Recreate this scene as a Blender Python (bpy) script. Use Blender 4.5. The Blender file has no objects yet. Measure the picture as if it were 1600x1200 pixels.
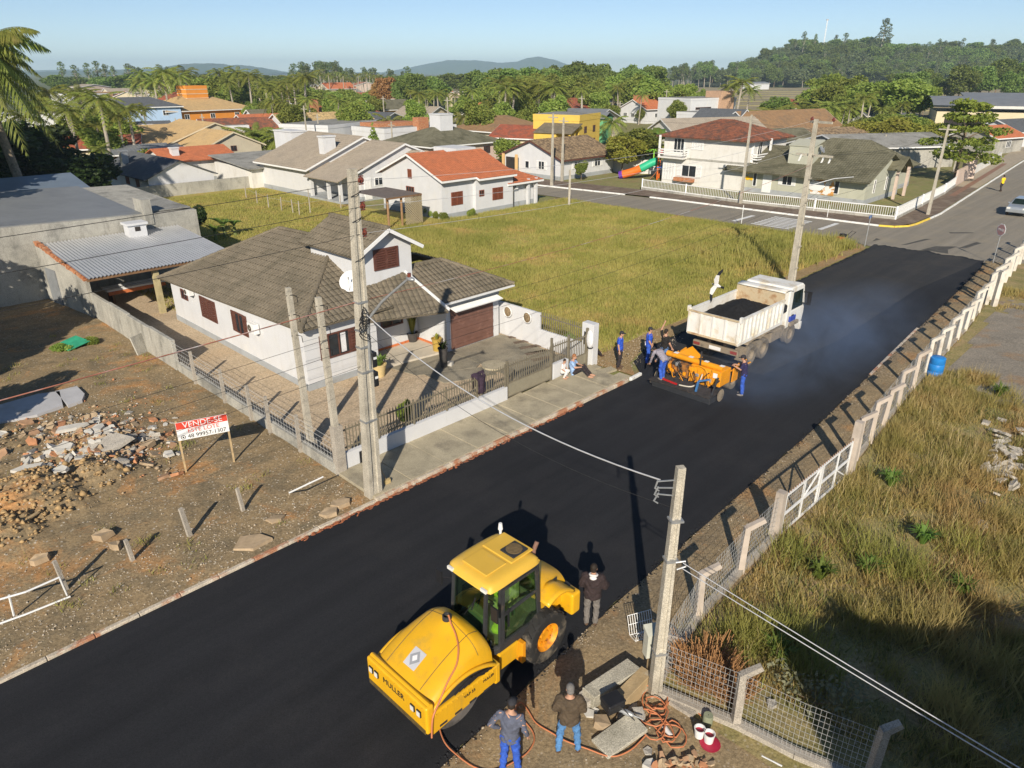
import bpy, bmesh, math, random
import numpy as np
from mathutils import Vector, Matrix, noise
PI = math.pi
rad = math.radians
SC = bpy.context.scene
COL = SC.collection
RND = random.Random(11)

# ------------------------------------------------------------------ camera, sky, sun, exposure
CAM_H, FOC, PITCH = 12.0, 1109.0, rad(23.75)
cam_d = bpy.data.cameras.new('camera'); cam_d.sensor_width = 36.0; cam_d.lens = FOC / 1600 * 36
cam_d.clip_start = 0.1; cam_d.clip_end = 30000
cam = bpy.data.objects.new('camera', cam_d); COL.objects.link(cam)
cam.location = (0, 0, CAM_H); cam.rotation_euler = (PI / 2 - PITCH, 0, 0)
SC.camera = cam

SUN_EL, SUN_AZ = rad(28.5), rad(84.5)          # azimuth the light travels towards
world = bpy.data.worlds.new('World'); SC.world = world; world.use_nodes = True
_nt = world.node_tree; _bg = _nt.nodes['Background']
_sky = _nt.nodes.new('ShaderNodeTexSky'); _sky.sky_type = 'NISHITA'; _sky.sun_disc = False
_sky.sun_elevation = SUN_EL; _sky.sun_rotation = rad(185); _sky.air_density = 0.65; _sky.dust_density = 0.0; _sky.ozone_density = 2.2
_nt.links.new(_sky.outputs[0], _bg.inputs[0]); _bg.inputs[1].default_value = 0.085
sun_d = bpy.data.lights.new('sun', 'SUN'); sun_d.energy = 5.0; sun_d.angle = rad(0.53); sun_d.color = (1.0, 0.905, 0.77)
sun = bpy.data.objects.new('sun', sun_d); COL.objects.link(sun)
_dir = Vector((math.cos(SUN_AZ) * math.cos(SUN_EL), math.sin(SUN_AZ) * math.cos(SUN_EL), -math.sin(SUN_EL)))
sun.rotation_euler = _dir.to_track_quat('-Z', 'Y').to_euler()
SC.view_settings.view_transform = 'Standard'; SC.view_settings.look = 'None'
SC.view_settings.exposure = 0.3; SC.view_settings.gamma = 1.0; SC.view_settings.use_curve_mapping = False
SC.cycles.max_bounces = 6; SC.cycles.diffuse_bounces = 3; SC.cycles.transparent_max_bounces = 24
SC.cycles.volume_bounces = 1
SC.cycles.use_denoising = True

# ------------------------------------------------------------------ frames: street (s along the road, t away from it to the house side)
SA = rad(45.5)
SU = Vector((math.cos(SA), math.sin(SA), 0)); SN = Vector((-math.sin(SA), math.cos(SA), 0)); SO = Vector((-4.1, 18.7, 0))
def S(s, t, z=0.0):
    p = SO + SU * s + SN * t; p.z = z; return p
def W(px, py, z=0.0):
    """point at height z seen at a pixel of the 1600x1200 survey photo"""
    u = (px - 800) / FOC; v = (py - 600) / FOC
    d = Vector((u, math.cos(PITCH) - v * math.sin(PITCH), -math.sin(PITCH) - v * math.cos(PITCH)))
    return Vector((0, 0, CAM_H)) + d * ((z - CAM_H) / d.z)
def ST(p):
    q = p - SO; return q.dot(SU), q.dot(SN)
def DEP(px, Y, top=None):
    """ground point in column px at distance Y, and the height whose top shows at row `top`"""
    f = Y * math.cos(PITCH) + 8 * math.sin(PITCH); x = (px - 800) / FOC * f
    h = None
    if top is not None:
        v = (top - 600) / FOC
        h = CAM_H + Y * (-math.sin(PITCH) - v * math.cos(PITCH)) / (math.cos(PITCH) - v * math.sin(PITCH))
    return Vector((x, Y, 0)), h

# ------------------------------------------------------------------ mesh helper
def rotz(a): return Matrix.Rotation(a, 4, 'Z')
class MB:
    def __init__(s): s.v = []; s.f = []; s.m = []
    def add(s, vs, fs, mi=0):
        o = len(s.v); s.v.extend([tuple(p) for p in vs])
        for f in fs: s.f.append(tuple(o + i for i in f)); s.m.append(mi)
    def box(s, c, size, rot=None, mi=0, top=(1, 1)):
        x, y, z = size[0] / 2, size[1] / 2, size[2] / 2; tx, ty = top
        vs = [(-x, -y, -z), (x, -y, -z), (x, y, -z), (-x, y, -z), (-x * tx, -y * ty, z), (x * tx, -y * ty, z), (x * tx, y * ty, z), (-x * tx, y * ty, z)]
        if rot is not None:
            R = rotz(rot) if isinstance(rot, (int, float)) else rot
            vs = [R @ Vector(p) for p in vs]
        c = Vector(c); s.add([Vector(p) + c for p in vs], [(0, 3, 2, 1), (4, 5, 6, 7), (0, 1, 5, 4), (1, 2, 6, 5), (2, 3, 7, 6), (3, 0, 4, 7)], mi)
    def bb(s, x0, x1, y0, y1, z0, z1, mi=0): s.box(((x0 + x1) / 2, (y0 + y1) / 2, (z0 + z1) / 2), (x1 - x0, y1 - y0, z1 - z0), None, mi)
    def bar(s, p0, p1, w, h=None, mi=0, w1=None, h1=None, up=(0, 0, 1)):
        p0, p1 = Vector(p0), Vector(p1); h = h or w; w1 = w1 or w; h1 = h1 or h
        d = (p1 - p0).normalized(); up = Vector(up)
        if abs(d.dot(up)) > .98: up = Vector((0, 1, 0))
        a = d.cross(up).normalized(); b = a.cross(d)
        vs = [p0 - a * w / 2 - b * h / 2, p0 + a * w / 2 - b * h / 2, p0 + a * w / 2 + b * h / 2, p0 - a * w / 2 + b * h / 2,
              p1 - a * w1 / 2 - b * h1 / 2, p1 + a * w1 / 2 - b * h1 / 2, p1 + a * w1 / 2 + b * h1 / 2, p1 - a * w1 / 2 + b * h1 / 2]
        s.add(vs, [(0, 3, 2, 1), (4, 5, 6, 7), (0, 1, 5, 4), (1, 2, 6, 5), (2, 3, 7, 6), (3, 0, 4, 7)], mi)
    def tube(s, pts, r, n=6, mi=0, caps=True):
        pts = [Vector(p) for p in pts]; rs = r if isinstance(r, (list, tuple)) else [r] * len(pts)
        o = len(s.v); prev = None
        for i, p in enumerate(pts):
            d = (pts[min(i + 1, len(pts) - 1)] - pts[max(i - 1, 0)]).normalized()
            if prev is None:
                a = d.cross(Vector((0, 0, 1)))
                if a.length < .05: a = d.cross(Vector((0, 1, 0)))
            else: a = prev - d * prev.dot(d)
            a.normalize(); prev = a; b = d.cross(a)
            for k in range(n):
                t = 2 * PI * k / n; s.v.append(tuple(p + (a * math.cos(t) + b * math.sin(t)) * rs[i]))
        for i in range(len(pts) - 1):
            for k in range(n):
                k2 = (k + 1) % n
                s.f.append((o + i * n + k, o + i * n + k2, o + (i + 1) * n + k2, o + (i + 1) * n + k)); s.m.append(mi)
        if caps:
            s.f.append(tuple(o + k for k in reversed(range(n)))); s.m.append(mi)
            q = o + (len(pts) - 1) * n; s.f.append(tuple(q + k for k in range(n))); s.m.append(mi)
    def lathe(s, prof, n=16, mat=None, mi=0, close=False):
        o = len(s.v); mat = mat or Matrix()
        for r, z in prof:
            for k in range(n):
                t = 2 * PI * k / n; s.v.append(tuple(mat @ Vector((r * math.cos(t), r * math.sin(t), z))))
        for i in range(len(prof) - 1):
            for k in range(n):
                k2 = (k + 1) % n
                s.f.append((o + i * n + k, o + i * n + k2, o + (i + 1) * n + k2, o + (i + 1) * n + k)); s.m.append(mi)
        if close:
            s.f.append(tuple(o + k for k in reversed(range(n)))); s.m.append(mi)
            q = o + (len(prof) - 1) * n; s.f.append(tuple(q + k for k in range(n))); s.m.append(mi)
    def prism(s, poly, z0, z1, mat=None, mi=0):
        n = len(poly); mat = mat or Matrix()
        vs = [mat @ Vector((p[0], p[1], z0)) for p in poly] + [mat @ Vector((p[0], p[1], z1)) for p in poly]
        s.add(vs, [tuple(reversed(range(n))), tuple(range(n, 2 * n))] + [(i, (i + 1) % n, n + (i + 1) % n, n + i) for i in range(n)], mi)
    def slab(s, pts, th, mi=0):
        pts = [Vector(p) for p in pts]; n = len(pts); nr = Vector((0, 0, 0))
        for i in range(n): nr += (pts[i] - pts[0]).cross(pts[(i + 1) % n] - pts[0])
        nr.normalize()
        s.add(pts + [p - nr * th for p in pts], [tuple(range(n)), tuple(reversed(range(n, 2 * n)))] + [((i + 1) % n, i, n + i, n + (i + 1) % n) for i in range(n)], mi)
    def ell(s, c, r, n=10, m=7, rot=None, mi=0):
        c = Vector(c); r = (r, r, r) if isinstance(r, (int, float)) else r; o = len(s.v)
        R = rot or Matrix()
        for i in range(1, m):
            t = PI * i / m
            for k in range(n):
                q = 2 * PI * k / n; s.v.append(tuple(c + R @ Vector((r[0] * math.sin(t) * math.cos(q), r[1] * math.sin(t) * math.sin(q), r[2] * math.cos(t)))))
        s.v.append(tuple(c + R @ Vector((0, 0, r[2])))); s.v.append(tuple(c + R @ Vector((0, 0, -r[2])))); T = len(s.v) - 2
        for k in range(n):
            k2 = (k + 1) % n
            s.f.append((T, o + k, o + k2)); s.m.append(mi)
            s.f.append((T + 1, o + (m - 2) * n + k2, o + (m - 2) * n + k)); s.m.append(mi)
            for i in range(m - 2):
                s.f.append((o + i * n + k, o + (i + 1) * n + k, o + (i + 1) * n + k2, o + i * n + k2)); s.m.append(mi)
    def grid(s, fn, nu, nv, mi=0):
        o = len(s.v)
        for j in range(nv + 1):
            for i in range(nu + 1): s.v.append(tuple(fn(i / nu, j / nv)))
        for j in range(nv):
            for i in range(nu):
                a = o + j * (nu + 1) + i; s.f.append((a, a + 1, a + nu + 2, a + nu + 1)); s.m.append(mi)
    def mesh(s, name, mats, smooth=None):
        me = bpy.data.meshes.new(name); me.from_pydata(s.v, [], s.f)
        for m in (mats if isinstance(mats, (list, tuple)) else [mats]): me.materials.append(m)
        if any(s.m): me.polygons.foreach_set('material_index', s.m)
        if smooth:
            me.polygons.foreach_set('use_smooth', [True] * len(s.f)); me.set_sharp_from_angle(angle=rad(smooth))
        me.update(); return me
    def build(s, name, mats, parent=None, loc=(0, 0, 0), rz=0, smooth=None, bevel=0, seg=2):
        o = bpy.data.objects.new(name, s.mesh(name, mats, smooth)); COL.objects.link(o)
        o.parent = parent; o.location = loc; o.rotation_euler = (0, 0, rz)
        if bevel:
            b = o.modifiers.new('bevel', 'BEVEL'); b.width = bevel; b.segments = seg; b.limit_method = 'ANGLE'; b.angle_limit = rad(35)
        return o
def link(name, me, parent=None, loc=(0, 0, 0), rz=0):
    o = bpy.data.objects.new(name, me); COL.objects.link(o); o.parent = parent; o.location = loc; o.rotation_euler = (0, 0, rz); return o
def tag(o, label, cat, group=None):
    o['label'] = label; o['category'] = cat
    if group: o['group'] = group
    return o
def thing(name, label, cat, loc=(0, 0, 0), rz=0, group=None):
    o = bpy.data.objects.new(name, None); COL.objects.link(o); o.location = loc; o.rotation_euler = (0, 0, rz); o.empty_display_size = .2
    return tag(o, label, cat, group)
def kind(o, k): o['kind'] = k; return o
def dup(root, loc, rz=0, label=None, scale=None):
    def cp(o, par):
        c = o.copy(); COL.objects.link(c)
        if par is not None: c.parent = par
        for ch in o.children: cp(ch, c)
        return c
    r = cp(root, None); r.location = loc; r.rotation_euler = (0, 0, rz)
    if label: r['label'] = label
    if scale: r.scale = scale if isinstance(scale, (tuple, list)) else (scale,) * 3
    return r
def np_mesh(name, verts, faces, mat):
    """verts (n,3), faces (m,k) -> mesh, fast"""
    me = bpy.data.meshes.new(name); n, k = len(faces), faces.shape[1]
    me.vertices.add(len(verts)); me.vertices.foreach_set('co', np.asarray(verts, np.float32).ravel())
    me.loops.add(n * k); me.loops.foreach_set('vertex_index', faces.astype(np.int32).ravel())
    me.polygons.add(n); me.polygons.foreach_set('loop_start', np.arange(0, n * k, k, dtype=np.int32))
    me.materials.append(mat); me.update(calc_edges=True); return me

# ------------------------------------------------------------------ materials
def _n(nt, t, **k):
    n = nt.nodes.new(t)
    for a, b in k.items(): setattr(n, a, b)
    return n
def mixcol(nt, fac, a, b, blend='MIX'):
    m = _n(nt, 'ShaderNodeMix', data_type='RGBA', blend_type=blend)
    for i, x in ((0, fac), (6, a), (7, b)):
        if hasattr(x, 'is_linked'): nt.links.new(x, m.inputs[i])
        else: m.inputs[i].default_value = x if i == 0 else (*x, 1)[:4]
    return m.outputs[2]
def ramp(nt, src, a, b, v0=0., v1=1.):
    r = _n(nt, 'ShaderNodeMapRange'); nt.links.new(src, r.inputs[0])
    for i, x in enumerate((a, b, v0, v1)): r.inputs[i + 1].default_value = x
    return r.outputs[0]
def nz(nt, vec, scale, detail=4, rough=.6, dist=0.):
    t = _n(nt, 'ShaderNodeTexNoise'); t.inputs['Scale'].default_value = scale; t.inputs['Detail'].default_value = detail
    t.inputs['Roughness'].default_value = rough; t.inputs['Distortion'].default_value = dist
    nt.links.new(vec, t.inputs['Vector']); return t.outputs[0]
MATS = {}
def mat(name, col, rough=.75, var=.18, scale=3.0, col2=None, c2=(.5, .62), s2=.8, bump=.0, bscale=40, metal=0, spec=.3, stain=None, stain_amt=.5, rnd=0, fine=0, coat=0, local=False):
    """colour with two scales of noise, an optional second colour in patches, optional streaky dirt, optional fine relief"""
    m = bpy.data.materials.new(name); m.use_nodes = True; nt = m.node_tree; bs = nt.nodes['Principled BSDF']
    if local: pos = _n(nt, 'ShaderNodeTexCoord').outputs['Object']
    else: pos = _n(nt, 'ShaderNodeNewGeometry').outputs['Position']
    lo = tuple(c * (1 - var) for c in col); hi = tuple(min(1, c * (1 + var)) for c in col)
    c = mixcol(nt, ramp(nt, nz(nt, pos, scale), .3, .7), lo, hi)
    if col2: c = mixcol(nt, ramp(nt, nz(nt, pos, s2, 5, .65), *c2), c, col2)
    if fine:
        f = nz(nt, pos, 60 if fine is True else fine, 2, .7); c = mixcol(nt, 1.0, c, mixcol(nt, ramp(nt, f, .3, .7), (.6, .6, .6), (1.4, 1.4, 1.4)), 'MULTIPLY')
    if stain:
        mp = _n(nt, 'ShaderNodeMapping'); mp.inputs['Scale'].default_value = (1, 1, .18); nt.links.new(pos, mp.inputs[0])
        st = ramp(nt, nz(nt, mp.outputs[0], 2.2, 6, .7), .52, .75, 0, stain_amt); c = mixcol(nt, st, c, stain)
    if rnd:
        oi = _n(nt, 'ShaderNodeObjectInfo'); h = _n(nt, 'ShaderNodeHueSaturation'); nt.links.new(c, h.inputs['Color'])
        nt.links.new(ramp(nt, oi.outputs['Random'], 0, 1, 1 - rnd, 1 + rnd), h.inputs['Value'])
        nt.links.new(ramp(nt, oi.outputs['Random'], 0, 1, .5 - rnd * .06, .5 + rnd * .06), h.inputs['Hue']); c = h.outputs[0]
    nt.links.new(c, bs.inputs['Base Color'])
    bs.inputs['Roughness'].default_value = rough; bs.inputs['Metallic'].default_value = metal; bs.inputs['Specular IOR Level'].default_value = spec
    if coat: bs.inputs['Coat Weight'].default_value = coat; bs.inputs['Coat Roughness'].default_value = .15
    if bump:
        b = _n(nt, 'ShaderNodeBump'); b.inputs['Strength'].default_value = bump; b.inputs['Distance'].default_value = .03
        nt.links.new(nz(nt, pos, bscale, 5, .7), b.inputs['Height']); nt.links.new(b.outputs[0], bs.inputs['Normal'])
    MATS[name] = m; return m
def leafmat(name, a, b, scale=.8, rnd=.25, transl=.3, col3=None, c3=(.55, .7), s3=.25, rough=.55):
    m = bpy.data.materials.new(name); m.use_nodes = True; nt = m.node_tree; bs = nt.nodes['Principled BSDF']
    pos = _n(nt, 'ShaderNodeNewGeometry').outputs['Position']
    c = mixcol(nt, ramp(nt, nz(nt, pos, scale, 6, .75), .32, .68), a, b)
    if col3: c = mixcol(nt, ramp(nt, nz(nt, pos, s3, 5, .7), *c3), c, col3)
    if rnd:
        oi = _n(nt, 'ShaderNodeObjectInfo'); h = _n(nt, 'ShaderNodeHueSaturation'); nt.links.new(c, h.inputs['Color'])
        nt.links.new(ramp(nt, oi.outputs['Random'], 0, 1, 1 - rnd, 1 + rnd), h.inputs['Value'])
        nt.links.new(ramp(nt, oi.outputs['Random'], 0, 1, .48, .52), h.inputs['Hue']); c = h.outputs[0]
    nt.links.new(c, bs.inputs['Base Color']); bs.inputs['Roughness'].default_value = rough; bs.inputs['Specular IOR Level'].default_value = .25
    tr = _n(nt, 'ShaderNodeBsdfTranslucent'); nt.links.new(c, tr.inputs[0]); mx = _n(nt, 'ShaderNodeMixShader'); mx.inputs[0].default_value = transl
    nt.links.new(bs.outputs[0], mx.inputs[1]); nt.links.new(tr.outputs[0], mx.inputs[2]); nt.links.new(mx.outputs[0], nt.nodes['Material Output'].inputs['Surface'])
    return m
# ================================================================== SETTING
def sheet(name, pts, z, m, label=None):
    b = MB(); b.add([(p[0], p[1], z) for p in pts], [tuple(range(len(pts)))])
    o = b.build(name, m); o['kind'] = 'structure'; return o
def ground_mat(name, base, patch, orange, speck, speck_amt=.5, vscale=9, streak=None, bump=.5):
    m = bpy.data.materials.new(name); m.use_nodes = True; nt = m.node_tree; bs = nt.nodes['Principled BSDF']
    pos = _n(nt, 'ShaderNodeNewGeometry').outputs['Position']
    c = mixcol(nt, ramp(nt, nz(nt, pos, .9, 8, .7), .35, .65), base, patch)
    c = mixcol(nt, ramp(nt, nz(nt, pos, .42, 6, .7, .6), .53, .64), c, orange)
    c = mixcol(nt, 1., c, mixcol(nt, ramp(nt, nz(nt, pos, 14, 5, .75), .3, .7), (.55, .55, .55), (1.45, 1.45, 1.45)), 'MULTIPLY')
    vo = _n(nt, 'ShaderNodeTexVoronoi'); vo.inputs['Scale'].default_value = vscale; nt.links.new(pos, vo.inputs['Vector'])
    vr = nt.nodes.new('ShaderNodeSeparateColor'); nt.links.new(vo.outputs['Color'], vr.inputs[0])
    near = ramp(nt, vo.outputs['Distance'], .30, .22); sel = ramp(nt, vr.outputs[0], .72, .76)
    mu = _n(nt, 'ShaderNodeMath', operation='MULTIPLY'); nt.links.new(near, mu.inputs[0]); nt.links.new(sel, mu.inputs[1])
    m2 = _n(nt, 'ShaderNodeMath', operation='MULTIPLY'); nt.links.new(mu.outputs[0], m2.inputs[0]); m2.inputs[1].default_value = speck_amt
    c = mixcol(nt, m2.outputs[0], c, speck)
    nt.links.new(c, bs.inputs['Base Color']); bs.inputs['Roughness'].default_value = .95; bs.inputs['Specular IOR Level'].default_value = .1
    b = _n(nt, 'ShaderNodeBump'); b.inputs['Strength'].default_value = bump; b.inputs['Distance'].default_value = .06
    nt.links.new(nz(nt, pos, 7, 8, .75), b.inputs['Height']); nt.links.new(b.outputs[0], bs.inputs['Normal']); return m

DIRT = ground_mat('bare_earth', (.345, .25, .138), (.20, .16, .10), (.43, .235, .10), (.56, .50, .41), .7)
VERGE = ground_mat('verge_earth', (.355, .265, .15), (.225, .175, .11), (.38, .23, .11), (.5, .43, .34), .5, 12)
FIELD = ground_mat('field_ground', (.42, .33, .105), (.30, .29, .075), (.46, .30, .12), (.5, .4, .2), .2)
LOTG = ground_mat('lot_ground', (.34, .27, .13), (.20, .19, .07), (.38, .27, .15), (.46, .40, .32), .4)
YARD = ground_mat('gravel_yard', (.52, .41, .28), (.43, .335, .225), (.49, .37, .24), (.62, .53, .42), .9, 16, bump=.35)
TOWN = ground_mat('town_ground', (.20, .22, .075), (.28, .24, .12), (.24, .18, .10), (.3, .3, .25), .2)
FAR = ground_mat('far_plain', (.09, .12, .05), (.15, .155, .075), (.20, .17, .10), (.2, .2, .16), .0, bump=0)

def streak_mat(name, a, b, dust, dust_amt, bumpy=.35):
    m = bpy.data.materials.new(name); m.use_nodes = True; nt = m.node_tree; bs = nt.nodes['Principled BSDF']
    pos = _n(nt, 'ShaderNodeNewGeometry').outputs['Position']
    mp = _n(nt, 'ShaderNodeMapping', vector_type='TEXTURE'); mp.inputs['Rotation'].default_value = (0, 0, SA); mp.inputs['Scale'].default_value = (9, .8, 1); nt.links.new(pos, mp.inputs[0])
    c = mixcol(nt, ramp(nt, nz(nt, mp.outputs[0], .9, 6, .6), .3, .7), a, b)
    m3 = _n(nt, 'ShaderNodeMapping', vector_type='TEXTURE'); m3.inputs['Rotation'].default_value = (0, 0, SA); m3.inputs['Scale'].default_value = (80, .55, 1); nt.links.new(pos, m3.inputs[0])
    c = mixcol(nt, 1., c, mixcol(nt, ramp(nt, nz(nt, m3.outputs[0], 1., 3, .6), .35, .65), (.93, .93, .93), (1.07, 1.07, 1.07)), 'MULTIPLY')
    c = mixcol(nt, ramp(nt, nz(nt, pos, .35, 6, .7), .5, .75, 0, dust_amt), c, dust)
    c = mixcol(nt, 1., c, mixcol(nt, ramp(nt, nz(nt, pos, 45, 3, .8), .25, .75), (.5, .5, .5), (1.5, 1.5, 1.5)), 'MULTIPLY')
    nt.links.new(c, bs.inputs['Base Color']); bs.inputs['Roughness'].default_value = .82; bs.inputs['Specular IOR Level'].default_value = .22
    bm = _n(nt, 'ShaderNodeBump'); bm.inputs['Strength'].default_value = bumpy; bm.inputs['Distance'].default_value = .012
    nt.links.new(nz(nt, pos, 38, 4, .8), bm.inputs['Height']); nt.links.new(bm.outputs[0], bs.inputs['Normal']); return m
ASPHALT = streak_mat('fresh_asphalt', (.016, .0165, .0185), (.025, .0257, .0285), (.036, .035, .036), .6)
PRIMED = streak_mat('primed_base', (.030, .030, .031), (.046, .044, .041), (.07, .062, .05), .7)
OLDROAD = streak_mat('old_asphalt', (.225, .203, .163), (.285, .252, .198), (.33, .28, .195), .7, .2)
PAINT = mat('road_paint', (.72, .72, .69), .7, .12, 5, (.45, .43, .38), (.55, .7), 3)
PAINT_Y = mat('yellow_paint', (.72, .52, .07), .7, .15, 5, (.5, .4, .2), (.58, .7), 3)
CONC = mat('pavement_concrete', (.40, .35, .245), .9, .16, 1.3, (.25, .22, .16), (.52, .68), .9, .35, 30, fine=70)
KERBM = mat('kerb_concrete', (.52, .45, .35), .9, .2, 4, (.42, .2, .11), (.5, .6), 1.3, .4, 25, fine=50)
CLAY = mat('red_clay', (.34, .115, .05), .95, .3, 6, (.22, .10, .06), (.45, .6), 3, .6, 20)

# terrain to the horizon
b = MB(); N = 96
rings = [0, 60, 140, 300, 700, 1500, 4000, 9000, 20000]
b.v.append((0, 0, -.08))
for r in rings[1:]:
    for k in range(N): b.v.append((r * math.cos(2 * PI * k / N), r * math.sin(2 * PI * k / N), -.08))
for k in range(N): b.f.append((0, 1 + k, 1 + (k + 1) % N)); b.m.append(0)
for i in range(len(rings) - 2):
    for k in range(N):
        a = 1 + i * N + k; a2 = 1 + i * N + (k + 1) % N; b.f.append((a, a + N, a2 + N, a2)); b.m.append(0)
o = b.build('ground', FAR); o['kind'] = 'structure'
b = MB()
sheet('town_ground', [S(-70, -4), S(-70, 170), S(330, 170), S(330, -60), S(60, -60), S(-20, -60), S(-70, -60)], -.05, TOWN)
# ploughed field beyond the town
FIELDT = mat('stubble', (.30, .245, .14), .95, .2, .05, (.21, .19, .10), (.5, .62), .02)
sheet('crop_field', [DEP(940, 300)[0], DEP(1500, 215)[0], DEP(1640, 300)[0], DEP(1600, 640)[0], DEP(1040, 660)[0], DEP(930, 640)[0]], -.03, FIELDT)
b = MB()
for k in range(7):
    yy = 250 + k * 42
    p0, p1 = DEP(1040, yy)[0], DEP(1480, yy * 1.02)[0]; b.bar(p0 + Vector((0, 0, .05)), p1 + Vector((0, 0, .05)), 1.6, .35)
o = b.build('field_bank', mat('bank_grass', (.24, .215, .10), .95, .2, .1)); o['kind'] = 'structure'

# old cross street and the street going on behind it
sheet('road', [S(46.3, 70), S(46.9, 33), S(46.9, 4.0), S(46.2, 1.9), S(46.0, -5.2), S(47.5, -7.5), S(47.5, -45), S(58.5, -45), S(58.2, -8.6), S(59.6, -6.6), S(64, -5.6), S(113, -3), S(260, 6), S(260, 16), S(113, 6.0),
               S(64.2, 2.15), S(56.6, 2.3), S(54.7, 3.6), S(54.2, 11), S(53.6, 24), S(51.5, 40.7), S(49.6, 54.3), S(47.6, 70)], 0, OLDROAD)
# the fresh carpet: rolled part this side of the paver, primed base beyond it
jag = [(47.1 + .7 * noise.noise(Vector((t * .9, 3, 1))) + .35 * noise.noise(Vector((t * 3.7, 5, 1))), t) for t in np.linspace(1.9, -5.4, 42)]
def edge_t(s): return np.interp(s, [-12, -4.7, .35, 6, 13.5, 24.3, 38, 44.5, 48], [-8.9, -8.55, -8.2, -8.0, -7.72, -7.05, -6.25, -5.8, -5.4])
def rag(s, k=.07): return k * noise.noise(Vector((s * 1.3, 0, 4))) + k * .6 * noise.noise(Vector((s * 4.1, 0, 9)))
sheet('fresh_road', [S(-70, -.32), S(-70, -9.3)] + [S(s, float(edge_t(s)) + rag(s)) for s in np.arange(-12, 44.6, .3)] + [S(*p) for p in reversed(jag)]
      + [S(s, float(np.interp(s, [14.6, 16.2, 30, 45.3], [.9, 1.45, 1.5, 1.75])) + rag(s, .12)) for s in np.arange(45.3, 14.5, -.3)] + [S(14.6, .9), S(13.7, -.1), S(13.2, -.32)], .03, ASPHALT)
sheet('primed_road', [S(16.9, -1.2), S(17.2, -4.0), S(24, -4.6), S(36, -4.4), S(44.8, -5.2)] + [S(p[0] - .35, p[1] * .96) for p in reversed(jag)] + [S(45.2, 1.6), S(30, 1.35), S(17.5, 1.3)], .034, PRIMED)
# oil and tack smears past the joint
SMEAR = mat('tack_smear', (.085, .08, .07), .9, .3, 2)
for (pts) in ([(47.6, -1.2), (49.6, -1.6), (50.6, -2.8), (49.0, -2.6), (47.6, -3.0)], [(48.2, .4), (51.8, -.2), (52.2, -.6), (48.6, .1)], [(50.2, -3.0), (53.4, -3.4), (53.2, -3.8), (50.4, -3.4)], [(48.0, 2.4), (49.4, 2.6), (49.2, 2.2)], [(55.5, -1.0), (57.0, -2.4), (57.2, -2.2), (55.9, -.8)]):
    sheet('tar_smear', [S(*p) for p in pts], .006, SMEAR)
# crossing and lane marks
for i in range(8):
    t0 = 9.0; s0 = 47.9 + i * .62
    k = kind(sheet('crossing_stripe', [S(s0, t0 + .05), S(s0 + .34, t0 + .05), S(s0 + .34, t0 + 3.5), S(s0, t0 + 3.5)], .005, PAINT), 'structure')
for a in ([(47.9, 14.3), (51.6, 14.3), (51.6, 13.9), (47.9, 13.9)], [(49.6, 7.4), (53.3, 7.4), (53.3, 7.0), (49.6, 7.0)]):
    sheet('stop_line', [S(*p) for p in a], .005, PAINT)

# kerbs of the cross street (painted), each a run of stones
def kerb_run(name, pts, m, w=.16, h=.13, n=1.0, gap=.012, base=-.02, parent=None):
    pts = [Vector(p) for p in pts]
    root = parent
    if root is None:
        root = bpy.data.objects.new(name, None); COL.objects.link(root); root['kind'] = 'structure'
    for a, c in zip(pts, pts[1:]):
        L = (c - a).length; k = max(1, round(L / n)); d = (c - a) / k; ang = math.atan2(d.y, d.x)
        key = (name, round(d.length, 3))
        for i in range(k):
            q = MB(); q.box((0, 0, (h + base) / 2), (d.length - gap, w, h - base), None, 0, (1, .8))
            o = q.build('kerb_stone', m, root, a + d * (i + .5), ang + RND.uniform(-.01, .01), bevel=.015, seg=1)
    return root
kerb_run('painted_kerb', [S(44.5, 105), S(49.6, 54.3), S(51.5, 40.7), S(53.0, 29.5)], PAINT, n=3)
kerb_run('painted_kerb', [S(53.35, 26.6), S(53.6, 24), S(54.2, 11), S(54.5, 4.2)], PAINT, n=2)
kerb_run('yellow_kerb', [S(54.5, 4.2), S(54.9, 3.1), S(56.0, 2.35), S(57.5, 2.15), S(61, 2.12)], PAINT_Y, n=1)
kerb_run('painted_kerb', [S(61, 2.12), S(64.2, 2.15), S(113, 6.0), S(170, 10)], PAINT, n=3)
kerb_run('yellow_kerb', [S(58.3, -16), S(58.2, -9.5), S(58.8, -7.4), S(60.2, -6.4)], PAINT_Y, n=1)
kerb_run('painted_kerb', [S(60.2, -6.4), S(64, -5.6), S(113, -3), S(170, 1)], PAINT, n=3)
# pavements beyond the cross street
PAVER = mat('dark_pavers', (.17, .125, .09), .9, .25, 2, (.24, .19, .14), (.5, .65), .7, fine=40)
PAVEL = mat('pale_pavers', (.38, .32, .235), .9, .15, 2, fine=40)
PAVER_R = mat('red_paver_strip', (.26, .15, .10), .9, .2, 3)
sheet('pavement', [S(49.8, 54.3), S(51.7, 40.7), S(53.8, 24), S(54.4, 11), S(54.7, 4.2), S(55.4, 2.9), S(57.5, 2.35), S(64.2, 2.3), S(84, 3.9), S(84, 6.0), S(58.2, 4.0), S(56.5, 18.4), S(56.9, 30.3), S(54, 54.3)], .1, PAVER)
sheet('pavement', [S(84, 3.9), S(113, 6.2), S(170, 10.2), S(170, 14), S(108, 8.6), S(84, 6.0)], .1, PAVEL)
sheet('paver_strip', [S(76, 4.05), S(113, 7.2), S(113, 7.8), S(76, 4.65)], .104, PAVER_R)
sheet('pavement', [S(58.5, -16), S(58.5, -9.5), S(59, -7.6), S(60.3, -6.6), S(64, -5.8), S(113, -3.2), S(113, -7), S(64, -9), S(62, -16)], .1, PAVEL)

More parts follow.
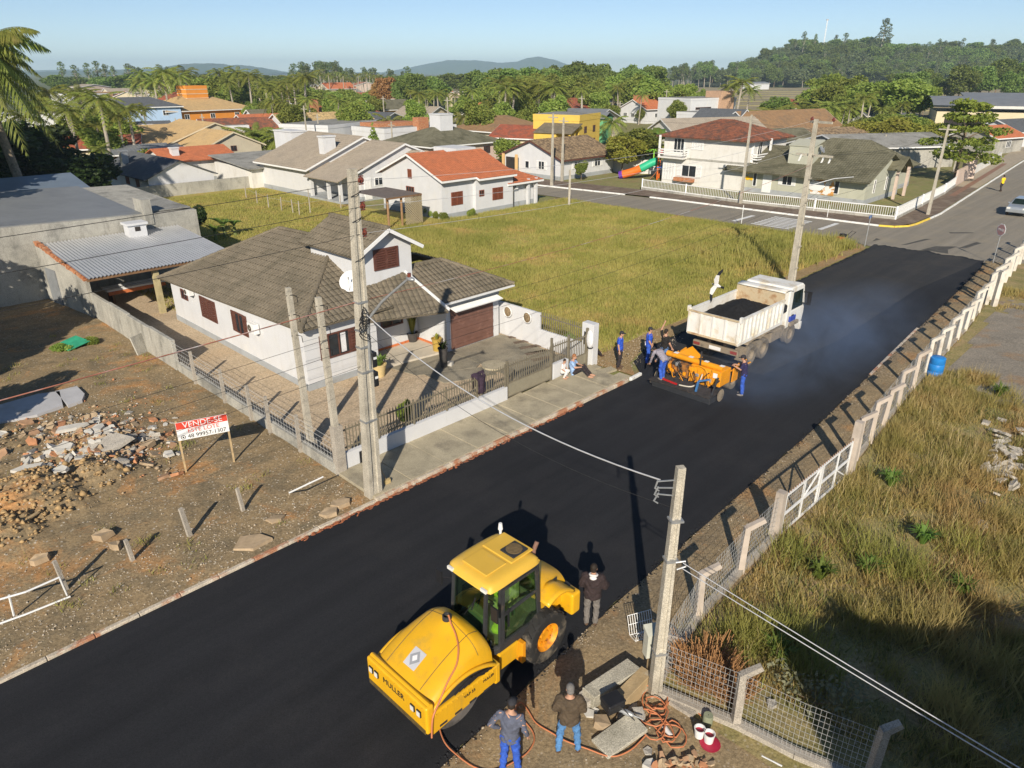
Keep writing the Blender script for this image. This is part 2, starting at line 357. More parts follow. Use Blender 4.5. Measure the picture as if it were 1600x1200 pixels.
# field between the house and the cross street, plus the ground behind the house
sheet('grass_field', [S(13.1, 2.3), S(13.3, -.1), S(14.4, .95), S(16.2, 1.5), S(30, 1.6), S(45.2, 1.85), S(46.3, 2.6), S(46.7, 4.5), S(46.8, 33), S(43, 32.3), S(30.6, 32.5), S(28.7, 46), S(28.7, 63), S(17, 63), S(2, 60), S(-1, 33), S(9, 32.2), S(9.2, 24), S(13.05, 24)], .015, FIELD)
BARE = ground_mat('field_edge', (.36, .255, .13), (.28, .2, .1), (.38, .22, .10), (.5, .43, .33), .6, 10)
sheet('earth_strip', [S(13.1, 2.3), S(13.3, -.1), S(14.4, .95), S(16.2, 1.5), S(30, 1.62), S(45.2, 1.87), S(46.3, 2.6), S(46.6, 4.5), S(45, 3.6), S(38, 2.6), S(30, 2.5), S(24, 2.3), S(19, 2.7), S(16.5, 2.6), S(14.6, 3.0)], .022, BARE)
sheet('earth_strip', [S(17.5, 27), S(24.5, 33.5), S(27, 40), S(24.5, 41), S(20, 36), S(15.5, 30)], .022, BARE)
# yard of the house, drive, porch
sheet('gravel_yard', [S(-.05, 2.1), S(10.4, 2.35), S(13.05, 2.3), S(13.05, 24), S(6.6, 24), S(6.6, 30.6), S(-.2, 30.6)], .02, YARD)
DRIVE = mat('drive_concrete', (.30, .265, .195), .9, .22, 1.1, (.17, .155, .12), (.46, .62), .55, .3, 25, fine=60)
b = MB()
for a in ([(9.55, 7.7), (9.55, 5.35), (12.9, 5.35), (12.9, 7.7)], [(9.55, 5.33), (9.3, 2.4), (12.6, 2.35), (12.9, 5.33)], [(6.4, 8.05), (6.7, 6.6), (9.1, 5.4), (9.5, 5.6), (9.5, 8.05)], [(7.0, 6.4), (7.0, 5.1), (9.2, 4.2), (9.4, 5.2)]):
    c = MB(); c.prism([tuple(S(*p))[:2] for p in a], .0, .06); o = c.build('concrete_slab', DRIVE, None); o['kind'] = 'structure'
for i in range(5):
    c = MB(); c.box((0, 0, .035), (.32, 1.15, .05)); o = c.build('stepping_stone', PAVER, None, S(13.35 - i * .35, 6.9 - i * .72, .0), SA + 1.25); o['kind'] = 'structure'
# pavement in front of the house: concrete bays cast one by one
pav = bpy.data.objects.new('pavement', None); COL.objects.link(pav); pav['kind'] = 'structure'
sheet('pavement_bed', [S(-.2, -.1), S(12.5, -.1), S(12.5, 1.98), S(-.2, 1.9)], .095, mat('joint_dirt', (.16, .135, .09), .95, .2, 4))
ss = [-.25, 1.15, 2.6, 4.05, 5.55, 7.0, 8.45, 9.9, 11.3, 12.5]
for i in range(9):
    s0, s1 = ss[i], ss[i + 1]
    c = MB(); c.prism([tuple(S(*p))[:2] for p in ((s0 + .008, -.12), (s1 - .008, -.12), (s1 - .008, 2.05), (s0 + .008, 1.95))], -.02, .13 + RND.uniform(-.008, .008))
    c.build('concrete_bay', CONC, pav, bevel=.012, seg=1)
for a in ([(12.52, -.1), (13.0, -.1), (13.0, .5), (12.52, .5)], [(12.55, .9), (13.2, .8), (13.3, 1.2), (12.6, 1.35)], [(12.52, 1.5), (12.95, 1.45), (13.0, 2.0), (12.52, 2.0)]):
    c = MB(); c.prism([tuple(S(*p))[:2] for p in a], 0, .09); c.build('broken_bay', CONC, pav)
kerb_run('kerb', [S(-.3, -.22), S(12.6, -.22)], KERBM, .15, .14, 1.0)
kerb_run('kerb', [S(-40, -.3), S(-20, -.27), S(-.3, -.22)], KERBM, .16, .09, 1.0)
kerb_run('kerb', [S(12.75, -.25), S(13.55, -.22)], PAINT, .17, .14, .8)
kerb_run('kerb', [S(20.5, -7.28), S(28.5, -6.75)], KERBM, .14, .05, 1.0)
b = MB()
for i in range(420):
    s = RND.uniform(-3, 9.5); b.ell(S(s, -.35 + RND.gauss(0, .035), .035), (RND.uniform(.02, .09), RND.uniform(.015, .045), RND.uniform(.01, .03)), 6, 4, rotz(SA + RND.uniform(-.6, .6)))
kind(b.build('clay_spill', CLAY), 'stuff')

# ---- left lot: bare earth with a heap of clay, uneven
def fbm(x, y, z=0, o=5): return noise.fractal(Vector((x, y, z)), .9, 2.1, o)
def sm(a, b_, x):
    t = max(0, min(1, (x - a) / (b_ - a))); return t * t * (3 - 2 * t)
HEAPS = [(-7.6, 7.0, 1.5, 1.5, 1.0), (-5.9, 7.2, 1.1, 1.1, .8), (-8.7, 5.6, 1.1, 1.0, .7), (-9.8, 7.4, 1.5, 1.6, .8), (-11.5, 8.6, 2.2, 2.2, .6), (-5.4, 9.6, 1.6, 2.0, .28), (-7.2, 11.6, 1.6, 2.0, .22)]
def left_z(s, t):
    z = .05 + .05 * fbm(s * .35, t * .35) + .02 * fbm(s * 1.6, t * 1.6, 3)
    h = 0
    for (a, c, ra, rc, k) in HEAPS:
        d = ((s - a) / ra) ** 2 + ((t - c) / rc) ** 2
        if d < 6: h = max(h, k * math.exp(-d))
    if h > .02:
        f = min(1, h / .3); z += h * .85 + f * (.16 * abs(fbm(s * 1.4, t * 1.4, 7)) + .2 * abs(noise.noise(Vector((s * 2.9, t * 2.9, 1)))) + .09 * noise.noise(Vector((s * 6, t * 6, 5))))
    edge = sm(-.3, .5, t) * sm(.1, -.5, s); return max(.0, z * edge + .015 * (1 - edge))
b = MB(); nu, nv = 240, 190
b.grid(lambda u, v: (lambda s, t: S(s, t, left_z(s, t)))(-27 + 26.75 * u, -.2 + 31.0 * v ** 1.35), nu, nv)
o = b.build('earth_lot', DIRT, smooth=60); o['kind'] = 'structure'
sheet('earth_lot', [S(-70, -.3), S(-26.9, -.25), S(-26.9, 31), S(-70, 31)], .01, DIRT)
# ---- right verge and right lot
def right_z(s, t): return .02 + .035 * (1 + fbm(s * .5, t * .5)) + .012 * fbm(s * 2.4, t * 2.4, 2)
def fence_t(s): return np.interp(s, [-12, -.57, 2.1, 6.6, 11.4, 19.9, 29.4, 35.2, 50.6], [-10.4, -10.25, -9.95, -9.75, -9.75, -9.1, -8.6, -8.1, -7.05])
b = MB()
b.grid(lambda u, v: (lambda s: (lambda t: S(s, t, max(.02, right_z(s, t) * sm(0, .15, v))))(float(edge_t(s)) + (float(fence_t(s)) - .1 - float(edge_t(s))) * v))(-.5 + 47.5 * u), 190, 12)
o = b.build('earth_verge', VERGE, smooth=60); o['kind'] = 'structure'
b = MB()
def near_verge(u, v):
    t = -8.2 - 9 * v; s = -9 + (8.5 + max(0, -t - 10.3) * .39) * u
    t = float(edge_t(s)) + (t + 8.2); return S(s, t, max(.02, right_z(s, t) * sm(0, .03, v)) + .004)
b.grid(near_verge, 50, 50)
o = b.build('earth_verge', VERGE, smooth=60); o['kind'] = 'structure'
b = MB()
b.grid(lambda u, v: (lambda s: S(s, float(fence_t(s)) - .12 - 26 * v, .03 + .05 * (1 + fbm(s * .3, v * 8))))(-.45 + 48 * u), 110, 60)
o = b.build('rough_lot', LOTG, smooth=60); o['kind'] = 'structure'
GREYG = ground_mat('grey_gravel', (.29, .255, .205), (.23, .205, .165), (.30, .21, .13), (.42, .38, .32), .5, 14)
b = MB(); gc = W(1600, 545); cells = {}
def lot_z(s, t): v = (float(fence_t(s)) - .12 - t) / 26; return .03 + .05 * (1 + fbm(s * .3, v * 8))
for i in range(110):
    for k in range(70):
        s_, t_ = 12 + i * .3, -8 - k * .3; q = S(s_ + .15, t_ - .15); dd = ((q.x - gc.x) / 6.2) ** 2 + ((q.y - gc.y) / 8.0) ** 2
        if t_ > float(fence_t(s_)) - .5 or dd + .9 * noise.noise(Vector((q.x * .4, q.y * .4, 3))) + .5 * noise.noise(Vector((q.x * 1.6, q.y * 1.6, 5))) > 1: continue
        b.add([S(a, c, lot_z(a, c) + .012) for a, c in ((s_, t_), (s_, t_ - .3), (s_ + .3, t_ - .3), (s_ + .3, t_))], [(0, 1, 2, 3)])
o = b.build('gravel_patch', GREYG); o['kind'] = 'structure'

# ---- hills
HILLM = leafmat('hill_forest', (.035, .065, .02), (.075, .11, .035), .02, 0, 0, (.11, .12, .05), (.55, .7), .006)
def ridge(D, prof, depth, seed):
    """a far hill: profile given as (px, py) of its skyline at distance D"""
    xs = [p[0] for p in prof]; b = MB(); n = 120
    def f(u, v):
        px = xs[0] + (xs[-1] - xs[0]) * u; py = float(np.interp(px, xs, [p[1] for p in prof]))
        P, h = DEP(px, D, py); vv = (v - .5) * 2; e = max(0, 1 - vv * vv)
        hh = max(0, h) * e ** .8 * (1 + .05 * noise.noise(Vector((px * .05, v * 6, seed)))) + 3.5 * noise.noise(Vector((px * .22, v * 20, seed))) * e
        return (P.x * (1 + .0 * vv), P.y + vv * depth, max(-2, hh) - 1)
    b.grid(f, n, 24); o = b.build('hill', HILLM, smooth=80); o['kind'] = 'structure'; return o
ridge(3200, [(40, 113), (150, 110), (215, 108), (300, 107), (345, 112)], 300, 1)
ridge(3600, [(245, 113), (285, 103), (302, 99), (345, 99), (352, 103), (368, 103), (376, 101), (400, 105), (432, 112), (450, 114)], 400, 2)
ridge(5200, [(600, 114), (640, 106), (672, 99), (702, 94), (745, 94), (780, 98), (808, 96), (824, 90), (842, 88), (862, 93), (888, 101), (925, 110), (960, 114)], 600, 3)
ridge(5200, [(-60, 112), (60, 110), (140, 108), (200, 112)], 600, 9)
def hill_z(x, y):
    a = sm(195, 262, x + (y - 700) * -.25); r = sm(630, 770, y)
    return a * r * (22 + 5 * noise.noise(Vector((x * .008, y * .008, 2))))
b = MB(); b.grid(lambda u, v: (120 + 1100 * u, 560 + 600 * v, hill_z(120 + 1100 * u, 560 + 600 * v) - .3), 70, 50)
o = b.build('hill', HILLM, smooth=80); o['kind'] = 'structure'
# ================================================================== HOUSES
WHITE = mat('white_render', (.61, .615, .62), .85, .04, 1.2, (.66, .65, .61), (.55, .8), .7, .08, 30, stain=(.45, .43, .37), stain_amt=.35)
OFFW = mat('offwhite_render', (.68, .665, .62), .85, .05, 1.2, (.55, .52, .45), (.55, .75), .6, .1, 30, stain=(.4, .37, .3), stain_amt=.45)
CREAM = mat('cream_render', (.62, .54, .38), .85, .06, 1, stain=(.4, .34, .24), stain_amt=.35)
BEIGEW = mat('beige_render', (.52, .46, .34), .85, .06, 1, stain=(.36, .3, .22), stain_amt=.35)
SAGE = mat('sage_render', (.44, .44, .35), .85, .05, 1, stain=(.3, .29, .22), stain_amt=.35)
YELLOW = mat('yellow_render', (.66, .46, .09), .85, .06, 1, stain=(.45, .3, .1), stain_amt=.3)
BLUEW = mat('blue_render', (.38, .52, .70), .85, .06, 1, stain=(.3, .34, .4), stain_amt=.3)
GREENW = mat('green_render', (.13, .36, .17), .85, .06, 1)
ORANGEW = mat('orange_render', (.70, .27, .045), .85, .06, 1)
PINKW = mat('pink_render', (.58, .46, .38), .85, .06, 1, stain=(.4, .33, .27), stain_amt=.35)
PEACH = mat('peach_render', (.70, .45, .20), .85, .06, 1)
RAWC = mat('raw_concrete', (.40, .385, .335), .92, .14, 1.1, (.22, .215, .19), (.5, .66), .55, .3, 18, stain=(.13, .125, .11), stain_amt=.75, fine=40)
PLINTH = mat('grey_plinth', (.34, .36, .37), .9, .1, 2, (.25, .25, .24), (.55, .7), 1)
BROWNW = mat('brown_shutter', (.115, .045, .032), .6, .2, 9, (.17, .085, .06), (.55, .7), 4, spec=.4)
REDW = mat('red_shutter', (.20, .062, .032), .6, .2, 7, spec=.4)
WFRAME = mat('white_frame', (.76, .76, .74), .6, .05, 4)
GLASS = mat('dark_glass', (.025, .03, .035), .12, .3, 2, spec=.6)
CURTAIN = mat('curtain', (.70, .70, .70), .9, .1, 12)
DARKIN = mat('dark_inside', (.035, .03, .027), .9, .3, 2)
T_BROWN = mat('concrete_tile', (.185, .155, .11), .95, .14, 2.2, (.125, .108, .075), (.46, .68), .75, .35, 22, rnd=0, fine=25)
T_MOSS = mat('mossy_tile', (.16, .15, .098), .95, .18, 2.2, (.095, .09, .055), (.46, .64), .6, .35, 22, fine=25)
T_ORANGE = mat('orange_tile', (.49, .16, .07), .85, .16, 2.5, (.40, .14, .07), (.5, .7), .8, .2, 22, fine=20)
T_RED = mat('red_tile', (.34, .095, .05), .9, .25, 2.2, (.22, .085, .055), (.48, .6), .8, fine=20)
T_OLDRED = mat('weathered_red_tile', (.27, .10, .055), .95, .4, 3.2, (.13, .075, .055), (.46, .6), 1.4, fine=16)
T_GREY = mat('grey_tan_tile', (.36, .305, .235), .92, .08, 1.5, (.30, .26, .205), (.5, .7), .5, fine=20)
T_SAND = mat('sand_tile', (.50, .345, .165), .92, .1, 1.5, (.42, .30, .16), (.5, .7), .5, fine=20)
T_DARK = mat('slate_tile', (.105, .112, .12), .9, .15, 2, fine=20)
T_BROWN2 = mat('brown_roof', (.27, .165, .085), .95, .16, 1.5, (.20, .135, .08), (.5, .65), .6, fine=20)
T_MOTTLE = mat('mottled_tile', (.30, .215, .125), .95, .5, 3.5, (.14, .10, .065), (.45, .6), 2.2, fine=12)
T_STRAW = mat('pale_mottled_tile', (.50, .36, .17), .95, .4, 2.5, (.26, .19, .10), (.5, .62), 1.6, fine=12)
SHEETM = mat('grey_sheet_roof', (.24, .25, .255), .6, .08, .6, (.19, .20, .21), (.5, .7), .4, metal=.2)
FIBRE = mat('fibre_cement', (.28, .275, .25), .92, .15, .8, (.18, .175, .155), (.48, .66), .5, fine=20)
ZINC = mat('zinc_sheet', (.55, .56, .57), .38, .06, 1.5, (.42, .43, .44), (.55, .75), .7, metal=.55)
BRICKM = mat('brick_red', (.42, .17, .08), .9, .25, 6, (.50, .30, .17), (.5, .65), 5)
STEEL = mat('galvanised', (.42, .43, .43), .5, .15, 8, metal=.6)
IRON = mat('brown_iron', (.115, .095, .07), .6, .2, 10, metal=.2)
WOODB = mat('brown_timber', (.20, .115, .06), .8, .25, 5)

def poly_range(P, u):
    lo, hi = 1e9, -1e9; n = len(P)
    for i in range(n):
        (a, b_), (c, d) = P[i], P[(i + 1) % n]
        if abs(a - c) < 1e-9:
            if abs(u - a) < 1e-6: lo = min(lo, b_, d); hi = max(hi, b_, d)
            continue
        k = (u - a) / (c - a)
        if -1e-6 <= k <= 1 + 1e-6: v = b_ + (d - b_) * k; lo = min(lo, v); hi = max(hi, v)
    return (lo, hi) if hi >= lo else None
def tile_plane(b, poly, pu=.24, cv=.36, amp=.035, step=.022, sub=4, th=.07, mi=0):
    """poly: planar convex list of points, first edge = the eave. Rolls run up the slope, courses across it"""
    P = [Vector(p) for p in poly]; A = P[0]; eu = (P[1] - P[0]).normalized(); nr = Vector((0, 0, 0))
    for i in range(1, len(P) - 1): nr += (P[i] - A).cross(P[i + 1] - A)
    nr.normalize()
    if nr.z < 0: nr = -nr
    ev = nr.cross(eu)
    if ev.z < 0: ev = -ev
    Q = [((p - A).dot(eu), (p - A).dot(ev)) for p in P]; u0, u1 = min(q[0] for q in Q), max(q[0] for q in Q)
    b.slab(P if (P[1] - P[0]).cross(P[2] - P[0]).z > 0 else list(reversed(P)), th, mi)
    nu = max(1, int(round((u1 - u0) / pu))) * sub; du = (u1 - u0) / nu
    prof = [math.sin(PI * (j % sub) / sub) ** .7 if j % sub else 0.0 for j in range(nu + 1)]
    rng = [poly_range(Q, min(max(u0 + du * j, u0 + 1e-5), u1 - 1e-5)) for j in range(nu + 1)]
    for j in range(nu):
        r0, r1 = rng[j], rng[j + 1]
        if not r0 or not r1: continue
        vlo, vhi = min(r0[0], r1[0]), max(r0[1], r1[1]); ks = range(int(math.floor(vlo / cv)), int(math.ceil(vhi / cv))) if cv else [0]
        for k in ks:
            va, vb = (k * cv, (k + 1) * cv) if cv else (vlo, vhi)
            vs = []
            for (uu, r, h) in ((u0 + du * j, r0, prof[j]), (u0 + du * (j + 1), r1, prof[j + 1])):
                a, c = min(max(va, r[0]), r[1]), min(max(vb, r[0]), r[1])
                for v in (a, c):
                    w = 1 - (v - va) / (vb - va) if cv else 0
                    vs.append(A + eu * uu + ev * v + nr * (.008 + amp * h + step * w))
            if (vs[1] - vs[0]).length + (vs[3] - vs[2]).length < .02: continue
            if sub == 1 or True: b.add(vs, [(0, 2, 3, 1)], mi)
def roof_planes(x0, x1, y0, y1, ze, rise, axis, typ, o, g):
    """list of roof polygons (eave edge first); ze is the height over the wall line"""
    if axis == 'y':
        f = lambda p: (p[1], p[0], p[2]); a0, a1, b0, b1 = y0, y1, x0, x1
    else: f = lambda p: p; a0, a1, b0, b1 = x0, x1, y0, y1
    half = (b1 - b0) / 2; sl = rise / half; zb = ze - o * sl; m = (b0 + b1) / 2; zr = ze + rise; out = []
    if typ == 'gable':
        out = [[(a0 - g, b0 - o, zb), (a1 + g, b0 - o, zb), (a1 + g, m, zr), (a0 - g, m, zr)], [(a1 + g, b1 + o, zb), (a0 - g, b1 + o, zb), (a0 - g, m, zr), (a1 + g, m, zr)]]
    elif typ == 'hip':
        k = min(half, (a1 - a0) / 2 - .01)
        out = [[(a0 - o, b0 - o, zb), (a1 + o, b0 - o, zb), (a1 - k, m, zr), (a0 + k, m, zr)], [(a1 + o, b1 + o, zb), (a0 - o, b1 + o, zb), (a0 + k, m, zr), (a1 - k, m, zr)],
               [(a0 - o, b1 + o, zb), (a0 - o, b0 - o, zb), (a0 + k, m, zr)], [(a1 + o, b0 - o, zb), (a1 + o, b1 + o, zb), (a1 - k, m, zr)]]
    elif typ == 'shed':
        s2 = rise / (b1 - b0)
        out = [[(a0 - g, b0 - o, ze - o * s2), (a1 + g, b0 - o, ze - o * s2), (a1 + g, b1 + o, ze + rise + o * s2), (a0 - g, b1 + o, ze + rise + o * s2)]]
    return [[f(p) for p in pl] for pl in out]
WCACHE = {}
def win_mesh(style, w, h):
    k = (style, round(w, 2), round(h, 2))
    if k in WCACHE: return WCACHE[k]
    fr = MB(); t = .06 if style[0] != 'n' else .07; fm = {'r': REDW, 'b': BROWNW, 'w': WFRAME, 'n': BROWNW}[style[0]]
    for (x0, x1, z0, z1) in ((-w / 2, w / 2, -h / 2, -h / 2 + t), (-w / 2, w / 2, h / 2 - t, h / 2), (-w / 2, -w / 2 + t, -h / 2 + t, h / 2 - t), (w / 2 - t, w / 2, -h / 2 + t, h / 2 - t)):
        fr.bb(x0, x1, -.05, .03, z0, z1)
    subs = []; kind_ = style[1:]
    if kind_ == 'shut':
        n = 2 if w < 1.5 else 4
        for i in range(n):
            lw = (w - 2 * t) / n; x = -w / 2 + t + lw * (i + .5); p = MB()
            for sx in (-1, 1): p.bb(x + sx * (lw / 2 - .035) - .03, x + sx * (lw / 2 - .035) + .03, -.035, .0, -h / 2 + t, h / 2 - t)
            nl = max(4, int(h / .11))
            for q in range(nl):
                z = -h / 2 + t + (h - 2 * t) * (q + .5) / nl; p.box((x, -.018, z), (lw - .13, .05, (h - 2 * t) / nl * .8), Matrix.Rotation(.5, 4, 'X'))
            subs.append(('shutter', p.mesh('shutter', fm)))
    else:
        p = MB(); p.bb(-w / 2 + t, w / 2 - t, -.012, .0, -h / 2 + t, h / 2 - t); subs.append(('pane', p.mesh('pane', GLASS)))
        n = max(1, int(round(w / .5))) if kind_ == 'glass' else int(kind_[-1]) if kind_[-1].isdigit() else 1
        for i in range(1, n): x = -w / 2 + w * i / n; fr.bb(x - .025, x + .025, -.045, .02, -h / 2 + t, h / 2 - t)
        if kind_.startswith('open'):
            for sx in (-1, 1):
                lw = w * .36; p = MB(); p.bb(sx * (w / 2 + lw / 2) - lw / 2 + .01, sx * (w / 2 + lw / 2) + lw / 2 - .01, -.05, -.01, -h / 2, h / 2)
                for q in range(8): z = -h / 2 + h * (q + .5) / 8; p.box((sx * (w / 2 + lw / 2), -.055, z), (lw - .14, .03, h / 8 * .7), Matrix.Rotation(.4, 4, 'X'))
                subs.append(('shutter', p.mesh('shutter', fm)))
    me = fr.mesh('window', fm); WCACHE[k] = (me, subs); return WCACHE[k]
FROT = {'F': 0, 'R': PI / 2, 'B': PI, 'L': -PI / 2}
def window(root, face, at, u, z, w, h, style='wglass', name='window'):
    """at: plane coordinate of the face (y for F/B, x for L/R); u: centre along it"""
    me, subs = win_mesh(style, w, h); loc = (u, at - .005, z) if face == 'F' else (u, at + .005, z) if face == 'B' else (at - .005, u, z) if face == 'L' else (at + .005, u, z)
    o = link(name, me, root, loc, FROT[face])
    for nm, m in subs: link(nm, m, o)
    return o
def door(root, face, at, u, w, h, m, z0=.1, name='door', panels=3, horizontal=False):
    b = MB(); b.bb(-w / 2, w / 2, -.05, .02, 0, h)
    for i in range(panels):
        if horizontal: b.bb(-w / 2 + .05, w / 2 - .05, -.065, -.03, h * (i + .06) / panels, h * (i + .94) / panels)
        else: b.bb(-w / 2 + w * (i + .1) / panels, -w / 2 + w * (i + .9) / panels, -.065, -.03, .12, h - .12)
    loc = (u, at, z0) if face in 'FB' else (at, u, z0)
    return b.build(name, m, root, loc, FROT[face])
def walls(root, x0, x1, y0, y1, h, m, gable=None, rise=0, z0=-.05, name='wall'):
    b = MB(); V = [(x0, y0, z0), (x1, y0, z0), (x1, y1, z0), (x0, y1, z0), (x0, y0, h), (x1, y0, h), (x1, y1, h), (x0, y1, h)]
    if gable == 'x':
        m_ = (y0 + y1) / 2; V += [(x0, m_, h + rise), (x1, m_, h + rise)]; F = [(0, 1, 5, 4), (2, 3, 7, 6), (3, 0, 4, 8, 7), (1, 2, 6, 9, 5), (4, 5, 9, 8), (6, 7, 8, 9)]
    elif gable == 'y':
        m_ = (x0 + x1) / 2; V += [(m_, y0, h + rise), (m_, y1, h + rise)]; F = [(0, 1, 5, 8, 4), (2, 3, 7, 9, 6), (3, 0, 4, 7), (1, 2, 6, 5), (4, 8, 9, 7), (8, 5, 6, 9)]
    else: F = [(0, 1, 5, 4), (1, 2, 6, 5), (2, 3, 7, 6), (3, 0, 4, 7), (4, 5, 6, 7)]
    b.add(V, F); return b.build(name, m, root)
def chimney(root, x, y, z0, z1, w=.9, d=.9, m=None, cap=True):
    b = MB(); b.bb(x - w / 2, x + w / 2, y - d / 2, y + d / 2, z0, z1 - .14)
    if cap: b.bb(x - w / 2 - .08, x + w / 2 + .08, y - d / 2 - .08, y + d / 2 + .08, z1 - .138, z1)
    return b.build('chimney', m or WHITE, root)
def house(label, s, t, vols, roofm, wallm, wins=(), chims=(), name='house', rz=0, tile=(.32, 0), fascia=None, plinth=True, doors=(), z=0, world=None, cat='house'):
    """vols: (x0,x1,y0,y1,eave,rise,axis,type,overhang) in local metres, x along the street"""
    root = thing(name, label, cat, world if world is not None else S(s, t, z), SA + rz)
    for v in vols:
        x0, x1, y0, y1, ze, rise, ax, typ = v[:8]; o = v[8] if len(v) > 8 else .5; g = v[9] if len(v) > 9 else .45
        walls(root, x0, x1, y0, y1, ze - .02, wallm, ax if typ == 'gable' else None, rise - .03)
        if plinth:
            b = MB(); b.bb(x0 - .02, x1 + .02, y0 - .02, y1 + .02, -.05, .42); b.build('plinth', PLINTH, root)
        if typ == 'flat':
            b = MB(); b.bb(x0 - .05, x1 + .05, y0 - .05, y1 + .05, ze - .01, ze + rise)
            b.build('parapet', wallm, root); b = MB(); b.bb(x0 + .2, x1 - .2, y0 + .2, y1 - .2, ze + rise - .02, ze + rise + .02); b.build('roof', FIBRE, root); continue
        b = MB(); pls = roof_planes(x0, x1, y0, y1, ze, rise, ax, typ, o, g)
        for pl in pls: tile_plane(b, pl, tile[0], tile[1], .03 if tile[1] else .02, .02, 4 if tile[1] else 2, .09)
        b.build('roof', roofm, root)
        if fascia:
            b = MB()
            for pl in pls:
                n = len(pl)
                for i in range(n):
                    p, q = Vector(pl[i]), Vector(pl[(i + 1) % n])
                    if typ == 'gable' and i == 2: continue
                    if typ == 'hip' and i != 0: continue
                    dz = Vector((0, 0, -.09)); b.bar(p + dz, q + dz, .05, .17)
            b.build('fascia', fascia, root)
    for w in wins: window(root, *w)
    for d in doors: door(root, *d)
    for c in chims: chimney(root, *c)
    return root
def ac_unit(root, loc, rz=0):
    b = MB(); b.box((0, 0, 0), (.8, .3, .55)); o = b.build('air_conditioner', WFRAME, root, loc, rz, bevel=.02, seg=1)
    f = MB(); f.lathe([(.2, 0), (.2, .015), (.05, .02), (.05, 0)], 14, Matrix.Translation((-.14, -.15, 0)) @ Matrix.Rotation(PI / 2, 4, 'X')); f.build('fan_grille', IRON, o); return o
def dish(root, loc, rz, r=.45, m=WFRAME, tilt=.9):
    b = MB(); M_ = Matrix.Translation((0, -.25, .4)) @ Matrix.Rotation(tilt, 4, 'X')
    b.lathe([(r * k / 5, .25 * r * (k / 5) ** 2) for k in range(6)] + [(r + .01, .25 * r + .005), (r * .6, .09 * r - .02), (0.01, -.02)], 20, M_)
    o = b.build('satellite_dish', m, root, loc, rz, smooth=50)
    c = MB(); c.tube([(0, -.02, 0), (0, 0, .3), (0, -.2, .42)], .025, 6); c.bar(M_ @ Vector((0, -r * .9, .2 * r)), M_ @ Vector((0, 0, r * .9)), .02); c.box(M_ @ Vector((0, 0, r * .9)), (.06, .06, .1))
    c.build('mount', STEEL, o); return o

# ------------------------------------------------------------------ the white house with the garage
root = thing('house', 'white house with brown garage door and grey-brown tiled roof behind the picket fence', 'house', S(2.62, 8.45), SA)
def L(s, t, z=0): return (s - 2.62, t - 8.45, z)
def wallpoly(name, pts, m, z0=-.03, skip=()):
    """pts: (s, t, ztop) round the footprint"""
    b = MB(); n = len(pts)
    vs = [L(p[0], p[1], z0) for p in pts] + [L(*p) for p in pts]
    b.add(vs, [(i, (i + 1) % n, n + (i + 1) % n, n + i) for i in range(n) if i not in skip] + [tuple(range(n, 2 * n))]); return b.build(name, m, root)
wallpoly('wall', [(2.62, 8.45, 2.86), (6.1, 8.45, 2.86), (6.1, 9.9, 2.9), (9.45, 9.9, 2.9), (9.45, 15.5, 2.6), (9.45, 21.6, 2.5), (2.62, 21.6, 2.46)], WHITE)
wallpoly('wall', [(9.452, 7.75, 2.55), (12.8, 7.75, 2.6), (12.8, 14.0, 2.6), (9.452, 14.0, 2.6)], WHITE)
b = MB(); b.bb(*(6.1 - 2.62, 9.0 - 2.62, 9.5 - 8.45, 13.2 - 8.45), 2.4, 4.98)
V = [L(6.1, 9.5, 4.98), L(9.0, 9.5, 4.98), L(7.55, 9.5, 5.74), L(6.1, 13.2, 4.98), L(9.0, 13.2, 4.98), L(7.55, 13.2, 5.74)]
b.add(V, [(0, 1, 2), (3, 5, 4), (0, 2, 5, 3), (1, 4, 5, 2)]); b.build('upper_storey', WHITE, root)
for p in ([(2.6, 8.43), (6.12, 8.43), (6.12, 8.6), (2.6, 8.6)], [(2.6, 8.5), (2.75, 8.5), (2.75, 21.62), (2.6, 21.62)]):
    b = MB(); b.prism([L(*q)[:2] for q in p], -.02, .3); b.build('plinth', PLINTH, root)
F_ = Vector((2.32, 7.98, 2.8)); sl = .455
def zl(s, t): return 2.8 - .0335 * (t - 7.98) + sl * (s - 2.32)
Bk = (2.2, 22.0, zl(2.2, 22.0)); APX = (7.2, 12.9, zl(7.2, 12.9)); BT = (7.2, 18.0, zl(7.2, 18.0))
rb = MB(); TL = (.24, .38)
tile_plane(rb, [L(*Bk), L(*F_), L(*APX), L(*BT)], *TL)
zf = lambda t: 2.8 + (APX[2] - 2.8) / (12.9 - 7.98) * (t - 7.98)
tile_plane(rb, [L(*F_), L(6.75, 7.98, 2.8), L(7.2, 12.9, APX[2])], *TL)
tile_plane(rb, [L(10.4, 22.0, Bk[2]), L(*Bk), L(*BT)], *TL)
tile_plane(rb, [L(12.2, 7.98 + 5, 2.55), L(10.4, 22.0, Bk[2]), L(*BT), L(*APX)], *TL)
kind(rb.build('roof_tiles', T_BROWN, root), 'stuff')
ub = MB()                                                           # roof of the upper storey
tile_plane(ub, [L(5.75, 13.65, 4.86), L(5.75, 9.1, 4.86), L(7.56, 9.1, 5.86), L(7.56, 13.65, 5.86)], *TL)
tile_plane(ub, [L(9.37, 9.1, 4.86), L(9.37, 13.65, 4.86), L(7.56, 13.65, 5.86), L(7.56, 9.1, 5.86)], *TL)
kind(ub.build('roof_tiles', T_BROWN, root), 'stuff')
pb = MB()                                                           # porch roof, leaning on the upper storey
tile_plane(pb, [L(5.5, 7.95, 2.42), L(8.85, 6.85, 2.34), L(8.5, 9.5, 3.68), L(6.05, 9.5, 3.34)], *TL)
kind(pb.build('roof_tiles', T_BROWN, root), 'stuff')
